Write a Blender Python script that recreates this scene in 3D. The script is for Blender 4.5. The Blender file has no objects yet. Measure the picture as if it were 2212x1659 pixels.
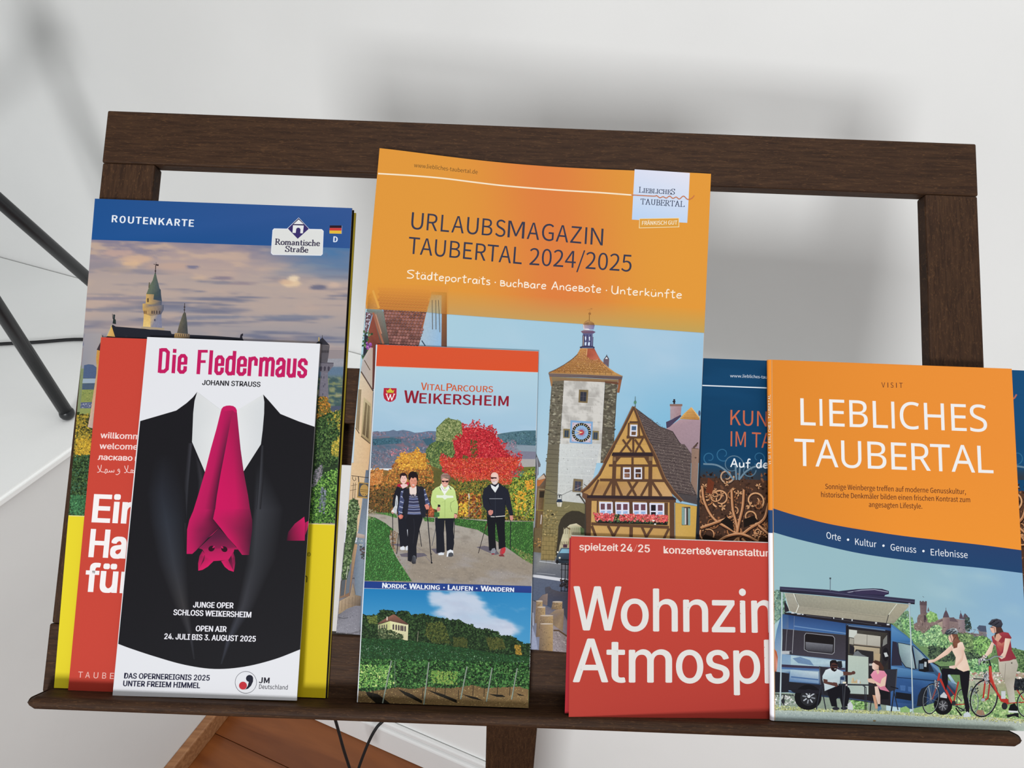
import bpy, bmesh, math, random
import numpy as np
from mathutils import Vector, Matrix
from mathutils.geometry import tessellate_polygon
C = bpy.context.scene.collection
PI = math.pi
# ------------------------------------------------------------------ camera
FPX, CX, CY = 1665.0, 1106.0, 829.5
PITCH, ROLL = math.radians(35.0), math.radians(2.2)
CAM = np.array([0.0, 0.0, 1.5])
FW = np.array([0, math.cos(PITCH), -math.sin(PITCH)])
_r = np.array([1.0, 0, 0]); _u = np.cross(_r, FW)
RT = math.cos(ROLL) * _r + math.sin(ROLL) * _u
UP = -math.sin(ROLL) * _r + math.cos(ROLL) * _u
cd = bpy.data.cameras.new('camera'); co = bpy.data.objects.new('camera', cd); C.objects.link(co)
cd.sensor_fit = 'HORIZONTAL'; cd.sensor_width = 36.0; cd.lens = FPX * 36.0 / 2212.0
cd.clip_start = 0.02; cd.clip_end = 50
co.matrix_world = Matrix(((RT[0], UP[0], -FW[0], CAM[0]), (RT[1], UP[1], -FW[1], CAM[1]), (RT[2], UP[2], -FW[2], CAM[2]), (0, 0, 0, 1)))
bpy.context.scene.camera = co
# ------------------------------------------------------------------ world, window light, exposure
W = bpy.data.worlds.new('world'); bpy.context.scene.world = W; W.use_nodes = True
W.node_tree.nodes['Background'].inputs[0].default_value = (0.93, 0.97, 1.0, 1)
W.node_tree.nodes['Background'].inputs[1].default_value = 0.37
def area(name, loc, target, sx, sy, power, col=(1, 1, 1)):
    l = bpy.data.lights.new(name, 'AREA'); l.shape = 'RECTANGLE'; l.size = sx; l.size_y = sy; l.energy = power; l.color = col
    o = bpy.data.objects.new(name, l); C.objects.link(o); o.location = loc
    o.rotation_euler = (Vector(target) - Vector(loc)).to_track_quat('-Z', 'Y').to_euler()
    return o
area('window_light', (-0.42, -2.10, 1.82), (0.0, 0.6, 1.28), 0.50, 0.50, 54.0, (0.98, 0.99, 1.0))
area('overhead_fill', (0.2, 0.1, 2.62), (0.2, 0.3, 0.0), 1.0, 1.0, 9.0, (1.0, 0.985, 0.96))  # added fill from above, no real fixture; lightens ledge top and floor
VS = bpy.context.scene.view_settings
VS.view_transform = 'Standard'; VS.look = 'None'; VS.gamma = 1.0; VS.use_curve_mapping = False; VS.exposure = 0.0
bpy.context.scene.cycles.max_bounces = 8
# ------------------------------------------------------------------ stand plane frame (u right, v up the board, w towards the viewer)
LEAN = math.radians(42.3)
EU = np.array([1.0, 0, 0]); EV = np.array([0, math.sin(LEAN), math.cos(LEAN)]); EN = np.array([0, -math.cos(LEAN), math.sin(LEAN)])
P0 = CAM + FW * 0.468
def rays(px, py):
    px = np.asarray(px, float); py = np.asarray(py, float)
    return FW + RT * ((px - CX) / FPX)[..., None] - UP * ((py - CY) / FPX)[..., None]
def px_uv(px, py, w):
    d = rays(px, py); t = (EN @ (P0 - CAM) + w) / (d @ EN)
    p = CAM + d * t[..., None] - P0
    return p @ EU, p @ EV
def uvw(u, v, w):
    u = np.asarray(u, float)[..., None]; v = np.asarray(v, float)[..., None]; w = np.asarray(w, float)[..., None]
    return P0 + EU * u + EV * v + EN * w
def hit_z(x, y, z):
    d = rays(np.array(x), np.array(y)); return CAM + d * ((z - CAM[2]) / d[2])
def hit_pl(x, y, p, n):
    d = rays(np.array(x), np.array(y)); return CAM + d * ((n @ (p - CAM)) / (n @ d))
# ------------------------------------------------------------------ helpers
def link(name, me, mat, parent=None, **kw):
    o = bpy.data.objects.new(name, me); C.objects.link(o)
    if mat is not None:
        me.materials.clear(); me.materials.append(mat)
    if parent is not None: o.parent = parent
    for k, v in kw.items(): o[k] = v
    return o
def obj(name, bm, mat, parent=None, smooth=False, **kw):
    me = bpy.data.meshes.new(name); bm.normal_update(); bm.to_mesh(me); bm.free()
    if smooth:
        for p in me.polygons: p.use_smooth = True
    return link(name, me, mat, parent, **kw)
def empty(name, loc, label, cat, group=None):
    o = bpy.data.objects.new(name, None); C.objects.link(o); o.location = loc; o.empty_display_size = 0.02
    o['label'] = label; o['category'] = cat
    if group: o['group'] = group
    return o
def tag(o, label, cat, group=None):
    o['label'] = label; o['category'] = cat
    if group: o['group'] = group
    return o
def hull(bm, pts):
    vs = [bm.verts.new(p) for p in pts]; bmesh.ops.convex_hull(bm, input=vs)
def box8(bm, P, bev=0.0, seg=2):
    """P: 8 points, bottom four then top four, same winding"""
    v = [bm.verts.new(p) for p in P]
    fs = [(3, 2, 1, 0), (4, 5, 6, 7), (0, 1, 5, 4), (1, 2, 6, 5), (2, 3, 7, 6), (3, 0, 4, 7)]
    F = [bm.faces.new([v[i] for i in f]) for f in fs]
    bmesh.ops.recalc_face_normals(bm, faces=F)
    if bev > 0:
        es = list({e for f in F for e in f.edges})
        bmesh.ops.bevel(bm, geom=es, offset=bev, segments=seg, affect='EDGES', profile=0.5)
def ubox(bm, u0, u1, v0, v1, w0, w1, bev=0.0, org=None, seg=2):
    pts = [uvw(a, b, c) for c in (w0, w1) for a, b in ((u0, v0), (u1, v0), (u1, v1), (u0, v1))]
    if org is not None: pts = [p - org for p in pts]
    box8(bm, [Vector(p) for p in pts], bev, seg)
def tube(bm, pts, r, n=10, caps=True):
    pts = [Vector(p) for p in pts]; rings = []
    for i, p in enumerate(pts):
        a = pts[max(i - 1, 0)]; b = pts[min(i + 1, len(pts) - 1)]; d = (b - a).normalized()
        x = d.orthogonal().normalized() if i == 0 else (rings_x - d * rings_x.dot(d)).normalized()
        rings_x = x; y = d.cross(x)
        rr = r[i] if isinstance(r, (list, tuple)) else r
        rings.append([bm.verts.new(p + (x * math.cos(2 * PI * k / n) + y * math.sin(2 * PI * k / n)) * rr) for k in range(n)])
    for a, b in zip(rings, rings[1:]):
        for k in range(n): bm.faces.new((a[k], a[(k + 1) % n], b[(k + 1) % n], b[k]))
    if caps: bm.faces.new(rings[0][::-1]); bm.faces.new(rings[-1])
def spline(pts, m=8):
    P = [np.array(p, float) for p in pts]; P = [2 * P[0] - P[1]] + P + [2 * P[-1] - P[-2]]; out = []
    for i in range(1, len(P) - 2):
        for k in range(m):
            t = k / m
            out.append(0.5 * ((2 * P[i]) + (-P[i - 1] + P[i + 1]) * t + (2 * P[i - 1] - 5 * P[i] + 4 * P[i + 1] - P[i + 2]) * t * t + (-P[i - 1] + 3 * P[i] - 3 * P[i + 1] + P[i + 2]) * t ** 3))
    out.append(P[-2]); return out
# ------------------------------------------------------------------ materials
def srgb(c):
    if isinstance(c, str):
        c = c.lstrip('#'); c = [int(c[i:i + 2], 16) for i in (0, 2, 4)]
    c = np.asarray(c, float) / 255.0
    return np.where(c <= 0.04045, c / 12.92, ((np.clip(c, 0, 2) + 0.055) / 1.055) ** 2.4)
def mat(name, col=(0.8, 0.8, 0.8), rough=0.5, spec=0.5):
    m = bpy.data.materials.new(name); m.use_nodes = True; b = m.node_tree.nodes['Principled BSDF']
    b.inputs['Base Color'].default_value = (*col, 1); b.inputs['Roughness'].default_value = rough
    b.inputs['Specular IOR Level'].default_value = spec
    return m, m.node_tree, b
def noise_color(nt, b, c1, c2, scale, stretch=(1, 1, 1), detail=8, bump=0.0, lo=0.35, hi=0.65, rot=(0, 0, 0), coord='Object', dist=0.0):
    tc = nt.nodes.new('ShaderNodeTexCoord'); mp = nt.nodes.new('ShaderNodeMapping')
    mp.inputs['Scale'].default_value = stretch; mp.inputs['Rotation'].default_value = rot
    nt.links.new(tc.outputs[coord], mp.inputs[0])
    n = nt.nodes.new('ShaderNodeTexNoise'); n.inputs['Scale'].default_value = scale; n.inputs['Detail'].default_value = detail
    n.inputs['Distortion'].default_value = dist
    nt.links.new(mp.outputs[0], n.inputs['Vector'])
    r = nt.nodes.new('ShaderNodeValToRGB'); r.color_ramp.elements[0].position = lo; r.color_ramp.elements[1].position = hi
    r.color_ramp.elements[0].color = (*c1, 1); r.color_ramp.elements[1].color = (*c2, 1)
    nt.links.new(n.outputs['Fac'], r.inputs[0])
    if b is not None: nt.links.new(r.outputs[0], b.inputs['Base Color'])
    if bump:
        bp = nt.nodes.new('ShaderNodeBump'); bp.inputs['Strength'].default_value = bump; bp.inputs['Distance'].default_value = 0.001
        nt.links.new(n.outputs['Fac'], bp.inputs['Height']); nt.links.new(bp.outputs[0], b.inputs['Normal'])
    return n, r, mp
def wood_mat(name, axis):
    """dark stained oak; axis = grain direction in object space"""
    m, nt, b = mat(name, (0.07, 0.04, 0.025), 0.6, 0.15)
    st = {'u': (16, 200, 200), 'v': (200, 22, 22)}[axis]
    n, r, mp = noise_color(nt, b, srgb('#28180e'), srgb('#3f2a1a'), 3.0, st, 10, 0.3, 0.3, 0.72, dist=0.5)
    e = r.color_ramp.elements.new(0.5); e.color = (*srgb('#342114'), 1)
    # light medullary flecks
    st2 = {'u': (70, 330, 330), 'v': (260, 90, 90)}[axis]
    n2, r2, mp2 = noise_color(nt, None, (0, 0, 0), (1, 1, 1), 4.2, st2, 3, 0, 0.56, 0.70, dist=1.0)
    mx = nt.nodes.new('ShaderNodeMixRGB'); mx.inputs['Color2'].default_value = (*srgb('#5a3e26'), 1)
    ml = nt.nodes.new('ShaderNodeMath'); ml.operation = 'MULTIPLY'; ml.inputs[1].default_value = 0.5
    nt.links.new(r2.outputs[0], ml.inputs[0]); nt.links.new(ml.outputs[0], mx.inputs['Fac'])
    nt.links.new(r.outputs[0], mx.inputs['Color1']); nt.links.new(mx.outputs[0], b.inputs['Base Color'])
    return m
M_WU = wood_mat('dark_oak_horizontal', 'u'); M_WV = wood_mat('dark_oak_upright', 'v')
def paint_mat(name, c, var=0.03):
    m, nt, b = mat(name, c, 0.75, 0.2)
    noise_color(nt, b, tuple(x * (1 - var) for x in c), tuple(min(1, x * (1 + var)) for x in c), 3.0, (1, 1, 1), 4, 0)
    n = nt.nodes.new('ShaderNodeTexNoise'); n.inputs['Scale'].default_value = 260; tc = nt.nodes.new('ShaderNodeTexCoord')
    nt.links.new(tc.outputs['Object'], n.inputs['Vector'])
    bp = nt.nodes.new('ShaderNodeBump'); bp.inputs['Strength'].default_value = 0.08; bp.inputs['Distance'].default_value = 0.001
    nt.links.new(n.outputs['Fac'], bp.inputs['Height']); nt.links.new(bp.outputs[0], b.inputs['Normal'])
    return m
M_WALL = paint_mat('white_wall_paint', (0.755, 0.755, 0.742)); M_LEDGE = paint_mat('white_ledge_paint', (0.90, 0.905, 0.89))
M_SKIRT = paint_mat('white_skirting_paint', (0.82, 0.82, 0.81))
M_BLACK, _, _ = mat('black_metal', (0.012, 0.013, 0.015), 0.35, 0.5)
M_CORD, _, _ = mat('black_rubber_cord', (0.012, 0.012, 0.013), 0.6, 0.3)
M_PAGE, _nt, _b = mat('paper_page_edges', (0.78, 0.77, 0.74), 0.7, 0.2)
noise_color(_nt, _b, (0.6, 0.6, 0.58), (0.8, 0.79, 0.77), 30, (1, 1, 40), 4)
def print_mat(name='glossy_print', rough=0.5, spec=0.06):
    """printed paper: colour attribute, with fine and coarse mottling where the attribute asks for it"""
    m, nt, b = mat(name, (1, 1, 1), rough, spec)
    at = nt.nodes.new('ShaderNodeAttribute'); at.attribute_name = 'Col'
    g = nt.nodes.new('ShaderNodeAttribute'); g.attribute_name = 'Grain'
    tc = nt.nodes.new('ShaderNodeTexCoord')
    n = nt.nodes.new('ShaderNodeTexNoise'); n.inputs['Scale'].default_value = 900; n.inputs['Detail'].default_value = 4; n.inputs['Roughness'].default_value = 0.7
    nt.links.new(tc.outputs['Object'], n.inputs['Vector'])
    s = nt.nodes.new('ShaderNodeMath'); s.operation = 'SUBTRACT'; s.inputs[1].default_value = 0.5; nt.links.new(n.outputs['Fac'], s.inputs[0])
    k = nt.nodes.new('ShaderNodeMath'); k.operation = 'MULTIPLY'; nt.links.new(s.outputs[0], k.inputs[0]); nt.links.new(g.outputs['Fac'], k.inputs[1])
    a = nt.nodes.new('ShaderNodeMath'); a.operation = 'ADD'; a.inputs[1].default_value = 1.0; a.use_clamp = False; nt.links.new(k.outputs[0], a.inputs[0])
    mx = nt.nodes.new('ShaderNodeMath'); mx.operation = 'MAXIMUM'; mx.inputs[1].default_value = 0.15; nt.links.new(a.outputs[0], mx.inputs[0])
    v = nt.nodes.new('ShaderNodeVectorMath'); v.operation = 'SCALE'
    nt.links.new(at.outputs['Color'], v.inputs[0]); nt.links.new(mx.outputs[0], v.inputs['Scale'])
    nt.links.new(v.outputs[0], b.inputs['Base Color'])
    return m
M_PRINT = print_mat()
# ------------------------------------------------------------------ fonts
def _load(fn):
    try:
        return bpy.data.fonts.load(bpy.utils.system_resource('DATAFILES', path='fonts') + '/' + fn)
    except Exception:
        return None
FONT = {'inter': _load('Inter.woff2'), 'open': _load('NotoSansHebrew-Regular.woff2'), 'src': _load('Noto Sans CJK Regular.woff2'),
        'mono': _load('DejaVuSansMono.woff2'), 'bf': None}
_tc = {}
def text_mesh(s, font):
    k = (s, font)
    if k in _tc: return _tc[k]
    c = bpy.data.curves.new('lettering', 'FONT'); c.body = s; c.size = 1.0; c.resolution_u = 3 if font == 'inter' else 5
    if FONT.get(font): c.font = FONT[font]
    o = bpy.data.objects.new('lettering', c); C.objects.link(o)
    bpy.context.view_layer.update()
    me = o.evaluated_get(bpy.context.evaluated_depsgraph_get()).to_mesh(); me.calc_loop_triangles()
    V = np.array([v.co[:2] for v in me.vertices]).reshape(-1, 2); F = [tuple(t.vertices) for t in me.loop_triangles]
    bpy.data.objects.remove(o); bpy.data.curves.remove(c)
    _tc[k] = (V, F); return V, F
def capheight(font):
    V, _ = text_mesh('H', font); return V[:, 1].max()
def vnoise(X, Y, seed=0):
    xi = np.floor(X).astype(int); yi = np.floor(Y).astype(int); fx = X - xi; fy = Y - yi
    fx = fx * fx * (3 - 2 * fx); fy = fy * fy * (3 - 2 * fy)
    def h(a, b):
        n = (a * 374761393 + b * 668265263 + seed * 974711) & 0x7fffffff
        n = ((n ^ (n >> 13)) * 1274126177) & 0x7fffffff
        return ((n ^ (n >> 16)) & 0xffff) / 65535.0
    return (h(xi, yi) * (1 - fx) + h(xi + 1, yi) * fx) * (1 - fy) + (h(xi, yi + 1) * (1 - fx) + h(xi + 1, yi + 1) * fx) * fy
def fbm(X, Y, seed=0, o=4):
    s = 0; a = 0.5; t = 0
    for i in range(o):
        s = s + a * vnoise(X * 2 ** i, Y * 2 ** i, seed + i * 17); t += a; a *= 0.55
    return s / t
def sm(a, b, x):
    t = np.clip((x - a) / (b - a), 0, 1); return t * t * (3 - 2 * t)
def mixc(a, b, t):
    t = np.asarray(t)[..., None]; return np.asarray(a, float) * (1 - t) + np.asarray(b, float) * t
GAIN = 1.33
def inpoly(pts, poly):
    x, y = pts[:, 0], pts[:, 1]; c = np.zeros(len(pts), bool); n = len(poly)
    for i in range(n):
        x1, y1 = poly[i]; x2, y2 = poly[(i + 1) % n]
        if y1 == y2: continue
        k = ((y1 > y) != (y2 > y)) & (x < (x2 - x1) * (y - y1) / (y2 - y1) + x1); c ^= k
    return c
class Art:
    def __init__(s, quad, seed=1):
        s.q = [np.array(p, float) for p in quad]      # TL TR BR BL in photo pixels
        s.V = []; s.Z = []; s.Cc = []; s.G = []; s.F = []; s.n = 0; s.pr = []; s.z = 1.0; s.fr = (0, 0, 1.0); s.rng = np.random.RandomState(seed)
    def frame(s, x, y, k): s.fr = (x, y, k)
    def pp(s, pts):
        p = np.asarray(pts, float).reshape(-1, 2); return p / s.fr[2] + np.array(s.fr[:2])
    def col(s, c, n):
        if isinstance(c, str) or not hasattr(c[0], '__len__'): a = np.tile(srgb(c), (n, 1))
        else: a = np.array([srgb(x) for x in c])
        return a / GAIN
    def add(s, V, F, cols, g=0.0, z=None):
        V = np.asarray(V, float); n = len(V)
        s.V.append(V); s.F += [tuple(i + s.n for i in f) for f in F]; s.Cc.append(cols); s.G.append(np.full(n, g) if np.isscalar(g) else g)
        if z is None: z = s.z; s.z += 1
        s.pr.append((s.n, s.n + n, float(np.min(z)), float(np.max(z)))) 
        s.Z.append(np.full(n, z) if np.isscalar(z) else z); s.n += n
    def P(s, pts, c, g=0.0):
        v = s.pp(pts); t = tessellate_polygon([[Vector((a, b, 0)) for a, b in v]])
        s.add(v, t, s.col(c, len(v)), g)
    def R(s, x0, y0, x1, y1, c, g=0.0): s.P([(x0, y0), (x1, y0), (x1, y1), (x0, y1)], c, g)
    def E(s, cx, cy, rx, ry, c, rot=0.0, n=18, g=0.0, c2=None):
        a = np.linspace(0, 2 * PI, n, endpoint=False); x = np.cos(a) * rx; y = np.sin(a) * ry; r = math.radians(rot)
        v = np.stack([cx + x * math.cos(r) - y * math.sin(r), cy + x * math.sin(r) + y * math.cos(r)], 1)
        v = np.vstack([v, [[cx, cy]]]); cc = s.col(c, n + 1)
        if c2 is not None: cc[:n] = srgb(c2) / GAIN
        s.add(s.pp(v), [(i, (i + 1) % n, n) for i in range(n)], cc, g)
    def L(s, pts, w, c, g=0.0, closed=False, w2=None):
        p = s.pp(pts); w = w / s.fr[2]; n = len(p)
        if closed: p = np.vstack([p, p[:1]]); n += 1
        d = np.zeros_like(p)
        seg = p[1:] - p[:-1]; seg /= (np.linalg.norm(seg, axis=1)[:, None] + 1e-9)
        d[0] = seg[0]; d[-1] = seg[-1]; d[1:-1] = seg[1:] + seg[:-1]
        if closed: d[0] = d[-1] = seg[0] + seg[-1]
        d /= (np.linalg.norm(d, axis=1)[:, None] + 1e-9)
        nn = np.stack([-d[:, 1], d[:, 0]], 1)
        k = np.ones(n)
        for i in range(1, n - 1): k[i] = min(1.6, 1 / max(0.3, abs(nn[i] @ np.array([-seg[i - 1][1], seg[i - 1][0]]))))
        ww = np.linspace(w, w if w2 is None else w2 / s.fr[2], n) * k
        v = np.vstack([p + nn * ww[:, None] / 2, p - nn * ww[:, None] / 2])
        F = []
        for i in range(n - 1): F += [(i, i + 1, n + i + 1), (i, n + i + 1, n + i)]
        s.add(v, F, s.col(c, 2 * n), g)
    def grid(s, quad, nx, ny, fn, g=0.0):
        q = s.pp(quad); S, T = np.meshgrid(np.linspace(0, 1, nx + 1), np.linspace(0, 1, ny + 1))
        v = ((q[0] * (1 - S)[..., None] + q[1] * S[..., None]) * (1 - T)[..., None] + (q[3] * (1 - S)[..., None] + q[2] * S[..., None]) * T[..., None]).reshape(-1, 2)
        cc = srgb(np.clip(fn(S, T), 0, 255).reshape(-1, 3)) / GAIN
        F = []
        for j in range(ny):
            for i in range(nx):
                a = j * (nx + 1) + i; F += [(a, a + 1, a + nx + 2), (a, a + nx + 2, a + nx + 1)]
        s.add(v, F, cc, g)
    def M(s, P, K, sub=6, g=0.0):
        """smooth patch: rows of points P[r][c] with colours K[r][c], finely subdivided"""
        P = np.array([s.pp(r) for r in P]); K = np.array([[srgb(x) for x in r] for r in K]); nr, nc = P.shape[:2]
        R_ = np.linspace(0, nr - 1, (nr - 1) * sub + 1); Q_ = np.linspace(0, nc - 1, (nc - 1) * sub + 1)
        def itp(A, t, ax):
            i = np.minimum(np.floor(t).astype(int), A.shape[ax] - 2); f = t - i; sh = [1] * A.ndim; sh[ax] = -1; f = f.reshape(sh)
            return np.take(A, i, ax) * (1 - f) + np.take(A, i + 1, ax) * f
        V = itp(itp(P, R_, 0), Q_, 1); C_ = itp(itp(K, R_, 0), Q_, 1); h, w = V.shape[:2]; F = []
        for j in range(h - 1):
            for i in range(w - 1):
                a = j * w + i; F += [(a, a + 1, a + w + 1), (a, a + w + 1, a + w)]
        s.add(V.reshape(-1, 2), F, C_.reshape(-1, 3) / GAIN, g)
    def D(s, poly, n, size, pal, asp=1.0, var=0.18, rot=None, g=0.0, shade=None):
        """scatter of small printed dabs (leaves, grass, stones) inside a polygon"""
        n = int(n * 1.6); size = size * 0.76
        P = s.pp(poly); lo = P.min(0); hi = P.max(0); out = np.zeros((0, 2))
        while len(out) < n:
            q = s.rng.rand(n * 2, 2) * (hi - lo) + lo; out = np.vstack([out, q[inpoly(q, P)]])
        c = out[:n]; sz = size / s.fr[2] * (0.55 + 0.9 * s.rng.rand(n))
        a = s.rng.rand(n) * 2 * PI if rot is None else np.radians(rot) + s.rng.randn(n) * 0.25
        dx = np.stack([np.cos(a), np.sin(a)], 1) * sz[:, None]; dy = np.stack([-np.sin(a), np.cos(a)], 1) * (sz * asp)[:, None]
        V = np.stack([c - dx, c - dy, c + dx, c + dy], 1)
        V += s.rng.randn(n, 4, 2) * sz[:, None, None] * 0.12
        pl = np.array([srgb(x) for x in pal]); cc = pl[s.rng.randint(len(pal), size=n)] * (1 + var * s.rng.randn(n, 1)).clip(0.3, 2)
        if shade is not None: cc = cc * shade((c - lo) / (hi - lo))[:, None]
        F = []
        for i in range(n): F += [(4 * i, 4 * i + 1, 4 * i + 2), (4 * i, 4 * i + 2, 4 * i + 3)]
        z = s.z + 3 * s.rng.rand(n); s.z += 3
        s.add(V.reshape(-1, 2), F, np.repeat(cc / GAIN, 4, 0), g, np.repeat(z, 4))
    def updir(s, p):
        TL, TR, BR, BL = s.q; t = np.clip((p[0] - BL[0]) / (BR[0] - BL[0] + 1e-9), 0, 1)
        d = (TL - BL) * (1 - t) + (TR - BR) * t; return d / np.linalg.norm(d)
    def T(s, txt, p0, p1, h, c, font='inter', bold=0.0, up=None, cols=None):
        a, b = s.pp([p0, p1]); V, F = text_mesh(txt, font); h = h / s.fr[2]
        x0, x1 = V[:, 0].min(), V[:, 0].max(); ch = capheight(font)
        U = s.updir((a + b) / 2) if up is None else np.array(up, float) / np.linalg.norm(up)
        xs = (b - a) / (x1 - x0)
        offs = [(0, 0)]
        if bold:
            e = bold * ch; m = 3 if bold < .045 else (4 if bold < .07 else 6)
            offs = [(e * x, e * y * .6) for y in (-1, 0, 1) for x in np.linspace(-1, 1, m)] if h * bold > 2.5 else [(-e, 0), (0, 0), (e, 0), (0, e * .5), (0, -e * .5)]
        VV = []; FF = []
        for k, (ox, oy) in enumerate(offs):
            VV.append(a + (V[:, :1] - x0 + ox / max(np.linalg.norm(xs), 1e-9) * (h / ch)) * xs + (V[:, 1:] + oy) * (h / ch) * U)
            FF += [tuple(i + k * len(V) for i in f) for f in F]
        z = np.repeat(s.z + np.arange(len(offs)) * 1.0, len(V)); s.z += len(offs)
        s.add(np.vstack(VV), FF, s.col(c, len(V) * len(offs)), 0.0, z)
    def S(s, glyphs, txt, p0, p1, h, wid, c, contrast=None, track=0.14):
        """stroke lettering (handwriting / roman capitals) from polylines"""
        a, b = s.pp([p0, p1]); U = s.updir((a + b) / 2); x = 0; items = []
        for ch in txt:
            if ch == ' ': x += 0.42; continue
            gw, st = glyphs[ch]
            items += [(x, q) for q in st]; x += gw + track
        W = x - track; X = (b - a) / W; hh = h / s.fr[2]
        fr = s.fr; s.fr = (0, 0, 1.0)
        for ox, q in items:
            q = np.array(q, float)
            if contrast is None and len(q) > 2: q = np.array(spline(q, 4))
            elif contrast is not None and len(q) > 3: q = np.array(spline(q, 4))
            v = a + (q[:, :1] + ox) * X + q[:, 1:] * hh * U
            if contrast is None: s.L(v, wid / fr[2], c)
            else:
                dirs = np.abs(np.gradient(q[:, 0])) , np.abs(np.gradient(q[:, 1]))
                th = dirs[1] / (np.hypot(*dirs) + 1e-9)
                ww = wid / fr[2] * (contrast + (1 - contrast) * th ** 1.5)
                for i in range(len(v) - 1):
                    z = s.z; s.L(v[i:i + 2] + np.array([(v[i] - v[i + 1]) * .06, (v[i + 1] - v[i]) * .06]), (ww[i] + ww[i + 1]) / 2, c); s.z = z + 0.02
                s.z += 1
        s.fr = fr
    def build(s, name, parent, wfn, clip=True, ucuts=0, vcuts=0, gap=0.00006, zs=1.6e-6):
        bm = bmesh.new(); cl = bm.verts.layers.float_color.new('Col'); gl = bm.verts.layers.float.new('Grain')
        V = np.vstack(s.V); Z = np.concatenate(s.Z); K = np.vstack(s.Cc); G = np.concatenate(s.G)
        # stack the printed shapes as low as possible: each just above what it overlaps
        B_ = np.array([[V[a:b, 0].min(), V[a:b, 1].min(), V[a:b, 0].max(), V[a:b, 1].max()] for a, b, _, _ in s.pr]); top = np.zeros(len(B_)); Z = Z.copy()
        order = sorted(range(len(B_)), key=lambda i: s.pr[i][2]); done = []
        for i in order:
            a, b, z0, z1 = s.pr[i]; base = 0.0
            if done:
                d = np.array(done); o = (B_[d, 0] < B_[i, 2]) & (B_[d, 2] > B_[i, 0]) & (B_[d, 1] < B_[i, 3]) & (B_[d, 3] > B_[i, 1])
                if o.any(): base = top[d[o]].max()
            Z[a:b] = Z[a:b] - z0 + base + 1.0; top[i] = base + 1.0 + (z1 - z0); done.append(i)
        vs = []
        for i in range(len(V)):
            v = bm.verts.new((V[i, 0], V[i, 1], Z[i])); v[cl] = (K[i, 0], K[i, 1], K[i, 2], 1); v[gl] = G[i]; vs.append(v)
        for f in s.F:
            try: bm.faces.new((vs[f[0]], vs[f[1]], vs[f[2]]))
            except ValueError: pass
        def cut(p, n, clear):
            bmesh.ops.bisect_plane(bm, geom=bm.verts[:] + bm.edges[:] + bm.faces[:], dist=1e-5, plane_co=(p[0], p[1], 0), plane_no=(n[0], n[1], 0), clear_outer=clear)
        TL, TR, BR, BL = s.q
        if clip:
            for a, b in ((TL, TR), (TR, BR), (BR, BL), (BL, TL)):
                if clip == 'notop' and a is TL: continue
                d = b - a; cut(a, (d[1], -d[0]), True)
        for k in range(1, ucuts):
            t = k / ucuts; a = TL * (1 - t) + TR * t; b = BL * (1 - t) + BR * t; d = b - a; cut(a, (d[1], -d[0]), False)
        for t in ([k / vcuts for k in range(1, vcuts)] if isinstance(vcuts, int) else vcuts):
            a = TL * (1 - t) + BL * t; b = TR * (1 - t) + BR * t; d = b - a; cut(a, (d[1], -d[0]), False)
        co = np.array([v.co[:] for v in bm.verts])
        pos = surf(co[:, 0], co[:, 1], wfn, gap + co[:, 2] * zs) - np.array(parent.location)
        for v, p in zip(bm.verts, pos): v.co = p
        bm.normal_update()
        n = Vector(EN)
        for f in bm.faces:
            if f.normal.dot(n) < 0: f.normal_flip()
        o = obj(name, bm, M_PRINT, parent)
        return o
def surf(px, py, wfn, dz=0.0):
    w = np.zeros_like(px) + wfn(0.0 * px, 0.0 * py)
    for _ in range(8):
        u, v = px_uv(px, py, w); w = wfn(u, v)
    u, v = px_uv(px, py, w + dz)
    return uvw(u, v, w + dz)
def sheet(name, parent, outline, wfn, thick, col, matl=None, nu=10, nv=16, top=0.0):
    """a slab of paper: photo-pixel quad outline (TL TR BR BL), or four polylines, front on w = wfn, 'thick' deep"""
    TL, TR, BR, BL = [np.array(p, float) for p in outline[:4]]
    topc = outline[4] if len(outline) > 4 else None
    def pt(s_, t_):
        a = TL * (1 - s_) + TR * s_; b = BL * (1 - s_) + BR * s_
        p = a * (1 - t_) + b * t_
        if topc is not None: p = p + np.array([0, topc(s_)]) * max(0, 1 - t_ * 3) ** 2
        return p
    G = np.array([[pt(i / nu, j / nv) for i in range(nu + 1)] for j in range(nv + 1)])
    f = surf(G[..., 0], G[..., 1], wfn) - np.array(parent.location); k = f - EN * thick
    bm = bmesh.new(); cl = bm.verts.layers.float_color.new('Col'); gl = bm.verts.layers.float.new('Grain')
    A = [[bm.verts.new(p) for p in row] for row in f]; B = [[bm.verts.new(p) for p in row] for row in k]
    for j in range(nv):
        for i in range(nu):
            bm.faces.new((A[j][i], A[j + 1][i], A[j + 1][i + 1], A[j][i + 1])); bm.faces.new((B[j][i], B[j][i + 1], B[j + 1][i + 1], B[j + 1][i]))
    for i in range(nu):
        bm.faces.new((A[0][i], A[0][i + 1], B[0][i + 1], B[0][i])); bm.faces.new((A[nv][i + 1], A[nv][i], B[nv][i], B[nv][i + 1]))
    for j in range(nv):
        bm.faces.new((A[j + 1][0], A[j][0], B[j][0], B[j + 1][0])); bm.faces.new((A[j][nu], A[j + 1][nu], B[j + 1][nu], B[j][nu]))
    c = srgb(col) / GAIN
    for v in bm.verts: v[cl] = (*c, 1)
    bmesh.ops.recalc_face_normals(bm, faces=bm.faces[:])
    return obj(name, bm, matl or M_PRINT, parent)
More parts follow.
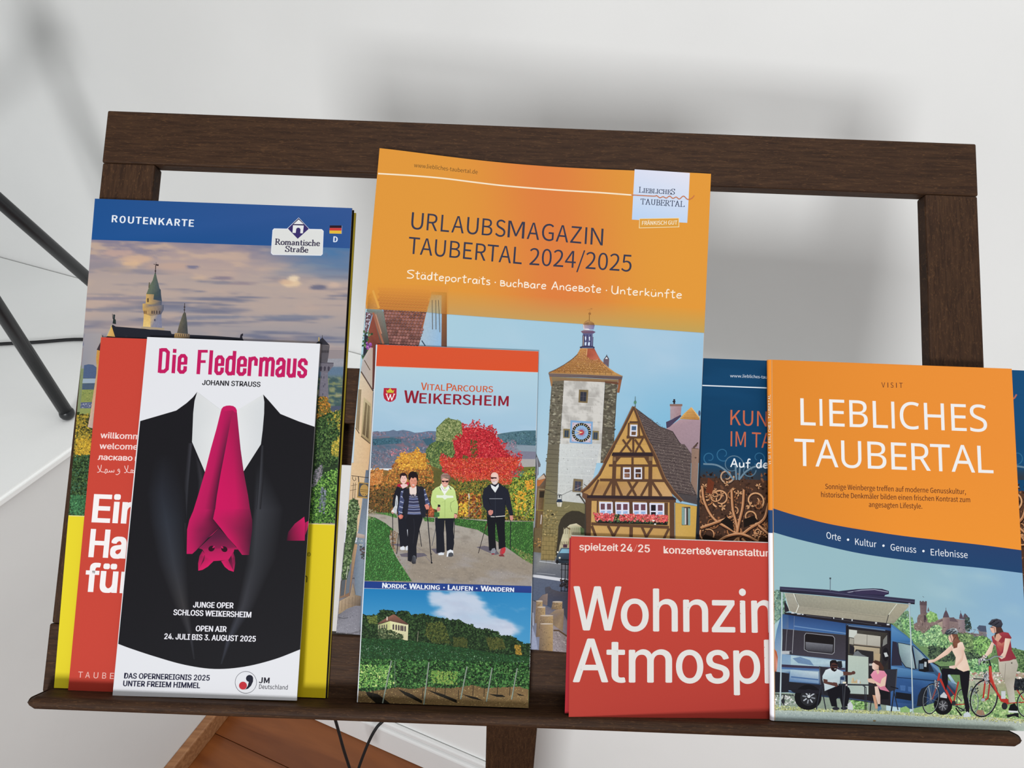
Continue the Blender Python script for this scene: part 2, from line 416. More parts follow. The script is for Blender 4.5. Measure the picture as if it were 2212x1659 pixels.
# ------------------------------------------------------------------ stroke alphabets (unit: cap height)
HW = {
 'S': (.75, [[(.72, .95), (.45, 1.0), (.12, .88), (.15, .68), (.5, .5), (.68, .3), (.5, .05), (.05, .02)]]),
 't': (.42, [[(.2, .95), (.18, .4), (.22, .02), (.4, .06)], [(0, .66), (.42, .7)]]),
 'ä': (.52, [[(.42, .5), (.2, .56), (.04, .3), (.15, .03), (.38, .12), (.44, .52)], [(.45, .57), (.46, .1), (.54, .02)], [(.12, .8), (.14, .84)], [(.36, .8), (.38, .84)]]),
 'a': (.52, [[(.42, .5), (.2, .56), (.04, .3), (.15, .03), (.38, .12), (.44, .52)], [(.45, .57), (.46, .1), (.54, .02)]]),
 'd': (.52, [[(.42, .5), (.2, .56), (.04, .3), (.15, .03), (.38, .12), (.45, 1.0)], [(.45, 1.0), (.47, .02)]]),
 'e': (.5, [[(.04, .3), (.42, .36), (.36, .55), (.15, .53), (.04, .25), (.18, .02), (.46, .08)]]),
 'p': (.5, [[(.08, .56), (.08, -.35)], [(.08, .5), (.35, .55), (.46, .3), (.3, .05), (.08, .1)]]),
 'o': (.5, [[(.25, .56), (.05, .42), (.06, .12), (.25, .01), (.46, .18), (.43, .46), (.25, .56)]]),
 'r': (.36, [[(.08, .56), (.08, .02)], [(.08, .4), (.2, .54), (.36, .52)]]),
 'i': (.1, [[(.05, .55), (.05, .02)], [(.05, .8), (.06, .84)]]),
 's': (.4, [[(.36, .55), (.1, .54), (.08, .38), (.34, .22), (.32, .03), (.03, .02)]]),
 '·': (.2, [[(.08, .34), (.12, .38)]]),
 'B': (.52, [[(.06, .7), (.08, .02)], [(.06, .68), (.36, .62), (.38, .45), (.08, .38)], [(.08, .38), (.46, .32), (.44, .08), (.08, .02)]]),
 'u': (.5, [[(.06, .55), (.06, .15), (.2, .02), (.4, .14), (.44, .55)], [(.44, .55), (.46, .02)]]),
 'c': (.42, [[(.4, .5), (.2, .56), (.05, .3), (.16, .03), (.4, .08)]]),
 'h': (.5, [[(.07, 1.0), (.07, .02)], [(.07, .38), (.28, .54), (.42, .4), (.44, .02)]]),
 'b': (.52, [[(.06, .7), (.08, .02)], [(.06, .68), (.36, .62), (.38, .45), (.08, .38)], [(.08, .38), (.46, .32), (.44, .08), (.08, .02)]]),
 'A': (.66, [[(.02, .0), (.34, 1.0)], [(.34, 1.0), (.64, .0)], [(.14, .34), (.56, .36)]]),
 'n': (.5, [[(.07, .56), (.07, .02)], [(.07, .38), (.28, .54), (.42, .4), (.44, .02)]]),
 'g': (.56, [[(.5, .6), (.22, .66), (.04, .34), (.18, .02), (.48, .08), (.5, .3)], [(.3, .3), (.56, .32)]]),
 'U': (.66, [[(.06, 1.0), (.06, .3), (.24, .02), (.5, .12), (.58, .98)], [(.58, .98), (.6, .02)]]),
 'k': (.46, [[(.07, .95), (.07, .02)], [(.42, .58), (.1, .3)], [(.1, .3), (.44, .02)]]),
 'ü': (.5, [[(.06, .55), (.06, .15), (.2, .02), (.4, .14), (.44, .55)], [(.44, .55), (.46, .02)], [(.12, .8), (.14, .84)], [(.36, .8), (.38, .84)]]),
 'f': (.44, [[(.44, .92), (.28, .98), (.2, .7), (.2, -.1)], [(0, .52), (.42, .56)]]),
}
def _cap(h, d):
    """small capitals: scale a glyph dictionary to height h"""
    return {k: (w * h, [[(x * h, y * h) for x, y in q] for q in st]) for k, (w, st) in d.items()}
_SR = {
 'L': (.62, [[(.16, 0), (.16, 1)], [(.02, .985), (.32, .985)], [(.02, .015), (.6, .015)], [(.6, .0), (.6, .22)]]),
 'I': (.34, [[(.17, 0), (.17, 1)], [(.02, .985), (.32, .985)], [(.02, .015), (.32, .015)]]),
 'E': (.64, [[(.16, 0), (.16, 1)], [(.02, .985), (.58, .985)], [(.58, 1), (.58, .8)], [(.16, .52), (.46, .52)], [(.46, .4), (.46, .64)], [(.02, .015), (.62, .015)], [(.62, 0), (.62, .22)]]),
 'B': (.62, [[(.16, 0), (.16, 1)], [(.02, .985), (.34, .985), (.5, .9), (.5, .62), (.34, .53), (.16, .53)], [(.3, .53), (.52, .46), (.58, .25), (.5, .06), (.3, .015), (.02, .015)]]),
 'C': (.7, [[(.64, .74), (.62, .9), (.42, 1.0), (.16, .86), (.06, .5), (.16, .14), (.42, 0), (.62, .1), (.68, .24)], [(.64, .7), (.64, 1.0)]]),
 'H': (.78, [[(.16, 0), (.16, 1)], [(.62, 0), (.62, 1)], [(.16, .5), (.62, .5)], [(.02, .985), (.3, .985)], [(.02, .015), (.3, .015)], [(.48, .985), (.76, .985)], [(.48, .015), (.76, .015)]]),
 'S': (.56, [[(.5, .78), (.42, .96), (.22, 1.0), (.07, .85), (.12, .66), (.4, .44), (.5, .24), (.4, .04), (.18, 0), (.06, .1), (.04, .26)], [(.5, .74), (.5, 1.0)], [(.04, 0), (.04, .28)]]),
 'T': (.66, [[(.33, 0), (.33, 1)], [(.03, .985), (.63, .985)], [(.03, 1), (.03, .78)], [(.63, 1), (.63, .78)], [(.18, .015), (.48, .015)]]),
 'A': (.76, [[(.12, 0), (.37, 1)], [(.37, 1), (.64, 0)], [(.2, .34), (.54, .34)], [(.0, .015), (.26, .015)], [(.5, .015), (.78, .015)]]),
 'U': (.74, [[(.15, 1), (.15, .3), (.28, .04), (.46, .04), (.58, .3), (.58, 1)], [(.02, .985), (.3, .985)], [(.46, .985), (.72, .985)]]),
 'R': (.72, [[(.16, 0), (.16, 1)], [(.02, .985), (.36, .985), (.52, .88), (.5, .6), (.34, .5), (.16, .5)], [(.32, .5), (.64, .02)], [(.02, .015), (.3, .015)], [(.56, .015), (.74, .015)]]),
 'o': (.5, [[(.25, .62), (.08, .5), (.08, .14), (.25, .0), (.43, .14), (.43, .5), (.25, .62)]]),
 'm': (.84, [[(.13, .0), (.13, .62)], [(.02, .6), (.13, .6)], [(.13, .48), (.28, .62), (.41, .5), (.41, 0)], [(.41, .48), (.57, .62), (.7, .5), (.7, 0)], [(.02, .015), (.22, .015)], [(.32, .015), (.5, .015)], [(.6, .015), (.82, .015)]]),
 'a': (.48, [[(.08, .5), (.22, .62), (.36, .52), (.36, .08), (.46, .04)], [(.36, .36), (.12, .28), (.07, .1), (.18, 0), (.36, .12)]]),
 'n': (.56, [[(.13, .0), (.13, .62)], [(.02, .6), (.13, .6)], [(.13, .48), (.28, .62), (.42, .5), (.42, 0)], [(.02, .015), (.24, .015)], [(.32, .015), (.54, .015)]]),
 't': (.34, [[(.16, .86), (.16, .1), (.24, .01), (.34, .06)], [(.02, .6), (.32, .6)]]),
 'i': (.26, [[(.14, .0), (.14, .62)], [(.02, .6), (.14, .6)], [(.02, .015), (.26, .015)], [(.14, .82), (.14, .95)]]),
 's': (.38, [[(.34, .46), (.26, .62), (.1, .58), (.08, .42), (.3, .26), (.34, .1), (.2, 0), (.06, .04), (.05, .18)]]),
 'c': (.44, [[(.4, .46), (.3, .62), (.12, .54), (.07, .3), (.14, .06), (.28, 0), (.42, .12)]]),
 'h': (.56, [[(.13, .0), (.13, 1.0)], [(.02, .98), (.13, .98)], [(.13, .48), (.28, .62), (.42, .5), (.42, 0)], [(.02, .015), (.24, .015)], [(.32, .015), (.54, .015)]]),
 'e': (.46, [[(.08, .34), (.4, .34), (.38, .52), (.24, .62), (.1, .52), (.07, .28), (.14, .06), (.28, 0), (.43, .12)]]),
 'r': (.42, [[(.13, .0), (.13, .62)], [(.02, .6), (.13, .6)], [(.13, .44), (.26, .6), (.4, .56)], [(.02, .015), (.26, .015)]]),
 'ß': (.56, [[(.13, .0), (.13, .8), (.26, 1.0), (.4, .9), (.38, .68), (.28, .56), (.46, .42), (.48, .12), (.32, .0), (.24, .06)], [(.02, .015), (.2, .015)], [(.02, .6), (.13, .6)]]),
}
SRF = dict(_SR)
for k_, v_ in _cap(.78, {k: _SR[k] for k in 'LIEBHCESTAUR' if k in _SR}).items(): SRF[{'L': 'l', 'I': 'j', 'E': 'é', 'B': 'b', 'C': 'ç', 'H': 'ħ', 'S': 'ş', 'T': 'ŧ', 'A': 'å', 'U': 'u', 'R': 'ř'}[k_]] = v_
# ================================================================== SETTING
PA1, PA2 = hit_z(384.6, 1659, 0), hit_z(470.8, 1546.3, 0)
PB1, PB2 = hit_z(728.4, 1557.3, 0), hit_z(960, 1659, 0)
B = (PB2 - PB1) / np.linalg.norm(PB2 - PB1); NB = np.array([-B[1], B[0], 0]); A = NB.copy()   # NB points away from the viewer
# corner of the low walls: wall A runs along A through PA1, wall B along B through PB1
_s = np.linalg.solve(np.array([[A[0], -B[0]], [A[1], -B[1]]]), ((PB1 - PA1)[:2] + 0))
K = PA1 + A * _s[0]
LZ = 0.797
DC = (hit_z(90, 577, LZ) - K) @ NB                                   # how far the upper wall stands behind the low one
def wp(a, b, z): return K + A * a + B * b + np.array([0, 0, z])      # a: along A (away), b: along B (right)
def wbox(bm, a0, a1, b0, b1, z0, z1, bev=0.0):
    box8(bm, [Vector(wp(a, b, z)) for z in (z0, z1) for a, b in ((a0, b0), (a1, b0), (a1, b1), (a0, b1))], bev)
def struct(name, bm, m, parent=None):
    o = obj(name, bm, m, parent); o['kind'] = 'structure'; return o
bm = bmesh.new(); wbox(bm, DC, DC + 0.12, -2.2, 3.2, 0, 2.7); struct('wall_back', bm, M_WALL)
bm = bmesh.new(); wbox(bm, -1.9, DC, -2.2, 0.0, 0, LZ - 0.014, 0.002); struct('wall_left', bm, M_WALL)
bm = bmesh.new(); wbox(bm, 0, DC, 0.0, 3.2, 0, LZ - 0.014, 0.002); struct('wall_right', bm, M_LEDGE)
bm = bmesh.new()
_pl = [(-1.9, -2.2), (-1.9, 0.010), (-0.010, 0.010), (-0.010, 3.2), (DC - 0.001, 3.2), (DC - 0.001, -2.2)]
lo = [bm.verts.new(wp(a, b, LZ - 0.014)) for a, b in _pl]; hi = [bm.verts.new(wp(a, b, LZ)) for a, b in _pl]
bm.faces.new(lo); bm.faces.new(hi[::-1])
for i in range(6): bm.faces.new((lo[i], lo[(i + 1) % 6], hi[(i + 1) % 6], hi[i]))
bmesh.ops.recalc_face_normals(bm, faces=bm.faces[:])
bmesh.ops.bevel(bm, geom=[e for e in bm.edges], offset=0.004, segments=3, affect='EDGES')
struct('trim_1', bm, M_LEDGE)
# skirtings
M_OAK, nt, b_ = mat('oak_skirting', rough=0.45); noise_color(nt, b_, srgb('#8a5c3a'), srgb('#a87850'), 4, (3, 40, 40), 6, 0.1)
bm = bmesh.new(); wbox(bm, -1.9, -0.018, 0.0, 0.019, 0, 0.045, 0.003); struct('baseboard_left', bm, M_OAK)
bm = bmesh.new(); wbox(bm, -0.018, -0.002, 0.019, 3.2, 0, 0.078, 0.004); wbox(bm, -0.011, -0.001, 0.019, 3.2, 0.078, 0.092, 0.003)
struct('baseboard_right', bm, M_SKIRT)
# floor: a sub-floor slab with planks lying on it
M_SUB, _, _ = mat('sub_floor', (0.05, 0.03, 0.02), 0.8)
bm = bmesh.new(); wbox(bm, -2.6, DC, -2.2, 3.2, -0.05, -0.012); floor = struct('floor', bm, M_SUB)
def plank_mat(name, c1, c2, seed):
    m, nt, b = mat(name, rough=0.32, spec=0.5)
    n, r, mp = noise_color(nt, b, srgb(c1), srgb(c2), 2.2, (1.0, 9, 1), 8, 0.06, 0.3, 0.7, dist=1.2)
    mp.inputs['Location'].default_value = (seed * 3.1, seed, 0); return m
PM = [plank_mat('cherry_floor_plank_a', '#663312', '#8a4f24', 1), plank_mat('cherry_floor_plank_b', '#70401c', '#94592c', 2), plank_mat('cherry_floor_plank_c', '#5a2c10', '#7e4620', 3)]
rot = math.atan2(B[1], B[0]); pw = 0.118; k = 0; rng = random.Random(4)
for j in range(16):
    a1 = -0.004 - j * pw; b0 = 0.002 - rng.random() * 0.6 if j else 0.002
    b0 = max(b0, 0.002); first = True
    while b0 < 2.0:
        ln = (0.35 + rng.random() * 0.8) if first else 1.25; first = False
        bm = bmesh.new(); bmesh.ops.create_cube(bm, size=1.0)
        for v in bm.verts: v.co = Vector((v.co.x * (ln - 0.0012), v.co.y * (pw - 0.0012), v.co.z * 0.012))
        bmesh.ops.bevel(bm, geom=bm.edges[:], offset=0.0006, segments=1, affect='EDGES')
        o = obj('plank', bm, PM[k % 3], floor); k += 1
        o.location = Vector(wp(a1 - pw / 2, b0 + ln / 2, -0.006)); o.rotation_euler = (0, 0, rot)
        b0 += ln
# ================================================================== WOODEN STAND
def Ux(px, py, w=0.0):
    u, v = px_uv(np.array(float(px)), np.array(float(py)), w); return float(u), float(v)
st_loc = uvw(0, 0, 0) * np.array([1, 1, 0]) + np.array([0, 0.06, 0])
stand = empty('book_stand', st_loc, 'dark stained oak stand with an open frame and a front ledge holding the brochures', 'stand')
uL = (Ux(215, 352)[0] + Ux(118, 1345)[0]) / 2; uR = (Ux(2110, 424)[0] + Ux(2129, 795)[0]) / 2
vT = (Ux(228, 238)[1] + Ux(2110, 310)[1]) / 2; vT2 = (Ux(217, 350)[1] + Ux(2113, 424)[1]) / 2
sw = uR - Ux(1999, 428)[0]
vM1 = Ux(770, 795)[1]; vM2 = Ux(770, 915)[1]; vM3 = Ux(755, 1004, -.012)[1]
vB1 = Ux(115, 1347)[1]; vG = Ux(705, 1507)[1]
TH = 0.0105
def rail(name, u0, u1, v0, v1, w0, w1, m, bev=0.0011, **kw):
    bm = bmesh.new(); ubox(bm, u0, u1, v0, v1, w0, w1, bev, st_loc); return obj(name, bm, m, stand, **kw)
rail('top_rail', uL - 0.0005, uR + 0.0005, vT2, vT, -TH, 0, M_WU)
rail('stile', uL, uL + sw, vB1 + 0.0002, vT2 - 0.0002, -TH, 0, M_WV)
rail('stile', uR - sw, uR, vB1 + 0.0002, vT2 - 0.0002, -TH, 0, M_WV)
rail('middle_rail', uL + sw, uR - sw, vM2, vM1, -TH, -0.0003, M_WU)
rail('bottom_rail', uL - 0.0012, uR + 0.0012, vG - 0.003, vB1, -TH, 0, M_WU)
# ledge with a rounded nose and rounded ends
bm = bmesh.new()
vLb = Ux(640, 1551, 0.017)[1]; pr = 0.0215; lt = vG - vLb; e0 = Ux(73, 1515, 0.012)[0]; e1 = Ux(2192, 1594, 0.012)[0]
prof = [(-TH, vG - lt), (-TH, vG)]; prof += [(pr - 0.0035 + 0.0035 * math.cos(a), vG - 0.0035 + 0.0035 * math.sin(a)) for a in np.linspace(PI / 2, 0, 6)]
prof += [(pr - 0.0035 + 0.0035 * math.cos(a), vG - lt + 0.0035 + 0.0035 * math.sin(a)) for a in np.linspace(0, -PI / 2, 6)]
secs = []
for i, (uu, ins) in enumerate([(e0, 0.0052), (e0 + 0.0006, 0.003), (e0 + 0.0022, 0.0012), (e0 + 0.005, 0.0), (e1 - 0.005, 0.0), (e1 - 0.0022, 0.0012), (e1 - 0.0006, 0.003), (e1, 0.0052)]):
    vm = vG - lt / 2; sc = 1 - ins * 2 / lt
    secs.append([bm.verts.new(uvw(uu, vm + (v - vm) * sc, w - (ins if w > 0 else 0) * 0.8) - st_loc) for w, v in prof])
for a, b in zip(secs, secs[1:]):
    for k in range(len(prof)): bm.faces.new((a[k], a[(k + 1) % len(prof)], b[(k + 1) % len(prof)], b[k]))
bm.faces.new(secs[0]); bm.faces.new(secs[-1][::-1]); bmesh.ops.recalc_face_normals(bm, faces=bm.faces[:])
obj('ledge', bm, M_WU, stand)
# mounting block behind the middle rail, upright post, feet
rail('mounting_block', -0.125, 0.145, vM3, vM2 + 0.012, -0.036, -TH, M_WU)
_pt = uvw(0, (vM3 + vM2) / 2, -0.036); yb = 0.40
def wb(x0, x1, y0, y1, z0, z1, name, m, bev=0.002):
    bm = bmesh.new(); box8(bm, [Vector((x, y, z)) - Vector(st_loc) for z in (z0, z1) for x, y in ((x0, y0), (x1, y0), (x1, y1), (x0, y1))], bev); return obj(name, bm, m, stand)
p0 = hit_pl(1050, 1600, np.array([0, yb, 0]), np.array([0, 1.0, 0])); p1 = hit_pl(1158, 1604, np.array([0, yb, 0]), np.array([0, 1.0, 0]))
M_WP = wood_mat('dark_oak_post', 'u')
wb(p0[0], p1[0], yb, yb + 0.04, 0.05, _pt[2] - 0.002, 'post', M_WV)
wb(p0[0] - 0.004, p1[0] + 0.004, 0.12, 0.66, 0.0, 0.05, 'foot', M_WU)
wb(-0.22, 0.22, yb - 0.005, yb + 0.045, 0.0, 0.048, 'foot', M_WU)

# small block standing on the ledge behind the leaflet; the big magazine rests on it
rail('rest_block', -0.072, 0.010, vG + 0.0001, vG + 0.0325, 0.0004, 0.0044, M_WU, 0.0008)
# ================================================================== BROCHURES
def lean(wb, wt, h=0.2, v0=None):
    v0 = vG if v0 is None else v0
    return lambda u, v: wb + (wt - wb) * np.clip((v - v0) / h, -0.1, 1.3)
def thing(name, px, label, cat, group=None):
    u, v = Ux(*px, 0.004); return empty(name, uvw(u, max(v, vG + 0.0002), 0.004), label, cat, group)
# ---------------------------------------------------- folded route map (two copies, the rear one just peeping out)
mq = [(205, 429), (760.5, 449.5), (703, 1508), (116.5, 1486)]
bow = lambda s_: -9 * math.sin(PI * s_) ** 1 * (0.0) + 6 * math.sin(PI * s_)*(-.1)
t2 = thing('route_map', (708, 1507), 'spare folded map with yellow edge, peeping out behind the blue-topped route map', 'map')
sheet('folded_sheet', t2, [(600, 452), (769, 460), (708.5, 1507.5), (560, 1500)], lambda u, v: 0.0013 + 0 * u, 0.0010, '#8d7a22', nu=2, nv=6)
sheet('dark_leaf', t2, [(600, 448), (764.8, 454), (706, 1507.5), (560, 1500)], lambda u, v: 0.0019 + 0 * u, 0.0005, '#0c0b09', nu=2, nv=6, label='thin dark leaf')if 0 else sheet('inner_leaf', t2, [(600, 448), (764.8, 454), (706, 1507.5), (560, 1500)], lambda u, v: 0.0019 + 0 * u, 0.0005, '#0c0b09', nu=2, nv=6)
t = thing('route_map', (116, 1486), 'tall folded route map with blue header, castle photo and yellow foot', 'map')
mw = lean(0.0032, 0.0040)
sheet('cover', t, mq, mw, 0.0011, '#93888a', nu=6, nv=10)
a = Art(mq, 3)
# sky
CL = [(1605, 700, 75, 34, (226, 196, 160), .9), (1625, 660, 50, 26, (232, 208, 176), .9), (1560, 690, 60, 22, (206, 172, 146), .7), (1820, 735, 80, 26, (104, 104, 126), .9), (1930, 715, 55, 24, (204, 176, 158), .8), (430, 500, 130, 34, (214, 176, 146), .8), (290, 455, 130, 30, (204, 168, 150), .7), (400, 540, 70, 24, (218, 180, 144), .8), (700, 560, 190, 30, (192, 162, 146), .7), (860, 565, 50, 14, (112, 112, 138), .9), (1100, 655, 75, 16, (132, 120, 134), .8), (1250, 700, 110, 12, (140, 126, 136), .7),
      (300, 805, 330, 16, (134, 128, 142), .8), (250, 890, 300, 16, (128, 126, 140), .8), (760, 900, 200, 14, (132, 132, 146), .7), (1050, 965, 300, 18, (118, 122, 142), .8), (1650, 975, 280, 20, (122, 126, 144), .8), (1180, 905, 120, 12, (140, 134, 144), .6)]
def sky(S, T):
    n = fbm(S * 7 + 3, T * 14, 5); n2 = fbm(S * 4, T * 26, 9); n3 = fbm(S * 3 + 9, T * 5, 21)
    c = mixc((132, 124, 142), (178, 160, 152), sm(0, .42, T)); c = mixc(c, (150, 146, 152), sm(.55, 1, T))
    c = mixc(c, (74, 116, 160), sm(.55, 1.0, S) * sm(.5, .02, T) * (0.5 + n))
    c = mixc(c, (206, 176, 150), sm(.52, .75, n) * 0.75 * sm(.8, .3, T) * sm(1.1, .4, S))
    c = mixc(c, (98, 104, 130), sm(.5, .72, n2) * .75 * sm(.12, .5, T))
    c = mixc(c, (196, 168, 152), sm(.55, .8, n3) * .5)
    X = 180 * 0 + 203 + S * 550; Y = 512 + T * 240 + S * 18
    w1 = (fbm(S * 26, T * 16, 41) - .5) * 2
    for cx, cy, rx, ry, k, al in CL:
        x = (X - (cx / 3.568 + 180)) / (rx / 3.568); y = (Y - (cy / 3.568 + 420)) / (ry / 3.568)
        c = mixc(c, k, al * sm(.25, .8, np.exp(-(x * x + y * y) * .8) + .28 * w1))
    return c
a.grid([(196, 511), (758, 530), (746, 756), (176, 752)], 120, 66, sky)
a.frame(0, 0, 1)
a.P([(205, 429), (761, 449), (757.5, 536.5), (690, 534), (560, 530), (400, 524.5), (196, 517.5)], ['#20508c', '#33548f', '#2f5490', '#2a518c', '#22508c', '#1e4f8b', '#1f5290'])
a.frame(180, 420, 3.568)
a.T('R', (220, 213), (260, 214), 52, '#e8ecf2', 'src', .05)
for i, (ch, x0, x1) in enumerate([('O', 280, 322), ('U', 344, 386), ('T', 403, 444), ('E', 461, 497), ('N', 515, 557), ('K', 580, 624), ('A', 638, 686), ('R', 704, 742), ('T', 757, 798), ('E', 814, 849)]):
    y = 214 + (x0 - 220) * 0.052; a.T(ch, (x0, y + 1), (x1, y + 3), 52, '#e8ecf2', 'src', .05)
# logo panel with gate emblem
a.P([(1470, 262), (1570, 264), (1660, 178), (1742, 266), (1838, 268), (1852, 282), (1845, 460), (1832, 472), (1460, 466), (1446, 452), (1458, 275)], '#e6e8f0')
a.P([(1474, 267), (1835, 273), (1848, 284), (1841, 458), (1830, 467), (1463, 461), (1451, 450), (1462, 278)], '#dcdcd9')
a.P([(1660, 182), (1738, 265), (1652, 342), (1576, 263)], '#3a2f68')
a.P([(1660, 186), (1700, 228), (1618, 226)], '#2c2a3c'); a.P([(1660, 193), (1698, 229), (1621, 228)], '#e4e4e4')
a.P([(1616, 237), (1699, 240), (1692, 300), (1672, 299), (1674, 268), (1665, 257), (1652, 256), (1641, 264), (1637, 297), (1612, 296)], '#e4e4e4')
a.L([(1618, 232), (1700, 235)], 4, '#3c3a4a')
a.S(_SR, 'Romantische', (1476, 386), (1822, 397), 44, 9.5, '#37314a', contrast=.45, track=.03)
a.S(_SR, 'Straße', (1556, 440), (1732, 448), 42, 9.5, '#37314a', contrast=.45, track=.03)
a.R(1899, 239, 1991, 258, '#2a1a24'); a.P([(1899, 258), (1990, 259), (1989, 279), (1897, 278)], '#c8413a'); a.P([(1897, 278), (1989, 279), (1989, 303), (1897, 301)], '#dfb73e')
a.L([(1994, 240), (1991, 305)], 3, '#8d9cc0'); a.T('D', (1928, 366), (1957, 368), 42, '#dfe7f4', 'src', .06)
a.L([(1871 + 11 * math.cos(q), 465 + 11 * math.sin(q)) for q in np.linspace(0, 6.28, 14)], 2, '#5f6b90'); a.T('R', (1867, 470), (1876, 470), 10, '#5f6b90', 'src')
# castle silhouettes
dk = '#23252e'
a.P([(250, 1018), (672, 1052), (680, 1075), (1010, 1090), (1205, 1105), (1235, 1120), (1240, 1250), (120, 1250), (180, 1090), (218, 1000)], dk, .3)
a.P([(215, 1005), (245, 1098), (185, 1092)], ['#d8ac58', '#c79a55', '#d8b070']); a.L([(222, 1000), (180, 1095)], 5, '#b4b09a')
a.L([(237, 925), (236, 995)], 14, '#2b3436'); a.L([(224, 920), (228, 960)], 4, '#2b3436'); a.E(238, 935, 8, 9, '#2b3436'); a.P([(225, 995), (232, 955), (250, 965), (252, 1000)], '#26302f')
a.P([(1205, 1112), (1212, 1080), (1230, 1070), (1232, 1085), (1224, 1095), (1230, 1118)], '#25242c')
a.P([(470, 885), (600, 890), (607, 1045), (520, 1042), (458, 1034)], ['#b9955a', '#777a90', '#80829a', '#8b8793', '#e3c078'], .5)
a.P([(470, 890), (516, 892), (518, 1040), (460, 1032)], ['#cda257', '#caa25e', '#e6c57c', '#e9c87f'], .5)
a.P([(485, 764), (598, 764), (606, 822), (602, 860), (520, 858), (480, 850)], ['#c9a262', '#4b545e', '#50586a', '#565c70', '#8f7f62', '#d0a95e'], .4)
a.P([(457, 842), (475, 840), (520, 850), (620, 852), (620, 888), (600, 925), (516, 935), (470, 920), (457, 885)], ['#cfa862', '#cda660', '#6a6a74', '#5d6274', '#575d70', '#565b6e', '#8a7a60', '#c29a5a', '#c79f5b'], .5)
for x in (470, 483, 530, 546, 566, 588): a.P([(x - 5, 920), (x - 5, 900), (x, 893), (x + 5, 900), (x + 5, 920)], '#4b4140' if x > 500 else '#7e5f3e')
a.P([(558, 600), (566, 640), (588, 725), (597, 735), (600, 790), (606, 822), (540, 810), (545, 770), (486, 768), (512, 700), (535, 660), (550, 605)], ['#56605a', '#525c58', '#46525c', '#3f4a55', '#3a4655', '#3f4a5a', '#3f4b55', '#46544e', '#67705c', '#66705c', '#5c6a58', '#5c6858'], .4)
a.L([(558, 545), (556, 610)], 6, '#3a2f30'); a.L([(542, 536), (580, 548)], 4, '#3a2f30'); a.P([(560, 536), (582, 540), (578, 552), (560, 548)], '#3a2f30'); a.E(556, 590, 6, 8, '#3a2f30'); a.L([(561, 522), (560, 545)], 2.5, '#3a2f30')
a.L([(510, 678), (506, 720)], 9, '#5d5a48'); a.R(492, 800, 504, 830, '#5b4630'); a.R(545, 960, 557, 976, '#4f4e60')
a.P([(463, 1018), (625, 1030), (622, 1046), (445, 1034), (445, 1022)], '#a8977e'); 
a.P([(780, 905), (790, 915), (800, 985), (806, 1075), (722, 1068), (740, 1000), (768, 920)], ['#4a4a44', '#4c4b46', '#434748', '#3c4246', '#63594a', '#6a6454', '#5c5a4c'], .6)
a.P([(706, 1068), (820, 1076), (820, 1110), (700, 1104)], ['#b5925c', '#6b6258', '#5d5852', '#c9a264'], .5)
for x in range(712, 820, 16): a.R(x, 1076, x + 7, 1094, '#5b4c44')
a.L([(781, 838), (779, 910)], 5, '#3a3434'); a.E(780, 868, 6, 8, '#3a3434'); a.E(779, 890, 6, 7, '#3a3434'); a.R(325, 1085, 336, 1104, '#2a2b33'); a.R(145, 1085, 152, 1102, '#4d4038')
# right small tower (R3)
a.frame(600, 640, 3.192)
def land(S, T):
    n = fbm(S * 5, T * 22, 3); c = mixc((150, 150, 158), (160, 152, 150), T); c = mixc(c, (96, 118, 140), sm(.14, .18, T))
    c = mixc(c, (126, 134, 96), sm(.3, .42, T) * sm(.4, .6, n)); c = mixc(c, (66, 88, 88), sm(.3, .4, T) * sm(.6, .4, n)); return mixc(c, (164, 156, 132), sm(.6, .7, n) * sm(.5, .8, T))
a.grid([(280, 430), (480, 430), (455, 780), (240, 780)], 22, 40, land, .5)
a.P([(300, 520), (345, 522), (352, 760), (270, 760)], '#74707c', .8)
a.P([(293, 455), (384, 458), (384, 480), (345, 528), (290, 520)], '#6f6a74', .5); a.L([(292, 458), (385, 462)], 5, '#4a4650')
for x in (300, 325, 352): a.P([(x - 7, 515), (x - 9, 492), (x, 480), (x + 8, 492), (x + 3, 515)], '#45404c')
for x, y in ((298, 550), (316, 552), (313, 612), (308, 668), (322, 600)): a.R(x, y, x + 5, y + 16, '#4a4858')
a.P([(300, 388), (352, 392), (342, 456), (290, 455)], '#5a565c', .4); a.P([(297, 330), (358, 342), (352, 394), (302, 390)], '#5b565a', .5)
for x in (305, 318, 331, 344): a.P([(x - 4, 390), (x - 4, 376), (x + 1, 370), (x + 6, 376), (x + 5, 390)], '#3d393e')
a.P([(307, 284), (360, 340), (262, 326)], ['#2d2c34', '#35343c', '#2c2c34']); a.L([(308, 268), (308, 290)], 3, '#2e2c32'); a.R(280, 282, 288, 310, '#b59e66')
a.P([(368, 758), (452, 755), (450, 800), (366, 790)], '#4d5468', .4); 
g = ['#23321f', '#31492a', '#3e5c33', '#1b2a1c', '#4d6a3a', '#5d7a44']
def under(poly, c, g_=1.0): a.P(poly, c, g_)
under([(275, 690), (330, 690), (372, 800), (446, 780), (440, 900), (425, 1150), (400, 1562), (215, 1562)], '#2c3d28')
a.D([(285, 690), (345, 700), (370, 790), (350, 860), (270, 850)], 200, 8, ['#b1762f', '#93662e', '#5c5a2e', '#cb8d37', '#6b6a34'])
a.D([(350, 800), (446, 775), (440, 960), (340, 980)], 260, 7, ['#a08f3c', '#6f7a36', '#3f5a30', '#c2a845', '#586b35'])
a.D([(270, 840), (370, 800), (430, 960), (425, 1150), (255, 1200)], 900, 8, g)
a.D([(370, 1010), (432, 960), (425, 1110), (375, 1100)], 200, 7, ['#b09a3d', '#8f8a3a', '#d0b54c', '#6c7837'])
a.D([(255, 1200), (310, 1150), (300, 1300), (235, 1330)], 140, 8, ['#8d8690', '#6d6a72', '#4c5550'])
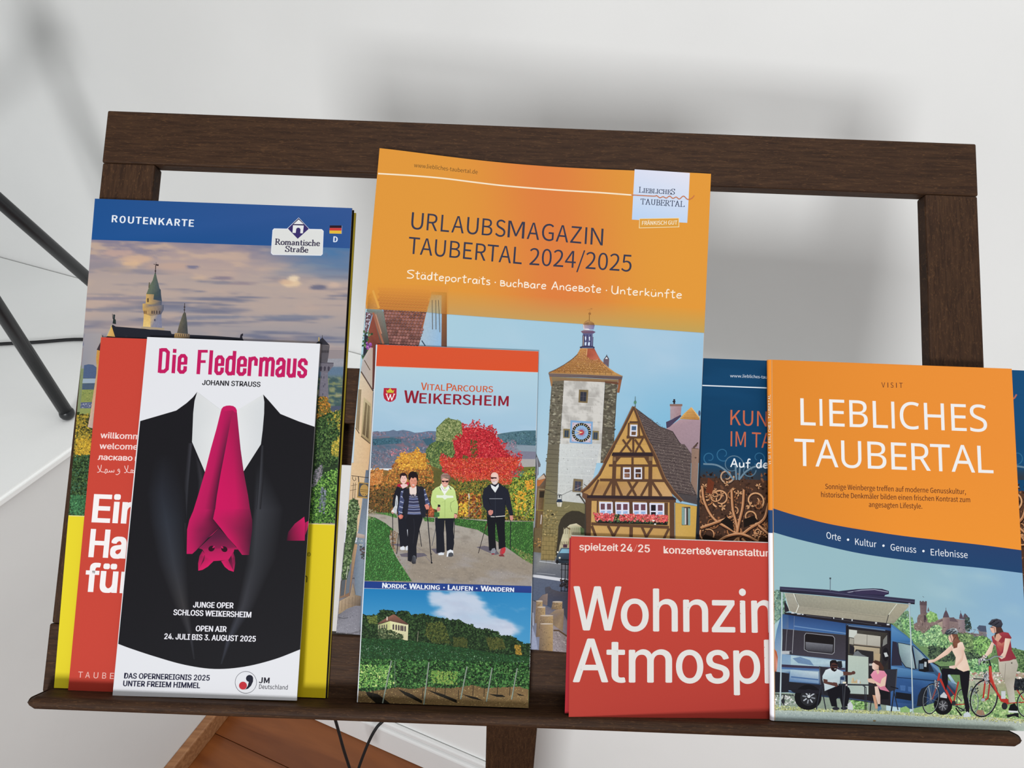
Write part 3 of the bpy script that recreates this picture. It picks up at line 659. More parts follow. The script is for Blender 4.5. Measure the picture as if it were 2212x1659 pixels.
a.L([(297, 1185), (240, 1400)], 3, '#a7a0a2')
a.D([(320, 1220), (425, 1180), (400, 1562), (215, 1562), (240, 1330)], 1300, 8, ['#4f7a35', '#6a9a44', '#3d6230', '#85b256', '#2d4b28', '#233c24'])
a.D([(300, 1310), (340, 1350), (320, 1500), (280, 1480)], 60, 8, ['#7f8590', '#5f6a70'])
# left strip (R2)
a.frame(0, 0, 1); a.P([(166, 790), (205, 790), (190, 895), (160, 895)], '#7f8a66', .5)
a.P([(160, 890), (205, 890), (185, 1120), (140, 1120)], '#34421f', 1.0); a.frame(100, 720, 3.95)
a.D([(240, 700), (300, 700), (260, 1040), (205, 1040)], 260, 10, ['#7c7330', '#9c8a38', '#4f4c24', '#c7a53c']); a.D([(205, 1040), (260, 1040), (230, 1550), (170, 1550)], 300, 10, ['#33492a', '#46613a', '#24361f', '#3f6248'])
a.P([(330, 0), (470, 0), (440, 300), (300, 300)], ['#9c979c', '#a39c9c', '#a39c9e', '#8f9099'])
a.P([(322, 272), (360, 264), (400, 268), (440, 300), (430, 385), (313, 385)], '#4f6080', .4); a.P([(313, 388), (432, 386), (425, 425), (308, 425)], '#9aa9b8')
a.P([(308, 428), (425, 424), (420, 480), (305, 480)], '#4c5c70', .5); a.P([(305, 480), (420, 480), (410, 590), (295, 590)], '#8a9353', .6); a.D([(305, 485), (420, 485), (410, 580), (297, 580)], 40, 10, ['#5c6f45', '#a5a65f', '#77854a'], .25, rot=0)
a.P([(295, 590), (410, 585), (400, 640), (290, 640)], '#5c6480', .5); a.D([(295, 600), (400, 600), (395, 635), (290, 635)], 30, 7, ['#c9c4cc', '#8e93a8', '#4a5068'], .4, rot=0)
a.P([(290, 640), (400, 640), (380, 700), (282, 700)], '#8c9658', .5)
a.P([(432, 150), (462, 80), (470, 0), (470, 60), (455, 260), (430, 280), (424, 215)], '#c8954c', .4); a.P([(430, 140), (462, 75), (462, 150)], '#3f3438'); a.P([(425, 400), (455, 250), (430, 270)], '#caa05c')
a.P([(352, 800), (375, 690), (440, 260), (455, 400), (395, 815)], ['#c9b0a0', '#cfa992', '#c79a5e', '#cf9f77', '#b9a8a0'], .3)
a.P([(280, 690), (360, 690), (352, 800), (395, 810), (330, 1555), (200, 1555)], '#3b4526', 1.0)
a.D([(280, 690), (365, 690), (350, 800), (388, 830), (370, 1060), (245, 1050)], 650, 10, ['#7c7330', '#9c8a38', '#4f4c24', '#c7a53c', '#3a3a22', '#b3973a'])
a.D([(262, 900), (382, 900), (372, 1060), (250, 1060)], 160, 11, ['#d9b13c', '#c39a34', '#a88a34'])
a.D([(245, 1040), (370, 1040), (335, 1550), (205, 1550)], 900, 11, ['#33492a', '#46613a', '#24361f', '#597444', '#1f2f20', '#3f6248'])
a.D([(210, 1380), (340, 1380), (335, 1550), (205, 1550)], 200, 11, ['#3f7048', '#4f8556', '#356041'])
a.frame(0, 0, 1)
a.P([(148, 1113), (400, 1123), (725, 1133), (703, 1510), (113, 1488)], ['#ead62f', '#e6d02c', '#dfc823', '#d6bc1c', '#e8d52e'])
a.L([(149, 1114), (725, 1133.5)], 2, '#e7dc8c')
a.L([(667.3 + 3.6 * math.cos(q), 1197.5 + 3.9 * math.sin(q)) for q in np.linspace(0, 6.28, 14)], 1.1, '#57521c'); a.T('R', (665.2, 1200), (669.3, 1200.2), 5, '#57521c', 'src')
a.T('bahn', (610, 1256), (663.5, 1258), 19, '#4a4414', 'src')
a.build('cover_print', t, mw)
# ---------------------------------------------------- welcome brochure
eq = [(218.5, 728.5), (602, 742.5), (531, 1503), (147, 1491.5)]
t = thing('welcome_brochure', (147, 1491), 'plain red brochure greeting in several languages, its right side covered by the bat flyer', 'brochure')
ew = lambda u, v: lean(0.0064, 0.0058)(u, v) - 0.0016 * np.clip((vG + 0.012 - v) / 0.012, 0, 1) ** 2
sheet('cover', t, eq, ew, 0.0008, '#c94638', nu=4, nv=40)
a = Art(eq, 5)
a.frame(100, 720, 3.95)
a.P([(478, 33), (1990, 90), (1720, 3100), (180, 3052)], '#c94638', .05); a.L([(470, 34), (858, 38)], 3, '#d9584a')
a.T('willkommen', (462, 893), (884, 908), 50, '#f6d9d4', 'inter', .038); a.T('welcome', (454, 985), (778, 993), 50, '#f6d9d4', 'inter', .038)
a.T('ласкаво', (441, 1079), (732, 1087), 36 / .74, '#f6d9d4', 'inter', .05); a.T('просимо', (757, 1088), (1060, 1098), 48, '#f6d9d4', 'inter', .05)
for q_, w_ in [([(440, 1128), (446, 1150), (468, 1180), (480, 1183)], 5), ([(470, 1122), (466, 1150), (452, 1182), (434, 1186)], 5), ([(480, 1183), (500, 1184), (506, 1160), (520, 1165), (516, 1184), (505, 1195), (498, 1184)], 5),
               ([(516, 1184), (536, 1184), (540, 1172), (546, 1184), (556, 1184), (558, 1172), (566, 1184), (577, 1182), (578, 1165)], 5), ([(626, 1165), (618, 1158), (610, 1168), (618, 1178), (626, 1172), (624, 1192), (606, 1206), (592, 1202)], 5),
               ([(668, 1130), (674, 1152), (694, 1184), (706, 1187)], 5), ([(698, 1126), (694, 1152), (680, 1186), (664, 1188)], 5), ([(706, 1187), (722, 1188), (724, 1166), (742, 1170), (752, 1182), (744, 1190), (734, 1180), (738, 1168)], 5), ([(722, 1188), (750, 1190)], 5)]:
    a.L(spline(q_, 4), w_, '#f6d9d4')
a.frame(100, 900, 632 / 240.)
a.T('Ein', (264, 597), (518, 607), 153, '#f7f1f0', 'inter', .045)
a.T('Haus', (246, 795), (640, 812), 153, '#f7f1f0', 'inter', .045)
a.T('für', (222, 992), (478, 1002), 153, '#f7f1f0', 'inter', .045)
for i, ch in enumerate('TAUBERTAL'):
    x = [180, 221, 268, 317, 361, 405, 450, 495, 540][i]; y = 1484 + (x - 180) * .04; a.T(ch, (x, y), (x + (26 if ch in 'TAU' else 22), y + 1), 34, '#f0c3bb', 'inter')
a.build('cover_print', t, ew, vcuts=[.93, .945, .96, .97, .98, .99])
# ---------------------------------------------------- bat flyer
fq = [(318, 728), (691.5, 742.5), (641, 1513.5), (243, 1502.5)]
t = thing('opera_flyer', (243, 1502), 'white and black opera flyer with a pink bat necktie on a dark suit', 'flyer')
fw = lambda u, v: lean(0.0128, 0.0074)(u, v) - 0.0010 * np.clip((vG + 0.008 - v) / 0.008, 0, 1) ** 2
sheet('cover', t, fq, fw, 0.0007, '#e4e4e8', nu=4, nv=40)
a = Art(fq, 6)
F1 = (230, 720, 4.047); F2 = (230, 1100, 3.857)
def cv(fr, pts): return [(x / fr[2] + fr[0], y / fr[2] + fr[1]) for x, y in pts]
blk = '#1b1a1e'
a.P(cv(F1, [(295, 767), (450, 722), (610, 675), (700, 610), (755, 560), (793, 512), (770, 590), (758, 700), (752, 850), (748, 950), (862, 1215), (1030, 1400), (1200, 1205), (1350, 970), (1365, 850), (1375, 700), (1378, 600), (1370, 535), (1420, 590), (1520, 705), (1680, 770), (1834, 822)]) +
    cv(F2, [(1700, 120)] + [tuple(p) for p in spline([(1614, 1168), (1400, 1250), (1150, 1312), (900, 1331), (650, 1296), (400, 1226), (200, 1160), (98, 1122)], 6)]), blk, .25)
a.frame(*F1)
a.P([(793, 512), (1000, 670), (960, 900), (862, 1215), (748, 950), (752, 850), (758, 700), (770, 590)], ['#d9dada', '#dfe0e0', '#e2e3e3', '#dcdddd', '#d4d6d7', '#d4d6d7', '#d4d6d7', '#d6d7d8'])
a.P([(1370, 535), (1150, 668), (1165, 900), (1200, 1205), (1350, 970), (1365, 850), (1378, 700), (1380, 600)], ['#dcdddd', '#e0e1e1', '#e1e2e3', '#dfe0e0', '#d6d8da', '#d4d6d8', '#d4d6d8', '#d6d8da'])
# lapel sheen printed on the suit (soft beams)
def soft(fr, L_, M_, R_, cL, cM, cR):
    a.frame(*fr); n = len(M_); a.M([[L_[i], M_[i], R_[i]] for i in range(n)], [[cL, cM[i], cR] for i in range(n)], 8)
soft(F2, [(340, 0), (430, 450), (560, 800), (690, 1080), (722, 1250)], [(480, 0), (560, 450), (640, 800), (705, 1080), (730, 1250)], [(665, 0), (672, 450), (690, 800), (722, 1080), (738, 1250)], blk, ['#2e323c', '#33353c', '#383638', '#34343a', '#2a2a2e'], blk)
soft(F2, [(1225, 0), (1160, 450), (1090, 800), (990, 1100), (948, 1290)], [(1260, 0), (1230, 450), (1140, 800), (1012, 1100), (956, 1290)], [(1480, 0), (1420, 400), (1230, 820), (1050, 1080), (965, 1290)], blk, ['#3a3b41', '#333439', '#38383e', '#3a3c46', '#2c2d33'], blk)
soft(F1, [(712, 960), (680, 1300), (668, 1659), (682, 1900)], [(742, 960), (712, 1300), (688, 1659), (686, 1900)], [(752, 960), (722, 1300), (702, 1659), (690, 1900)], blk, ['#3a3940', '#34343a', '#27272c', blk], blk)
soft(F1, [(381, 1659), (350, 1400), (420, 1050)], [(526, 1659), (480, 1400), (500, 1050)], [(700, 1659), (690, 1400), (600, 1050)], blk, ['#2f333c', '#282a32', blk], blk)
soft(F1, [(1300, 1150), (1290, 1350), (1285, 1538)], [(1335, 1150), (1330, 1350), (1322, 1538)], [(1380, 1150), (1470, 1350), (1553, 1538)], blk, [blk, '#2c2d32', '#393a40'], blk)
soft(F1, [(1312, 1538), (1330, 1300), (1352, 980)], [(1322, 1538), (1342, 1300), (1362, 980)], [(1350, 1538), (1370, 1300), (1376, 980)], blk, ['#3f4046', '#3c3d43', '#35353a'], blk)
soft(F1, [(770, 1030), (800, 1300), (790, 1500)], [(800, 1110), (830, 1280), (805, 1500)], [(862, 1215), (850, 1290), (820, 1500)], blk, ['#2a292e', '#37353b', '#222126'], blk)
# tie / folded wings
a.frame(*F1)
pk, pd = '#c3195c', '#471430'
Lf = [(1000, 680), (960, 840), (912, 1010), (860, 1215), (800, 1420), (725, 1659)]; Mf = [(1040, 680), (1008, 840), (972, 1010), (930, 1215), (880, 1420), (830, 1659)]; Rf = [(1102, 672), (1072, 840), (1040, 1010), (1000, 1215), (965, 1420), (935, 1659)]
a.P([(1000, 682), (1006, 660), (1022, 642), (1048, 633), (1078, 631), (1108, 636), (1128, 650), (1139, 672), (1141, 700), (1090, 760), (1000, 700)], pk)
Rr = [(1141, 695), (1155, 840), (1172, 1010), (1200, 1215), (1238, 1420), (1272, 1659)]; Rm = [(1122, 690), (1112, 840), (1112, 1010), (1118, 1215), (1130, 1420), (1140, 1659)]
a.M([[Lf[i], Mf[i], Rf[i]] for i in range(6)], [[pk, '#b51957', x] for x in ('#a81a50', '#7d1a44', '#5c1a3a', pd, pd, pd)], 8)
a.M([[Rf[i], Rm[i], Rr[i]] for i in range(6)], [['#9e1c4e', '#a51a50', '#a51a50'], ['#b0184f', '#a8184e', '#981a4c'], ['#c2165a', '#b01852', '#8c1a48'], ['#c8155a', '#bb1756', '#841b44'], ['#cc145c', '#c41659', '#8a1a46'], ['#cb145c', '#c5165a', '#7d1a42']], 8)
a.frame(*F2)
a.P([(729, 0), (895, 0), (895, 80), (945, 150), (880, 215), (800, 270), (750, 340), (715, 372), (668, 372), (672, 170)], pk)
a.M([[(729, 0), (838, 0), (904, 0)], [(690, 90), (800, 90), (892, 82)], [(672, 170), (780, 170), (945, 150)], [(670, 260), (740, 250), (845, 240)], [(668, 372), (715, 372), (790, 300)]],
    [[pk, '#b31957', pd], [pk, '#a01a50', '#42142c'], [pk, '#8a1a48', '#3c1228'], [pk, '#a01a50', '#561838'], [pk, '#c0195a', '#6e1a40']], 8)
a.M([[(904, 0), (1058, 0), (1197, 0)], [(888, 80), (1060, 80), (1214, 90)], [(945, 150), (1080, 160), (1214, 170)], [(1010, 235), (1110, 240), (1203, 260)], [(1080, 312), (1130, 330), (1193, 330)], [(1130, 380), (1160, 381), (1188, 381)]],
    [['#cb145c', '#c2165a', '#7d1a42'], ['#c8165c', '#a81a50', '#5e1836'], ['#c8165c', '#941a4a', '#4c1630'], ['#c8165c', '#921a48', '#4a1630'], ['#c01658', '#8d1a48', '#5c1836'], ['#b41a56', '#8a1a46', '#5c1836']], 8)
a.P([(940, 160), (1000, 225), (1078, 315), (1110, 335), (1065, 335), (1055, 372), (1030, 400), (995, 425), (890, 432), (850, 410), (822, 375), (800, 335), (770, 325), (860, 240)], ['#4d1834', '#5a1a3a', '#861b48', '#a81c54', '#b91b58', '#c01a5b', '#c41a5c', '#c51a5c', '#c51a5c', '#c41a5c', '#b81b58', '#a01c50', '#8a1b4a', '#5e1a3c'])
a.P([(800, 345), (822, 375), (850, 405), (892, 432), (845, 478), (800, 505), (765, 512), (764, 450), (775, 390)], ['#8d1b48', '#c41a5c', '#c41a5c', '#d01a60', '#d61b62', '#d61b62', '#d61b62', '#b01a54', '#8d1b48'])
a.P([(822, 375), (768, 505), (785, 470), (812, 430)], ['#4f1531', '#8d1b48', '#7a1a42', '#4f1531'])
a.P([(1055, 355), (1030, 400), (995, 425), (955, 432), (985, 480), (1020, 508), (1060, 521), (1073, 450), (1070, 400)], ['#8d1b48', '#c41a5c', '#c41a5c', '#d01a60', '#d61b62', '#d61b62', '#d61b62', '#7a1a42', '#6d1a3c'])
a.P([(1040, 385), (1060, 515), (1040, 480), (1015, 425)], ['#4f1531', '#8d1b48', '#7a1a42', '#4f1531'])
a.E(875, 328, 27, 23, '#2a0f1c', -30); a.E(982, 333, 27, 23, '#2a0f1c', 30)
a.E(893, 315, 6, 12, '#c41a5c', 50); a.E(964, 318, 6, 12, '#c41a5c', -50)
a.P([(1500, 262), (1515, 190), (1570, 120), (1648, 62), (1655, 120), (1652, 262)], ['#2f1220', '#4f1530', '#9a1b4c', '#cf1b60', '#c51a5c', '#b01954'])
a.P([(1655, 112), (1690, 94), (1672, 170), (1656, 215)], ['#8f1a48', '#cf1b60', '#b51a56', '#8f1a48'])
a.frame(*F1)
GL = {'D': [[(.16, 0), (.16, 1)], [(.16, .945), (.6, .945), (.84, .84), (.84, .16), (.6, .055), (.16, .055)]], 'i': [[(.5, 0), (.5, .76)], [(.5, .84), (.5, 1.0)]], 'l': [[(.5, 0), (.5, 1)]],
      'e': [[(.84, .30), (.84, .14), (.64, .06), (.36, .06), (.16, .15), (.16, .64), (.36, .73), (.64, .73), (.84, .64), (.84, .37)], [(.98, .42), (.2, .42)]],
      'F': [[(.16, 0), (.16, 1)], [(.16, .945), (1, .945)], [(.16, .52), (.85, .52)]], 'd': [[(.84, 0), (.84, 1)], [(.84, .64), (.62, .73), (.36, .73), (.16, .63), (.16, .16), (.36, .06), (.62, .06), (.84, .15)]],
      'r': [[(.18, 0), (.18, .78)], [(.18, .62), (.4, .72), (.64, .735), (.84, .66), (.84, .42)]], 'm': [[(.1, 0), (.1, .78)], [(.1, .62), (.28, .73), (.42, .72), (.5, .62), (.5, 0)], [(.5, .62), (.68, .73), (.82, .72), (.9, .62), (.9, 0)]],
      'a': [[(.18, .5), (.18, .64), (.38, .73), (.62, .73), (.84, .64), (.84, 0)], [(.84, .44), (.4, .36), (.16, .26), (.16, .13), (.34, .055), (.6, .06), (.84, .17)]], 'u': [[(.16, .78), (.16, .16), (.36, .06), (.6, .06), (.84, .17)], [(.84, .78), (.84, 0)]],
      's': [[(.84, .52), (.84, .64), (.64, .73), (.36, .73), (.16, .64), (.16, .5), (.84, .28), (.84, .15), (.64, .06), (.36, .06), (.16, .15), (.16, .28)]]}
for ch, x0, x1 in [('D', 448, 542), ('i', 556, 610), ('e', 618, 697), ('F', 788, 872), ('l', 878, 930), ('e', 942, 1020), ('d', 1036, 1120), ('e', 1136, 1218), ('r', 1232, 1312), ('m', 1330, 1462), ('a', 1476, 1556), ('u', 1574, 1650), ('s', 1668, 1748)]:
    for st_ in GL[ch]:
        pts = [(x0 + x * (x1 - x0) + y * 212 * .067, 345 + (x0 - 448) * .036 - y * 212) for x, y in st_]; hz = abs(pts[0][1] - pts[-1][1]) < 4 and len(pts) == 2
        a.L(pts, 24 if hz else 31, '#c21c5e')
a.T('JOHANN STRAUSS', (837, 451), (1343, 468), 43, '#26252a', 'inter', .045)
a.frame(*F2)
for s_, p, q_ in [('JUNGE OPER', (722, 818), (1055, 825)), ('SCHLOSS WEIKERSHEIM', (558, 881), (1203, 902)), ('OPEN AIR', (744, 1016), (997, 1022)), ('24. JULI BIS 3. AUGUST 2025', (482, 1081), (1241, 1103))]:
    a.T(s_, p, q_, 46, '#eceaf0', 'inter', .045)
a.T('DAS OPERNEREIGNIS 2025', (147, 1409), (857, 1428), 45, '#25263e', 'inter', .045); a.T('UNTER FREIEM HIMMEL', (139, 1473), (777, 1491), 45, '#25263e', 'inter', .045)
a.L([(1161 + 89 * math.cos(q), 1443 + 91 * math.sin(q)) for q in np.linspace(0, 2 * PI, 40)], 3.5, '#6b6b74')
a.E(1192, 1410, 30, 29, '#212230'); a.P([(1222, 1405), (1221, 1435), (1205, 1470), (1180, 1495), (1147, 1505), (1160, 1498), (1178, 1470), (1186, 1436), (1180, 1425)], '#212230')
a.E(1137, 1470, 33, 33, '#c3303a', 20)
a.T('JM', (1270, 1447), (1355, 1450), 46, '#22222c', 'src', .05); a.T('Deutschland', (1270, 1496), (1509, 1503), 36, '#35353f', 'src')
a.build('cover_print', t, fw, vcuts=[.95, .96, .97, .98, .99])
# ---------------------------------------------------- big orange holiday magazine
q4 = [(820, 320), (1536, 375.5), (1491, 1432), (726, 1367)]
t = thing('travel_magazine', (900, 1383), 'large orange holiday magazine with a gate tower and half-timbered house, leaning behind the smaller brochures', 'magazine')
def gw(u, v):
    s_ = np.clip((u + 0.093) / 0.21, 0, 1); tt = np.clip((v - 0.06) / 0.09, 0, 1)
    return 0.0040 + 0.0028 * (2 * s_ - 1) ** 2 * tt ** 2 * np.where(s_ < .5, 1, .35)
tb = lambda s_: 12.5 * max(0.0, math.sin(PI * s_)) ** 1.3 * (1.15 - .5 * s_)
sheet('cover', t, q4 + [tb], lambda u, v: gw(u, v), 0.0007, '#dd9a3e', nu=26, nv=46)
sheet('pages', t, [(822, 323), (1534, 378), (1490, 1430), (727, 1364), tb], lambda u, v: gw(u, v) - 0.0009, 0.0022, '#e4e2dc', nu=14, nv=10, matl=M_PAGE)
a = Art(q4, 8)
def osh(S, T):
    d = np.exp(-((S - .52) / .2) ** 2)
    c = mixc((222, 148, 56), (222, 127, 62), d); c = mixc(c, (227, 152, 56), sm(.7, 1, S)); c = mixc(c, (216, 142, 58), .5 * sm(.25, 0, S) * sm(.4, 0, T))
    f = sm(.80, 1.0, T) * .85; k = mixc((198, 148, 92), (190, 158, 84), S); return mixc(c, k, f)
def ty(x):                                             # y of the printed top edge at x
    s_ = (x - 820) / 716; return 320 + 55.5 * s_ + tb(s_)
# photo part first, the orange field over it
def psky(S, T):
    n = fbm(S * 5, T * 5, 2); c = mixc((172, 204, 216), (158, 194, 218), S); c = mixc(c, (196, 208, 218), sm(.3, .9, T) * sm(.9, .2, S)); c = mixc(c, (128, 184, 214), sm(.5, 1, S) * sm(.15, .5, T) * sm(.9, .5, T))
    c = mixc(c, (222, 222, 230), sm(.55, 1.0, T) * sm(.85, .1, S)); return mixc(c, (206, 214, 226), sm(.5, .8, n) * .2)
a.grid([(792, 640), (1522, 690), (1503, 1175), (740, 1175)], 34, 34, psky)
a.P([(735, 1172), (1504, 1172), (1490, 1435), (725, 1370)], ['#77747a', '#7c7a80', '#8a8584', '#84828a'], .6)
a.D([(735, 1180), (1500, 1180), (1490, 1430), (728, 1368)], 400, 5, ['#8d8a8e', '#66646a', '#9c979a', '#75706e'], .4, rot=3)
# left street of houses (M2, M3)
a.frame(700, 600, 3.317)
a.P([(320, 60), (880, 80), (880, 495), (330, 480)], '#8fb4d4')
a.P([(740, 100), (845, 110), (842, 495), (680, 490)], ['#a8b9c4', '#9dbad0', '#8fb6d8', '#a9bdcc'], .3)
a.P([(846, 100), (880, 104), (880, 495), (840, 492)], ['#a8672f', '#9c6534', '#5d4238', '#6b4a3a'], .3)
a.P([(395, 60), (765, 90), (735, 240), (680, 485), (465, 480), (425, 230)], ['#b8742c', '#c4813a', '#b86b3e', '#6f4644', '#6a4343', '#94583f'], .6)
rr = np.random.RandomState(5)
for j in range(19):
    y = 84 + j * 21.5; x0 = 392 + (y - 84) * .19 + (0 if y < 232 else 5); x1 = 755 - (y - 84) * .185
    xs = np.arange(x0 + (j % 2) * 11, x1, 22)
    for x in xs:
        y_ = y + (x - x0) * .045; up_ = y < 228
        c = (196 + rr.randint(-16, 16), 128 + rr.randint(-14, 10), 58) if up_ else tuple(int(q) for q in np.array([142, 98, 92]) * (.78 + .36 * rr.rand()))
        z = a.z; a.E(x, y_ - 2, 11.5, 11, [int(v * .7) for v in c], n=8); a.z = z + .1; a.E(x, y_ - 5, 10.5, 9.5, c, n=8); a.z = z + (.002 * len(xs) if 0 else 0)
    a.z += 1
a.P([(300, 60), (340, 60), (385, 215), (350, 225), (310, 225)], ['#d8862e', '#e09a3c', '#c98a48', '#b07a44', '#a86a34'], .4)
a.D([(318, 100), (350, 100), (372, 220), (312, 220)], 60, 9, ['#c88438', '#8f5a2c', '#e0a04a', '#a86d30'], .6)
a.L([(348, 60), (395, 222)], 16, '#e8a84c')
a.P([(308, 222), (415, 228), (428, 250), (468, 475), (400, 480), (345, 262), (305, 240)], ['#7f8a86', '#8b938e', '#7a8078', '#4c4a44', '#5a4b44', '#8b7468', '#6f766f'], .5)
a.L([(352, 250), (425, 475)], 14, '#a0654e'); a.L([(370, 262), (412, 400)], 7, '#c08a70')
a.P([(350, 262), (405, 475), (370, 480), (360, 800), (345, 800), (300, 520), (318, 380)], ['#8c4a3c', '#7a4034', '#6a3830', '#5a3a38', '#5f3c38', '#7e4638', '#8c4c3e'], .3)
a.P([(300, 245), (345, 258), (305, 400), (290, 400)], '#6b5156', .8); a.D([(300, 250), (340, 260), (305, 395), (292, 395)], 40, 8, ['#cfd0da', '#7c5a66', '#4a3c44', '#a889a0'], .5)
a.P([(290, 400), (315, 420), (305, 540), (278, 580)], '#2c2f3a', .4)
a.D([(278, 380), (345, 380), (330, 600), (270, 600)], 34, 10, ['#4a6a44', '#385238', '#6b8a56']); a.D([(305, 460), (342, 465), (340, 510), (305, 510)], 14, 11, ['#94509a', '#b06ab4', '#7a4284'])
a.P([(325, 505), (350, 500), (345, 800), (262, 672), (275, 590)], ['#c9b4a6', '#b9a498', '#bcae9e', '#b4aca8', '#bab4b2'], .2)
a.P([(262, 672), (355, 820), (335, 1190), (322, 1440), (205, 1440), (225, 1050)], ['#d3c2aa', '#cbb296', '#d8b48a', '#d9b48c', '#d9bb96', '#dcc19c'], .35)
a.L([(265, 672), (352, 812)], 9, '#5b4a42'); a.L([(288, 590), (330, 662)], 6, '#6a5a4c')
a.P([(245, 800), (268, 800), (250, 1100), (228, 1070)], ['#a09074', '#8d7c60', '#8a7758', '#96836a'], .3); a.L([(226, 1075), (252, 1116)], 6, '#5a4836')
a.P([(285, 855), (338, 905), (330, 1180), (265, 1140)], ['#c4b490', '#bba984', '#9a855f', '#a8946e'], .3); a.P([(296, 890), (330, 922), (318, 1155), (275, 1118)], ['#7c6c50', '#8a7a5c', '#63523c', '#6c5a42'], .4); a.L([(312, 905), (296, 1140)], 4, '#bfae88'); a.L([(265, 1135), (330, 1188)], 8, '#6c5a44')
a.P([(335, 1190), (350, 820), (356, 820), (320, 1440), (322, 1440), (308, 1659), (290, 1659)], ['#7a7f8c', '#6c7280', '#5c6472', '#6b7484', '#76808e', '#7e8a9a', '#7e8a9a'], .3)
a.D([(205, 1360), (260, 1360), (260, 1420), (205, 1420)], 30, 10, ['#d9a548', '#e0b45c', '#b98d3c'])
a.frame(700, 1000, 3.856)
a.P([(230, 0), (350, 0), (300, 540), (240, 640), (180, 640)], ['#dcbc94', '#d8b68c', '#d4b894', '#cdb08c', '#c6a888'], .35)
a.P([(348, 60), (372, 60), (345, 600), (308, 1400), (262, 1100), (250, 900), (280, 600), (310, 380)], ['#6f7888', '#5c6878', '#8b97a6', '#7f8c9c', '#74808e', '#6a7686', '#7c8898', '#8692a2'], .4)
a.L([(228, 106), (372, 124)], 5, '#2d2622'); a.L([(240, 112), (236, 130), (250, 150), (266, 140), (262, 120)], 4, '#2d2622'); a.L([(285, 115), (290, 160)], 7, '#2d2622')
a.P([(285, 160), (372, 168), (362, 298), (275, 288)], '#b08a4a', .3); a.P([(293, 168), (368, 176), (360, 286), (284, 278)], '#4d4f52', .3)
a.E(335, 228, 36, 50, '#b58f52', g=.3); a.L([(303, 222), (368, 228)], 3, '#3c3426'); a.L([(303, 236), (368, 242)], 3, '#3c3426'); a.E(325, 262, 3, 4, '#3c3426'); a.E(345, 264, 3, 4, '#3c3426')
for x in (245, 262): a.L([(x, 165), (x - 8, 310)], 4, '#4a3b2a')
a.L([(224, 190), (275, 180)], 3, '#4a3b2a'); a.L([(216, 230), (268, 220)], 3, '#4a3b2a')
a.P([(240, 575), (340, 600), (338, 630), (240, 615)], ['#c8b4a4', '#b9a8a0', '#a49488', '#b49a86']); a.D([(240, 620), (325, 640), (320, 690), (245, 680)], 26, 9, ['#aebcb8', '#5a6a6a', '#8ea09c', '#c2beb4'], .5)
a.D([(300, 690), (335, 700), (330, 800), (305, 790)], 14, 12, ['#3c4640', '#5a4a4a'])
a.P([(125, 1130), (130, 990), (185, 960), (250, 670), (278, 680), (210, 1110)], ['#8a705c', '#4c4038', '#5a4a40', '#a48464', '#b89674', '#8a6a54'], .4)
a.P([(145, 985), (182, 962), (165, 1100), (135, 1112)], '#585c62', .3); a.P([(190, 955), (235, 760), (210, 1080), (178, 1095)], '#6a7078', .3); a.L([(186, 955), (170, 1105)], 6, '#a8886c')
a.P([(128, 1150), (215, 1105), (240, 1000), (262, 1100), (308, 1110), (305, 1190), (255, 1195), (120, 1260)], ['#b49c80', '#a89074', '#a08a70', '#8a7a68', '#7c6c5c', '#5c5048', '#84705c', '#a08a6c'], .5)
for x in (150, 178, 208, 238, 262): a.L([(x, 1145 - (x - 150) * .35), (x - 4, 1235 - (x - 150) * .4)], 2.5, '#6c5a46')
a.P([(115, 1270), (190, 1215), (260, 1190), (306, 1190), (296, 1455), (100, 1415)], ['#74727a', '#7c7a82', '#86848c', '#807e88', '#8a8890', '#8e8c94'], .5)
a.L([(118, 1285), (160, 1295), (200, 1290)], 5, '#4d4c52'); a.L([(105, 1415), (220, 1425), (300, 1400)], 14, '#6c6a70'); a.D([(110, 1280), (300, 1200), (295, 1440), (105, 1410)], 90, 6, ['#94929a', '#64626a', '#a09ea6'], .4, rot=0)
a.P([(210, 330), (240, 300), (285, 310), (270, 600), (190, 970), (150, 975), (160, 800), (195, 480)], '#3a4a30', .9)
a.D([(210, 310), (255, 290), (300, 380), (270, 470), (275, 560), (225, 640), (230, 800), (190, 950), (148, 960), (165, 780), (190, 560), (200, 420)], 420, 10, ['#4f6640', '#6d8456', '#38492e', '#8a9c72', '#2e3c28', '#5c744a'])
a.L([(200, 860), (190, 920), (185, 960)], 4, '#d9d4c8')
# gate tower (M4, M5)
a.frame(1130, 650, 4.739)
a.P([(295, 800), (420, 815), (365, 1659), (245, 1659), (270, 1150)], '#6a6355', .6)
a.P([(838, 830), (968, 845), (945, 1150), (925, 1460), (830, 1659), (790, 1659)], '#5d564a', .6)
for poly, seed in (([(295, 850), (415, 850), (368, 1659), (245, 1659)], 1), ([(838, 850), (962, 850), (920, 1500), (800, 1659)], 2)):
    a.D(poly, 110, 20, ['#75705f', '#5c5648', '#857e6b', '#4f4a3e', '#8d8877'], .55, rot=3)
for y in range(860, 1640, 62): a.L([(290 - (y - 860) * .05, y), (412 - (y - 860) * .058, y + 8)], 3, '#47423a')
for y in range(890, 1500, 58): a.L([(836 - (y - 860) * .05, y), (958 - (y - 860) * .05, y + 8)], 3, '#423c33')
a.E(278, 1120, 8, 14, '#4a463c'); a.E(292, 950, 6, 20, '#5a5448'); a.L([(962, 900), (950, 1040), (945, 1160), (932, 1330), (928, 1460)], 6, '#4c463a')
def plast(S, T):
    n = fbm(S * 6, T * 12, 31); n2 = fbm(S * 20, T * 40, 12); c = mixc((208, 204, 198), (178, 174, 168), sm(.45, .72, n)); c = mixc(c, (150, 144, 138), sm(.6, .85, n2) * .5); return mixc(c, (206, 212, 210), sm(.6, 1, T) * .5)
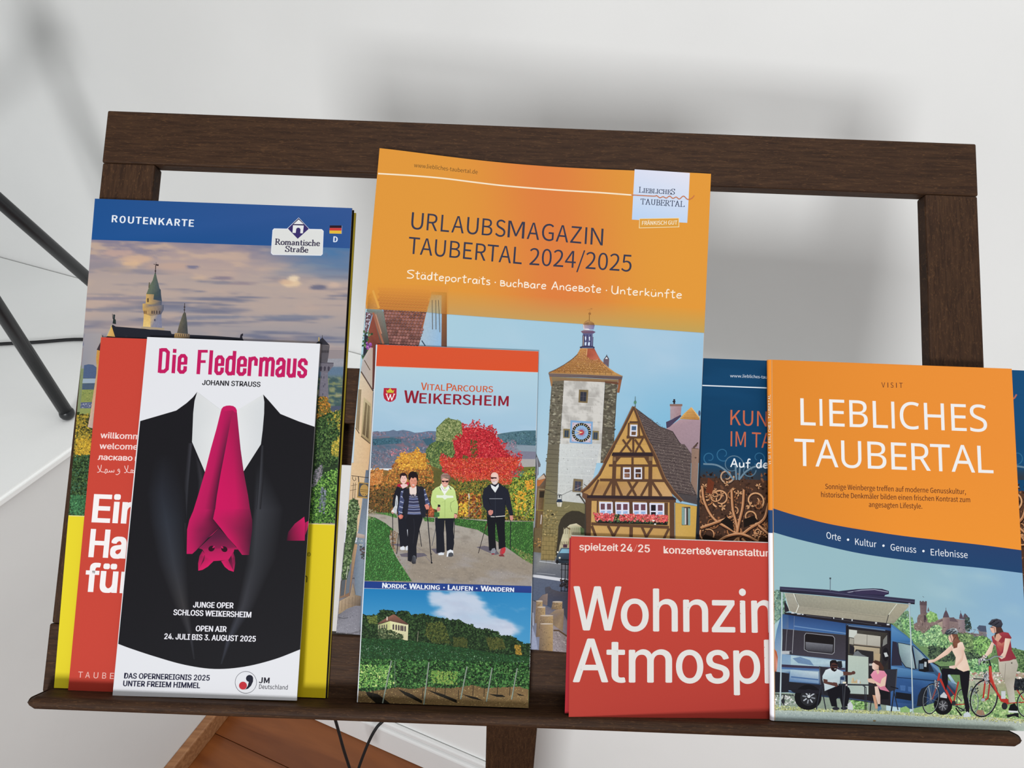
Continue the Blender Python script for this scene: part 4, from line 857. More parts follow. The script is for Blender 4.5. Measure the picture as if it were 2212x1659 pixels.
a.grid([(419, 810), (837, 826), (792, 1659), (368, 1659)], 36, 60, plast, .15)
for y in range(980, 1640, 88): a.L([(412 - (y - 828) * .06, y), (826 - (y - 828) * .052, y + 14)], 4, '#d6d2cc')
for i, (x, y) in enumerate([(490, 985), (560, 1075), (640, 985), (480, 1165), (700, 1080), (600, 1470), (520, 1560), (740, 1170), (690, 1480), (450, 1480)]): a.L([(x, y), (x - 4, y + 84)], 3.5, '#d2cec8')
a.P([(290, 775), (975, 805), (968, 845), (838, 832), (418, 815), (300, 825)], ['#8a7a5c', '#957a58', '#6a5440', '#7a5a42', '#8a6a4c', '#7c7058'], .3)
a.P([(835, 820), (970, 832), (972, 856), (838, 838)], '#6a4636')
a.P([(262, 740), (290, 775), (302, 830), (295, 880), (285, 870)], '#a0744c'); a.P([(1016, 775), (985, 940), (962, 940), (975, 805)], ['#8a5638', '#7c4c34', '#a06a4c', '#7c4c34'])
a.P([(258, 738), (620, 750), (1020, 768), (1012, 805), (600, 785), (270, 775)], ['#7d6c66', '#73625e', '#6d5c5c', '#5b4d50', '#5d5053', '#6a5c5c'], .3)
a.P([(586, 485), (545, 560), (480, 610), (380, 680), (260, 735), (620, 748), (1018, 770), (940, 730), (870, 680), (790, 600), (755, 540), (728, 485)],
    ['#d29a5c', '#c8935a', '#c9935a', '#c08a52', '#b8844e', '#c8985a', '#b88a54', '#c4955a', '#c9955c', '#b97452', '#a85440', '#a8503c'], .5)
for j in range(22):
    t_ = j / 22; y = 500 + 235 * t_; x0 = np.interp(y, [485, 560, 610, 680, 735], [588, 548, 482, 384, 270]); x1 = np.interp(y, [485, 540, 600, 680, 740], [728, 752, 788, 866, 950])
    a.L([(x0, y), ((x0 + x1) / 2, y + 6), (x1, y + 13)], 3, '#a06c3c' if j % 2 else '#8f5c34')
    a.D([(x0, y + 2), (x1, y + 12), (x1, y + 16), (x0, y + 6)], int(10 + 26 * t_), 5, ['#e0b070', '#d29c5c', '#b57c44', '#cf9a70'], .8, rot=3)
a.P([(657, 488), (728, 487), (755, 540), (788, 600), (760, 598), (735, 606), (688, 598), (650, 565)], ['#a9573f', '#9c4c3a', '#b8614c', '#bb6a52', '#c07054', '#ba6850', '#b4624c', '#9a4c3a'], .4)
a.L([(655, 490), (650, 560)], 6, '#e0b07c')
a.L([(560, 545), (500, 600), (420, 655), (330, 705), (262, 735)], 5, '#6a4430'); a.L([(262, 737), (620, 752), (1016, 770)], 5, '#c79a68')
for x in range(365, 960, 60): a.L([(x, 712 + (x - 365) * .04), (x, 735 + (x - 365) * .04)], 3, '#6b5440')
a.P([(822, 640), (824, 600), (855, 560), (880, 600), (876, 680), (850, 655)], '#6b5a64', .3); a.P([(838, 594), (855, 572), (868, 594)], '#e2e0e0'); a.L([(830, 598), (856, 560), (878, 598)], 5, '#3a3038'); a.L([(856, 550), (856, 570)], 4, '#2a2028')
# lantern (M7)
a.frame(1230, 640, 11.85)
a.P([(345, 940), (600, 950), (605, 1310), (325, 1300)], '#5d5f84', .2); a.P([(335, 1000), (375, 1000), (372, 1300), (330, 1290)], '#4d4a60'); a.L([(365, 1010), (355, 1280)], 18, '#b0988c'); a.L([(590, 960), (575, 1290)], 12, '#8a8aa4'); a.L([(605, 1040), (598, 1280)], 16, '#39395c')
a.P([(398, 1040), (425, 1020), (432, 1080), (418, 1140), (402, 1110)], '#dce4f4'); a.P([(498, 1045), (530, 1028), (528, 1140), (508, 1130)], '#dce4f4'); a.P([(392, 1180), (440, 1172), (432, 1258), (388, 1255)], '#cfdcf0'); a.P([(482, 1180), (528, 1175), (520, 1262), (475, 1260)], '#cfdcf0')
for x in (385, 455, 545): a.L([(x, 980), (x - 6, 1270)], 22, '#34345a')
a.P([(262, 1300), (330, 1275), (600, 1275), (650, 1310), (630, 1338), (600, 1320), (330, 1320), (290, 1335)], '#3e3a5a')
a.P([(290, 898), (375, 862), (600, 875), (672, 915), (615, 955), (330, 942)], ['#7a6070', '#a98c8c', '#8a7490', '#5d4a6a', '#6a5a80', '#7e5d68'])
a.P([(400, 650), (500, 600), (630, 690), (648, 745), (620, 850), (380, 855), (345, 780), (350, 700)], ['#b08a74', '#c09a7a', '#7d5c5c', '#6f6a94', '#7d7ca8', '#c4bcd0', '#b8a4a8', '#c09a80'], .2)
a.P([(385, 850), (410, 832), (490, 832), (530, 860)], '#f4e6e4'); a.L([(360, 720), (375, 850)], 14, '#ead8d0')
a.L([(512, 480), (512, 640)], 18, '#93663c'); a.E(520, 445, 34, 34, '#a86f3c'); a.L([(525, 350), (522, 420)], 9, '#a86f3c'); a.L([(455, 350), (590, 320)], 9, '#b07a44'); a.R(540, 305, 585, 335, '#b07a44')
# tower windows and clock (M4)
a.frame(1130, 650, 4.739)
a.P([(572, 908), (668, 912), (660, 1046), (566, 1040)], '#7c6a4a', .3); a.P([(588, 930), (650, 934), (644, 1030), (582, 1026)], '#343640', .4); a.L([(618, 932), (614, 1028)], 4, '#5c5560'); a.L([(586, 975), (647, 979)], 3, '#5c5560')
for x in (412, 708):
    dy = (x - 412) * .07; a.P([(x, 1308 + dy), (x + 68, 1310 + dy), (x + 66, 1406 + dy), (x - 2, 1402 + dy)], '#857550', .3); a.P([(x + 14, 1324 + dy), (x + 56, 1326 + dy), (x + 52, 1396 + dy), (x + 10, 1392 + dy)], '#3a4654'); a.L([(x + 34, 1326 + dy), (x + 30, 1394 + dy)], 3, '#6c6a60')
a.P([(486, 1222), (714, 1236), (706, 1468), (476, 1452)], '#7ea4cc', .1); a.P([(504, 1244), (696, 1256), (690, 1450), (496, 1438)], '#c9bcc8')
cxx, cyy = 597, 1347
a.E(cxx, cyy, 98, 98, '#26282e', n=36); a.E(cxx, cyy, 70, 72, '#8fb2d6', n=36)
for k in range(12):
    q_ = k * PI / 6 + .03; x, y = cxx + 84 * math.cos(q_), cyy + 84 * math.sin(q_); a.L([(x - 9 * math.cos(q_ + .5), y - 9 * math.sin(q_ + .5)), (x + 9 * math.cos(q_ + .5), y + 9 * math.sin(q_ + .5))], 5, '#cdb873')
    x, y = cxx + 86 * math.cos(q_ + .26), cyy + 86 * math.sin(q_ + .26); a.L([(x - 12 * math.cos(q_ + .26), y - 12 * math.sin(q_ + .26)), (x + 12 * math.cos(q_ + .26), y + 12 * math.sin(q_ + .26))], 5, '#e6dfcc')
for k in range(24):
    q_ = k * PI / 12; a.L([(cxx + 20 * math.cos(q_), cyy + 20 * math.sin(q_)), (cxx + (58 if k % 2 else 48) * math.cos(q_), cyy + (58 if k % 2 else 48) * math.sin(q_))], 5, '#a0485c', w2=1)
a.E(cxx, cyy, 26, 26, '#b4404a'); a.L([(cxx, cyy), (530, 1325)], 9, '#ecdca8', w2=3); a.L([(cxx + 10, cyy - 4), (530, 1372)], 8, '#ecdca8', w2=3)
for x, y in ((512, 1256), (686, 1268), (504, 1426), (680, 1438)): a.L([(x, y), (x + 8, y + 8)], 5, '#a85a68')
# tower foot with arch (M5)
a.frame(1130, 960, 5.395)
a.P([(290, 0), (420, 0), (400, 640), (720, 690), (745, 640), (740, 1295), (210, 1295), (235, 700)], ['#6a6353', '#6d6656', '#78715a', '#7a7352', '#6a6450', '#5a523c', '#8f7d52', '#7c7350'], .5)
a.M([[(425, -5), (905, -5)], [(412, 330), (830, 330)], [(395, 655), (745, 690)]], [['#cfd2d0', '#c6c8c8'], ['#c9ccca', '#c0c2c2'], ['#c8c9c4', '#c2c2be']], 8, .35)
a.D([(425, 0), (900, 0), (830, 330), (740, 660), (400, 640)], 130, 9, ['#b4b5b2', '#bcbdba', '#d6d8d6', '#c0bfbb'], .5)
for y in (50, 150, 250, 350, 460, 570): a.L([(420 - y * .04, y), (min(890, 900 - y * .2), y + 16)], 4, '#dcdeda')
for x, y in ((540, 55), (630, 150), (480, 155), (560, 255), (680, 355), (500, 460)): a.L([(x, y), (x - 5, y + 95)], 4, '#d8dad6')
for j in range(13):
    y = 60 + j * 52; a.L([(288 - j * 3, y), (412 - j * 2, y + 6)], 4, '#4f493c')
for j in range(11):
    y = 770 + j * 52; o_ = (j % 2) * 35
    a.L([(232 - j * 1.5, y), (405 if j > 2 else 640, y + 14)], 3.5, '#5d5233')
    for x in range(250 + o_ - j * 2, 400, 68): a.L([(x, y), (x - 3, y + 52)], 3.5, '#5d5233')
    a.D([(235, y), (400, y + 8), (398, y + 50), (230, y + 45)], 14, 15, ['#a08d5e', '#87774a', '#b09c6a', '#766842'], .7, rot=2)
a.P([(405, 1080), (412, 950), (440, 870), (500, 805), (570, 775), (650, 780), (720, 815), (735, 830), (735, 1100), (410, 1295), (380, 1295)], ['#3a342a'] * 11, .5)
a.P([(450, 1090), (480, 990), (545, 935), (620, 920), (670, 950), (700, 985), (720, 1070), (560, 1100), (530, 1295), (405, 1295), (425, 1180)], ['#c9c1a0', '#c4bc9c', '#d0c8aa', '#d2cab0', '#bcae8c', '#6d7a58', '#8a8a6c', '#c9bf9c', '#c9bf9c', '#8d8468', '#c0b696'])
for x in range(475, 665, 24): a.L([(x, 970), (x - 4, 1045)], 8, '#8d836a')
for x in range(440, 530, 20): a.L([(x + 6, 1130), (x, 1175)], 7, '#70674f')
a.P([(668, 960), (712, 985), (712, 1050), (672, 1050)], '#4c5c3c', 1.0); a.L([(540, 960), (530, 1200)], 10, '#b0a078'); a.L([(505, 965), (550, 990)], 14, '#5d503a')
a.E(343, 817, 16, 11, '#3a3426'); a.L([(480, 742), (510, 735), (540, 712)], 4, '#b4a878')
# house to the left of the tower
a.P([(150, 100), (205, 235), (200, 262), (180, 265), (180, 350), (150, 400), (120, 1100), (115, 1295), (122, 700)], '#6b6a70', .5)
a.L([(158, 150), (168, 270), (160, 420), (150, 640), (145, 740)], 10, '#a9a9b4')
a.P([(165, 410), (245, 335), (268, 380), (262, 480), (240, 640), (220, 1080), (180, 1100), (130, 1100), (160, 520)], ['#7a6a60', '#4c3a34', '#5c4438', '#5c4a38', '#5a482e', '#705a38', '#5a4430', '#4c3c2c', '#7a5c44'], .7)
a.P([(168, 400), (240, 350), (262, 395), (180, 415)], '#c4ac98', .4); a.P([(162, 420), (258, 400), (190, 485), (160, 488)], '#b06a3c', .5); a.L([(175, 520), (250, 525)], 10, '#9a8a66'); a.L([(180, 530), (165, 770)], 12, '#8d7c54'); a.P([(195, 545), (250, 545), (240, 620), (190, 620)], '#2e261e')
a.L([(150, 765), (240, 770)], 12, '#8d7840'); a.L([(245, 640), (235, 760)], 8, '#7a6840'); a.L([(180, 780), (165, 1080)], 10, '#7d6238'); a.L([(215, 820), (205, 930)], 14, '#b9aca4')
a.P([(125, 1095), (212, 1100), (210, 1130), (122, 1125)], '#9a8250', .3); a.P([(124, 1130), (212, 1130), (212, 1220), (120, 1220)], '#77684a', .5)
a.P([(120, 1225), (215, 1230), (208, 1295), (118, 1290)], '#6d757c', .4)
# lamp on its wire
a.L([(250, 520), (330, 550), (400, 578), (452, 590), (540, 548), (690, 492)], 3, '#4a4a48'); a.L([(400, 590), (400, 650)], 4, '#2c3038'); a.L([(448, 590), (448, 650)], 4, '#2c3038'); a.L([(400, 592), (450, 592)], 4, '#2c3038'); a.L([(424, 590), (424, 620)], 12, '#2c3038')
a.P([(385, 672), (405, 640), (445, 640), (460, 672)], '#27364e'); a.P([(387, 675), (458, 675), (445, 728), (398, 725)], '#d5cdb8', .2); a.L([(420, 675), (418, 725)], 4, '#4a4a48'); a.L([(390, 676), (400, 725)], 4, '#3a3e48'); a.L([(458, 676), (446, 728)], 4, '#3a3e48')
a.P([(588, 400), (698, 410), (690, 560), (574, 552)], '#7c6c52', .3); a.P([(606, 428), (678, 434), (670, 545), (598, 538)], '#424352', .3); a.L([(640, 430), (634, 542)], 5, '#6d6260'); a.L([(604, 480), (674, 486)], 4, '#6d6260'); a.L([(640, 470), (640, 520)], 4, '#8a4a4a')
a.L([(600, 525), (740, 468)], 3, '#c8c8c6'); a.L([(705, 460), (740, 485), (735, 500)], 5, '#2c2c30'); a.L([(620, 588), (655, 590), (700, 655), (728, 700), (722, 1060)], 13, '#3f3a34'); a.L([(625, 585), (670, 580)], 10, '#3a3e3c')
# half-timbered house: walls, roof, timbers
a.frame(1130, 650, 4.739)
tim = '#5d4130'; och = '#c79a58'
a.P([(1462, 1310), (1600, 1215), (1815, 1215), (1815, 1659), (1720, 1659)], ['#a58a92', '#b3949a', '#a68c96', '#9c848c', '#9a848c'], .3)
a.P([(1463, 1240), (1520, 1215), (1610, 1165), (1620, 1180), (1500, 1290), (1468, 1305)], '#4a4058', .3)
a.P([(1506, 1065), (1622, 1070), (1615, 1165), (1506, 1220)], ['#b09aa0', '#a88a8c', '#a08084', '#a89298'], .5); a.R(1502, 1056, 1630, 1078, '#8a6a60'); a.R(1538, 1005, 1556, 1055, '#2a262c'); a.E(1545, 1030, 16, 9, '#2a262c'); 
a.P([(1720, 1088), (1808, 1195), (1806, 1218), (1600, 1210), (1640, 1160)], ['#d9a35c', '#c08a4c', '#b07c44', '#c8944e', '#d8a862'], .5)
for y in range(1120, 1210, 16): a.L([(1700 - (y - 1100) * .8, y + 8), (1740 + (y - 1100) * .55, y + 10)], 4, '#8f5e34')
a.L([(1722, 1090), (1806, 1196)], 8, '#e4b678'); a.E(1805, 1150, 12, 30, '#4d5878', n=8); a.L([(1725, 1510), (1790, 1515)], 10, '#8a6c5c'); a.L([(1745, 1505), (1790, 1450)], 14, '#4a3a34')
a.P([(1728, 1515), (1812, 1515), (1810, 1659), (1722, 1659)], '#8d7466', .3)
a.P([(1135, 1090), (1290, 1210), (1400, 1290), (1530, 1340), (1600, 1450), (1720, 1590), (1722, 1659), (1390, 1659)], '#5d504e', .6)
for j in range(40):
    t_ = j / 40; p = np.array([1145, 1100]) * (1 - t_) + np.array([1400, 1700]) * t_; e = np.array([1300, 1215]) * (1 - t_) + np.array([1730, 1659]) * t_
    a.L([p, p * .5 + e * .5 + np.array([6, 3]), e], 3.2, '#403638' if j % 2 else '#7a6a66')
a.D([(1150, 1105), (1530, 1345), (1720, 1600), (1700, 1659), (1400, 1659)], 500, 7, ['#7d6e6a', '#463b3c', '#8f807a', '#5a4c4c', '#6d5e5c'], .4, rot=32)
a.L([(1140, 1090), (1300, 1212), (1400, 1288), (1530, 1338)], 6, '#4a3f40'); a.L([(1530, 1338), (1600, 1450), (1722, 1600)], 6, '#3e3436')
a.P([(1130, 1075), (1385, 1659), (830, 1659), (1000, 1350)], och, .25)
a.frame(1130, 960, 5.395)
wallc = ['#c79c5c', '#c4985a', '#b98f58', '#c0955a']
a.P([(1050, 0), (1465, 0), (1610, 260), (1745, 610), (1730, 640), (1740, 1110), (790, 1080), (760, 620), (690, 560), (880, 380), (985, 150)], ['#caa25f', '#c79c5a', '#c49a58', '#caa070', '#c39a62', '#bb9052', '#c79e60', '#c79e60', '#a47a4c', '#c69a58', '#c89c58'], .25)
a.P([(1480, 0), (1880, 0), (1960, 110), (1950, 440), (2030, 560), (2025, 700), (1850, 660), (1740, 560), (1640, 330)], '#5d504e', .6)
for j in range(34):
    y0 = -20 + j * 19; x0 = np.interp(y0, [-20, 330, 560, 660], [1480, 1640, 1740, 1850]); x1 = np.interp(y0 + 60, [-20, 110, 440, 560], [1880, 1950, 1955, 2030])
    if y0 > 540: x1 = 2030
    a.L([(x0, y0), ((x0 + x1) / 2, y0 + 26), (x1, y0 + 60)], 4, '#3e3436' if j % 2 else '#7a6b66')
a.D([(1500, 0), (1880, 0), (1950, 110), (1948, 440), (2025, 560), (2020, 690), (1850, 650), (1745, 550), (1650, 330)], 700, 8, ['#85756e', '#463b3c', '#978880', '#5a4c4c', '#6d5e5c'], .4, rot=25)
a.P([(1765, 560), (2028, 610), (2028, 700), (1860, 660)], '#4c4546', .8); a.L([(1790, 560), (2026, 605)], 4, '#3a3436')
a.P([(1966, 45), (2048, 55), (2028, 600), (1955, 440)], ['#8d7466', '#96796a', '#8a7468', '#8d7060'], .3); a.L([(1985, 40), (2025, 5)], 18, '#5a463c'); a.E(2010, 155, 12, 8, '#5a463c')
def tb_(p, w=26): a.L(p, w, tim, .3)
tb_([(1060, 15), (1000, 130), (890, 350), (760, 500), (680, 555)], 34); a.L([(1052, 5), (985, 140), (875, 350), (745, 490), (668, 552)], 10, '#8a6446')
tb_([(1470, 0), (1530, 130), (1640, 400), (1745, 560), (1850, 662)], 34); a.L([(1490, -5), (1548, 120), (1658, 390), (1765, 550), (1868, 660)], 10, '#8a6446')
a.P([(1055, 95), (1500, 95), (1508, 128), (1050, 130)], '#2f2c34'); tb_([(1045, 140), (1510, 142)], 24)
tb_([(1068, 130), (1050, 640)], 44); tb_([(1485, 130), (1480, 640)], 44); tb_([(1275, 130), (1275, 245)], 26)
a.P([(1085, 215), (1140, 150), (1050, 150), (1050, 300)], tim, .3); a.P([(1460, 235), (1410, 150), (1500, 150), (1490, 300)], tim, .3)
a.R(1052, 148, 1080, 190, '#8a6c4c'); a.R(1465, 142, 1502, 190, '#8a6c4c')
tb_([(1000, 246), (1590, 248)], 26); tb_([(895, 414), (1660, 424)], 30)
tb_([(1150, 255), (1145, 420)], 26); tb_([(1274, 250), (1274, 420)], 34); tb_([(1402, 250), (1402, 420)], 26)
tb_([(880, 410), (795, 600)], 26); tb_([(1030, 430), (940, 600)], 30); tb_([(1075, 430), (1150, 600)], 28); tb_([(1225, 430), (1315, 600)], 28); tb_([(1335, 430), (1215, 600)], 28); tb_([(1465, 440), (1375, 600)], 28); tb_([(1505, 440), (1610, 605)], 30); 
tb_([(700, 590), (745, 640), (760, 1100)], 40); a.P([(690, 560), (760, 580), (745, 650), (690, 620)], '#6a4a38', .3)
a.P([(748, 592), (1745, 608), (1790, 640), (1770, 650), (745, 625)], '#33262a'); tb_([(745, 640), (1780, 662)], 30)
tb_([(770, 640), (760, 1100)], 56); tb_([(1735, 650), (1738, 1110)], 56); tb_([(870, 650), (865, 920)], 20)
tb_([(1055, 660), (1055, 900)], 40); tb_([(1255, 665), (1255, 900)], 46); tb_([(1460, 670), (1460, 900)], 46); tb_([(1668, 680), (1665, 940)], 40)
for x0, y0, x1, y1 in [(1164, 268, 1256, 404), (1292, 268, 1386, 404)]:
    a.R(x0, y0, x1, y1, '#d5d5e2'); a.R(x0 + 18, y0 + 20, x1 - 14, y1 - 18, '#6a4436' if x0 < 1200 else '#4a342e', .6); a.R(x0 + 14, y0 + 60, x1 - 10, y0 + 70, '#e0e0ec'); a.R(x0, y1 - 8, x1, y1, '#eceaf4')
for x0 in (1178, 1190, 1205, 1220): a.L([(x0, 345), (x0 + 16, 380)], 4, '#c99a80')
a.R(1330, 350, 1345, 385, '#a8744c')
for i, (x0, y0, x1, y1) in enumerate([(886, 668, 1044, 812), (1072, 672, 1236, 812), (1276, 676, 1444, 822), (1472, 682, 1644, 838)]):
    a.P([(x0, y0), (x1, y0 + 4), (x1 + 2, y1 + 16), (x0 + 6, y1)], '#dcdcec'); w = (x1 - x0) / 2
    for k in range(2):
        xa = x0 + 18 + k * (w - 6); a.R(xa, y0 + 22, xa + w - 30, y0 + 92, '#6a4650' if not (i == 3 and k == 0) else '#241e24', .4); a.P([(xa, y0 + 106), (xa + w - 30, y0 + 106), (xa + w - 30, y1), (xa, y1)], ['#9db4d8', '#8aa6cc', '#b8c8e4', '#a8bcdc'] if not (i == 3 and k == 0) else '#241e24', .8)
a.P([(865, 880), (1680, 900), (1675, 940), (868, 912)], '#221c1c')
a.D([(820, 810), (1690, 830), (1680, 925), (850, 900)], 260, 12, ['#3c5038', '#2c3c2c', '#55704a', '#1e2a20']); a.D([(820, 800), (1060, 805), (1060, 890), (850, 890)], 120, 12, ['#d8585c', '#c8484e', '#e88a88', '#b03c44']); a.D([(1120, 810), (1690, 825), (1680, 905), (1130, 890)], 300, 12, ['#d8585c', '#c8484e', '#e88a84', '#b03c44', '#e0705c'])
a.E(1520, 888, 14, 8, '#e8e4dc'); a.E(1538, 930, 12, 9, '#d8d4d0')
tb_([(795, 925), (1700, 968)], 32)
tb_([(800, 950), (850, 1080)], 30); tb_([(990, 950), (1055, 1070)], 30); tb_([(1120, 950), (1055, 1070)], 28); tb_([(1260, 955), (1258, 1090)], 40); tb_([(1385, 965), (1440, 1085)], 28); tb_([(1505, 970), (1430, 1090)], 28); tb_([(1700, 980), (1640, 1100)], 28)
a.P([(1770, 680), (2028, 722), (2014, 1120), (1772, 1110)], ['#c9a250', '#c8a04c', '#c09a4c', '#c8a258'], .25); a.L([(1775, 690), (1778, 1110)], 4, '#8a6a3c')
a.R(1848, 728, 1948, 942, '#54443c'); a.P([(1848, 730), (1880, 736), (1882, 940), (1850, 935)], '#7d9a94', .3); a.P([(1920, 742), (1950, 748), (1948, 944), (1922, 940)], '#7d9a94', .3); a.R(1884, 742, 1902, 935, '#c8c2c0'); a.R(1902, 742, 1920, 935, '#3a2c28')
# gable top (M4)
a.frame(1130, 650, 4.739)
def tb4(p, w=22): a.L(p, w, tim, .3)
tb4([(1130, 1085), (1010, 1330), (830, 1659)], 30); a.L([(1122, 1080), (1000, 1325), (815, 1659)], 8, '#8a6446'); tb4([(1135, 1085), (1240, 1370), (1385, 1659)], 26); a.L([(1142, 1080), (1252, 1360), (1400, 1659)], 8, '#8a6446')
a.P([(1130, 1150), (1165, 1232), (1105, 1232)], '#c79a58'); tb4([(1090, 1244), (1190, 1244)], 22); tb4([(1060, 1395), (1245, 1395)], 26); tb4([(1082, 1250), (1076, 1400)], 18); tb4([(1182, 1250), (1190, 1400)], 18)
a.P([(1098, 1266), (1170, 1268), (1166, 1388), (1092, 1384)], '#d8d8e6'); a.P([(1112, 1282), (1158, 1283), (1156, 1325), (1110, 1324)], '#4a6280'); a.P([(1110, 1338), (1156, 1339), (1152, 1374), (1108, 1373)], '#6a4a34', .5)
tb4([(1128, 1410), (1128, 1560)], 22); tb4([(1020, 1420), (1110, 1545)], 20); tb4([(1110, 1405), (995, 1555)], 20); tb4([(1145, 1420), (1240, 1555)], 20); tb4([(1225, 1410), (1150, 1550)], 20)
a.P([(915, 1552), (1322, 1552), (1330, 1588), (905, 1586)], '#33262a'); a.L([(1148, 980), (1150, 1085)], 5, '#4a5c50'); a.E(1147, 1040, 14, 16, '#5a8a6c')
# square in front of the arch (M6)
a.frame(1130, 1140, 5.723)
a.P([(130, 0), (235, 0), (220, 400), (120, 400)], '#6d5c40', .6); a.D([(130, 130), (225, 140), (215, 260), (125, 250)], 30, 14, ['#b08a54', '#8a6a3c', '#5a4830'], .8)
a.P([(128, 300), (225, 310), (220, 400), (390, 405), (400, 430), (600, 460), (600, 660), (110, 600)], ['#74787c', '#6d7074', '#8a8a88', '#8d8a84', '#7c7c80', '#707278', '#5c606a', '#62656e'], .4)
a.P([(235, 100), (400, 110), (390, 405), (218, 395)], '#8f7c50', .4)
for j in range(6):
    y = 110 + j * 55; a.L([(232, y), (398, y + 8)], 4, '#5d5233')
    for x in range(250 + (j % 2) * 36, 395, 72): a.L([(x, y), (x - 2, y + 55)], 4, '#5d5233')
a.L([(200, 415), (470, 448)], 9, '#b9bcc2'); a.P([(118, 580), (200, 585), (600, 640), (600, 680), (115, 610)], '#cfd0d6'); a.L([(165, 560), (400, 580)], 6, '#9a9ca2')
a.P([(110, 610), (600, 680), (600, 900), (90, 900)], ['#5d6476', '#545c70', '#4a5266', '#555f74'], .6)
a.P([(405, 430), (412, 350), (440, 300), (470, 250), (600, 250), (600, 440), (440, 440)], ['#2c343c', '#3e4c58', '#5c7080', '#4a5c6c', '#46586a', '#2e3842', '#20262c'], .2)
a.P([(450, 312), (480, 262), (600, 265), (600, 315)], '#7faec4'); a.E(428, 302, 10, 11, '#e8e4dc'); a.E(452, 372, 12, 12, '#e0dcc8'); a.P([(460, 385), (600, 390), (600, 410), (470, 405)], '#1c2228'); a.E(422, 420, 18, 26, '#1a1a1c'); a.R(495, 205, 545, 245, '#4a3440', .6)
for x in (470, 515, 548): a.L([(x + 8, 440), (x, 790)], 9, '#17161a')
a.L([(465, 450), (600, 460)], 10, '#17161a'); a.L([(462, 780), (600, 790)], 8, '#17161a'); a.L([(460, 520), (600, 525)], 5, '#17161a'); a.D([(455, 640), (560, 650), (560, 740), (455, 730)], 40, 14, ['#221e20', '#3a3032', '#1a1818'])
a.P([(270, 740), (330, 725), (350, 760), (450, 790), (600, 800), (600, 1200), (320, 1060), (280, 900)], ['#4c4c56', '#55525a', '#48464e', '#4c4850', '#423e46', '#4a464c', '#3c4a62', '#44485a'], .5)
a.P([(185, 890), (240, 830), (305, 812), (300, 960), (240, 970)], ['#6d6264', '#7c6c6a', '#8a7870', '#7a6860', '#62585c'], .5)
a.P([(120, 900), (285, 960), (350, 990), (500, 1060), (560, 1180), (560, 1560), (90, 1520)], ['#6c6a74', '#4c6080', '#4a5c78', '#5a6070', '#7c7078', '#8a8088', '#8088a0'], .5)
a.P([(300, 1090), (340, 1060), (400, 1015), (500, 1000), (505, 1050), (490, 1280), (420, 1240), (370, 1200), (310, 1180)], ['#7a7074', '#8a7868', '#96806c', '#a89078', '#8d765f', '#8a7258', '#9c8468', '#84705c', '#7c6a5c'], .5)
def post(x0, y0, x1, y1, cx_='#8d7458'):
    a.P([(x0 + 8, y0), (x1, y0 + 8), (x1 - 4, y1), (x0 - 12, y1)], ['#8d7560', '#b4976c', '#a58558', '#6a5a50'], .6); a.E((x0 + x1) / 2 + 4, y0 + 6, (x1 - x0) / 2, 9, '#c4b4a4'); a.D([(x0 + 10, y0 + 20), (x1 - 4, y0 + 20), (x1 - 12, y1 - 10), (x0 - 4, y1 - 10)], 40, 8, ['#6d5a48', '#b0946c', '#927a5c', '#55483c'], .5, rot=85)
post(155, 900, 240, 1180); post(170, 975, 275, 1350); post(358, 910, 485, 1010); post(205, 1080, 370, 1250)
a.P([(370, 1200), (500, 1290), (600, 1380), (600, 1560), (350, 1535), (360, 1330)], ['#94888a', '#8a7c7c', '#8d7f7c', '#968a88', '#9a9096', '#94888a'], .5); a.D([(375, 1260), (540, 1360), (530, 1545), (355, 1525)], 60, 14, ['#b0a4a2', '#6c605c', '#c0b4b0', '#7c706c'], .25, rot=30)
a.L([(375, 1270), (440, 1270), (540, 1340)], 18, '#5a4430'); a.P([(105, 1200), (160, 1360), (180, 1500), (95, 1515)], '#9aa0b8', .5); a.L([(120, 1050), (125, 1210)], 12, '#b8bccc')
post(205, 1182, 370, 1528)
# the orange field with its fading lower edge
a.frame(0, 0, 1)
XT = np.linspace(818, 1537, 25); YB = lambda x: 668 + (x - 820.6) * (719 - 668) / (1520 - 820.6)
P_ = []; K_ = []
for j in range(25):
    T_ = j / 24; row = []; kr = []
    for i in range(25):
        S_ = i / 24; x_t = 818 + 719 * S_; x_b = 792 + (1521.5 - 792) * S_
        kk = min(1, T_ / .84); yt = ty(x_t); yb_ = YB(x_b); y = yt + (yb_ - 52 - yt) * kk; x = x_t + (x_b - x_t) * T_ * .93 if T_ < .84 else x_t + (x_b - x_t) * T_
        if T_ >= .84: y = yb_ - 52 + (T_ - .84) / .16 * 0
        row.append((x, y))
        d = math.exp(-((S_ - .50 - .08 * T_) / .17) ** 2); c = mixc((223, 150, 58), (221, 126, 62), np.array(d)); c = mixc(c, (226, 152, 57), sm(.7, .95, np.array(S_))); kr.append(c.reshape(3))
    P_.append(row); K_.append(kr)
P_ = P_[:22]; K_ = K_[:22]; a.M(P_, K_, 1)
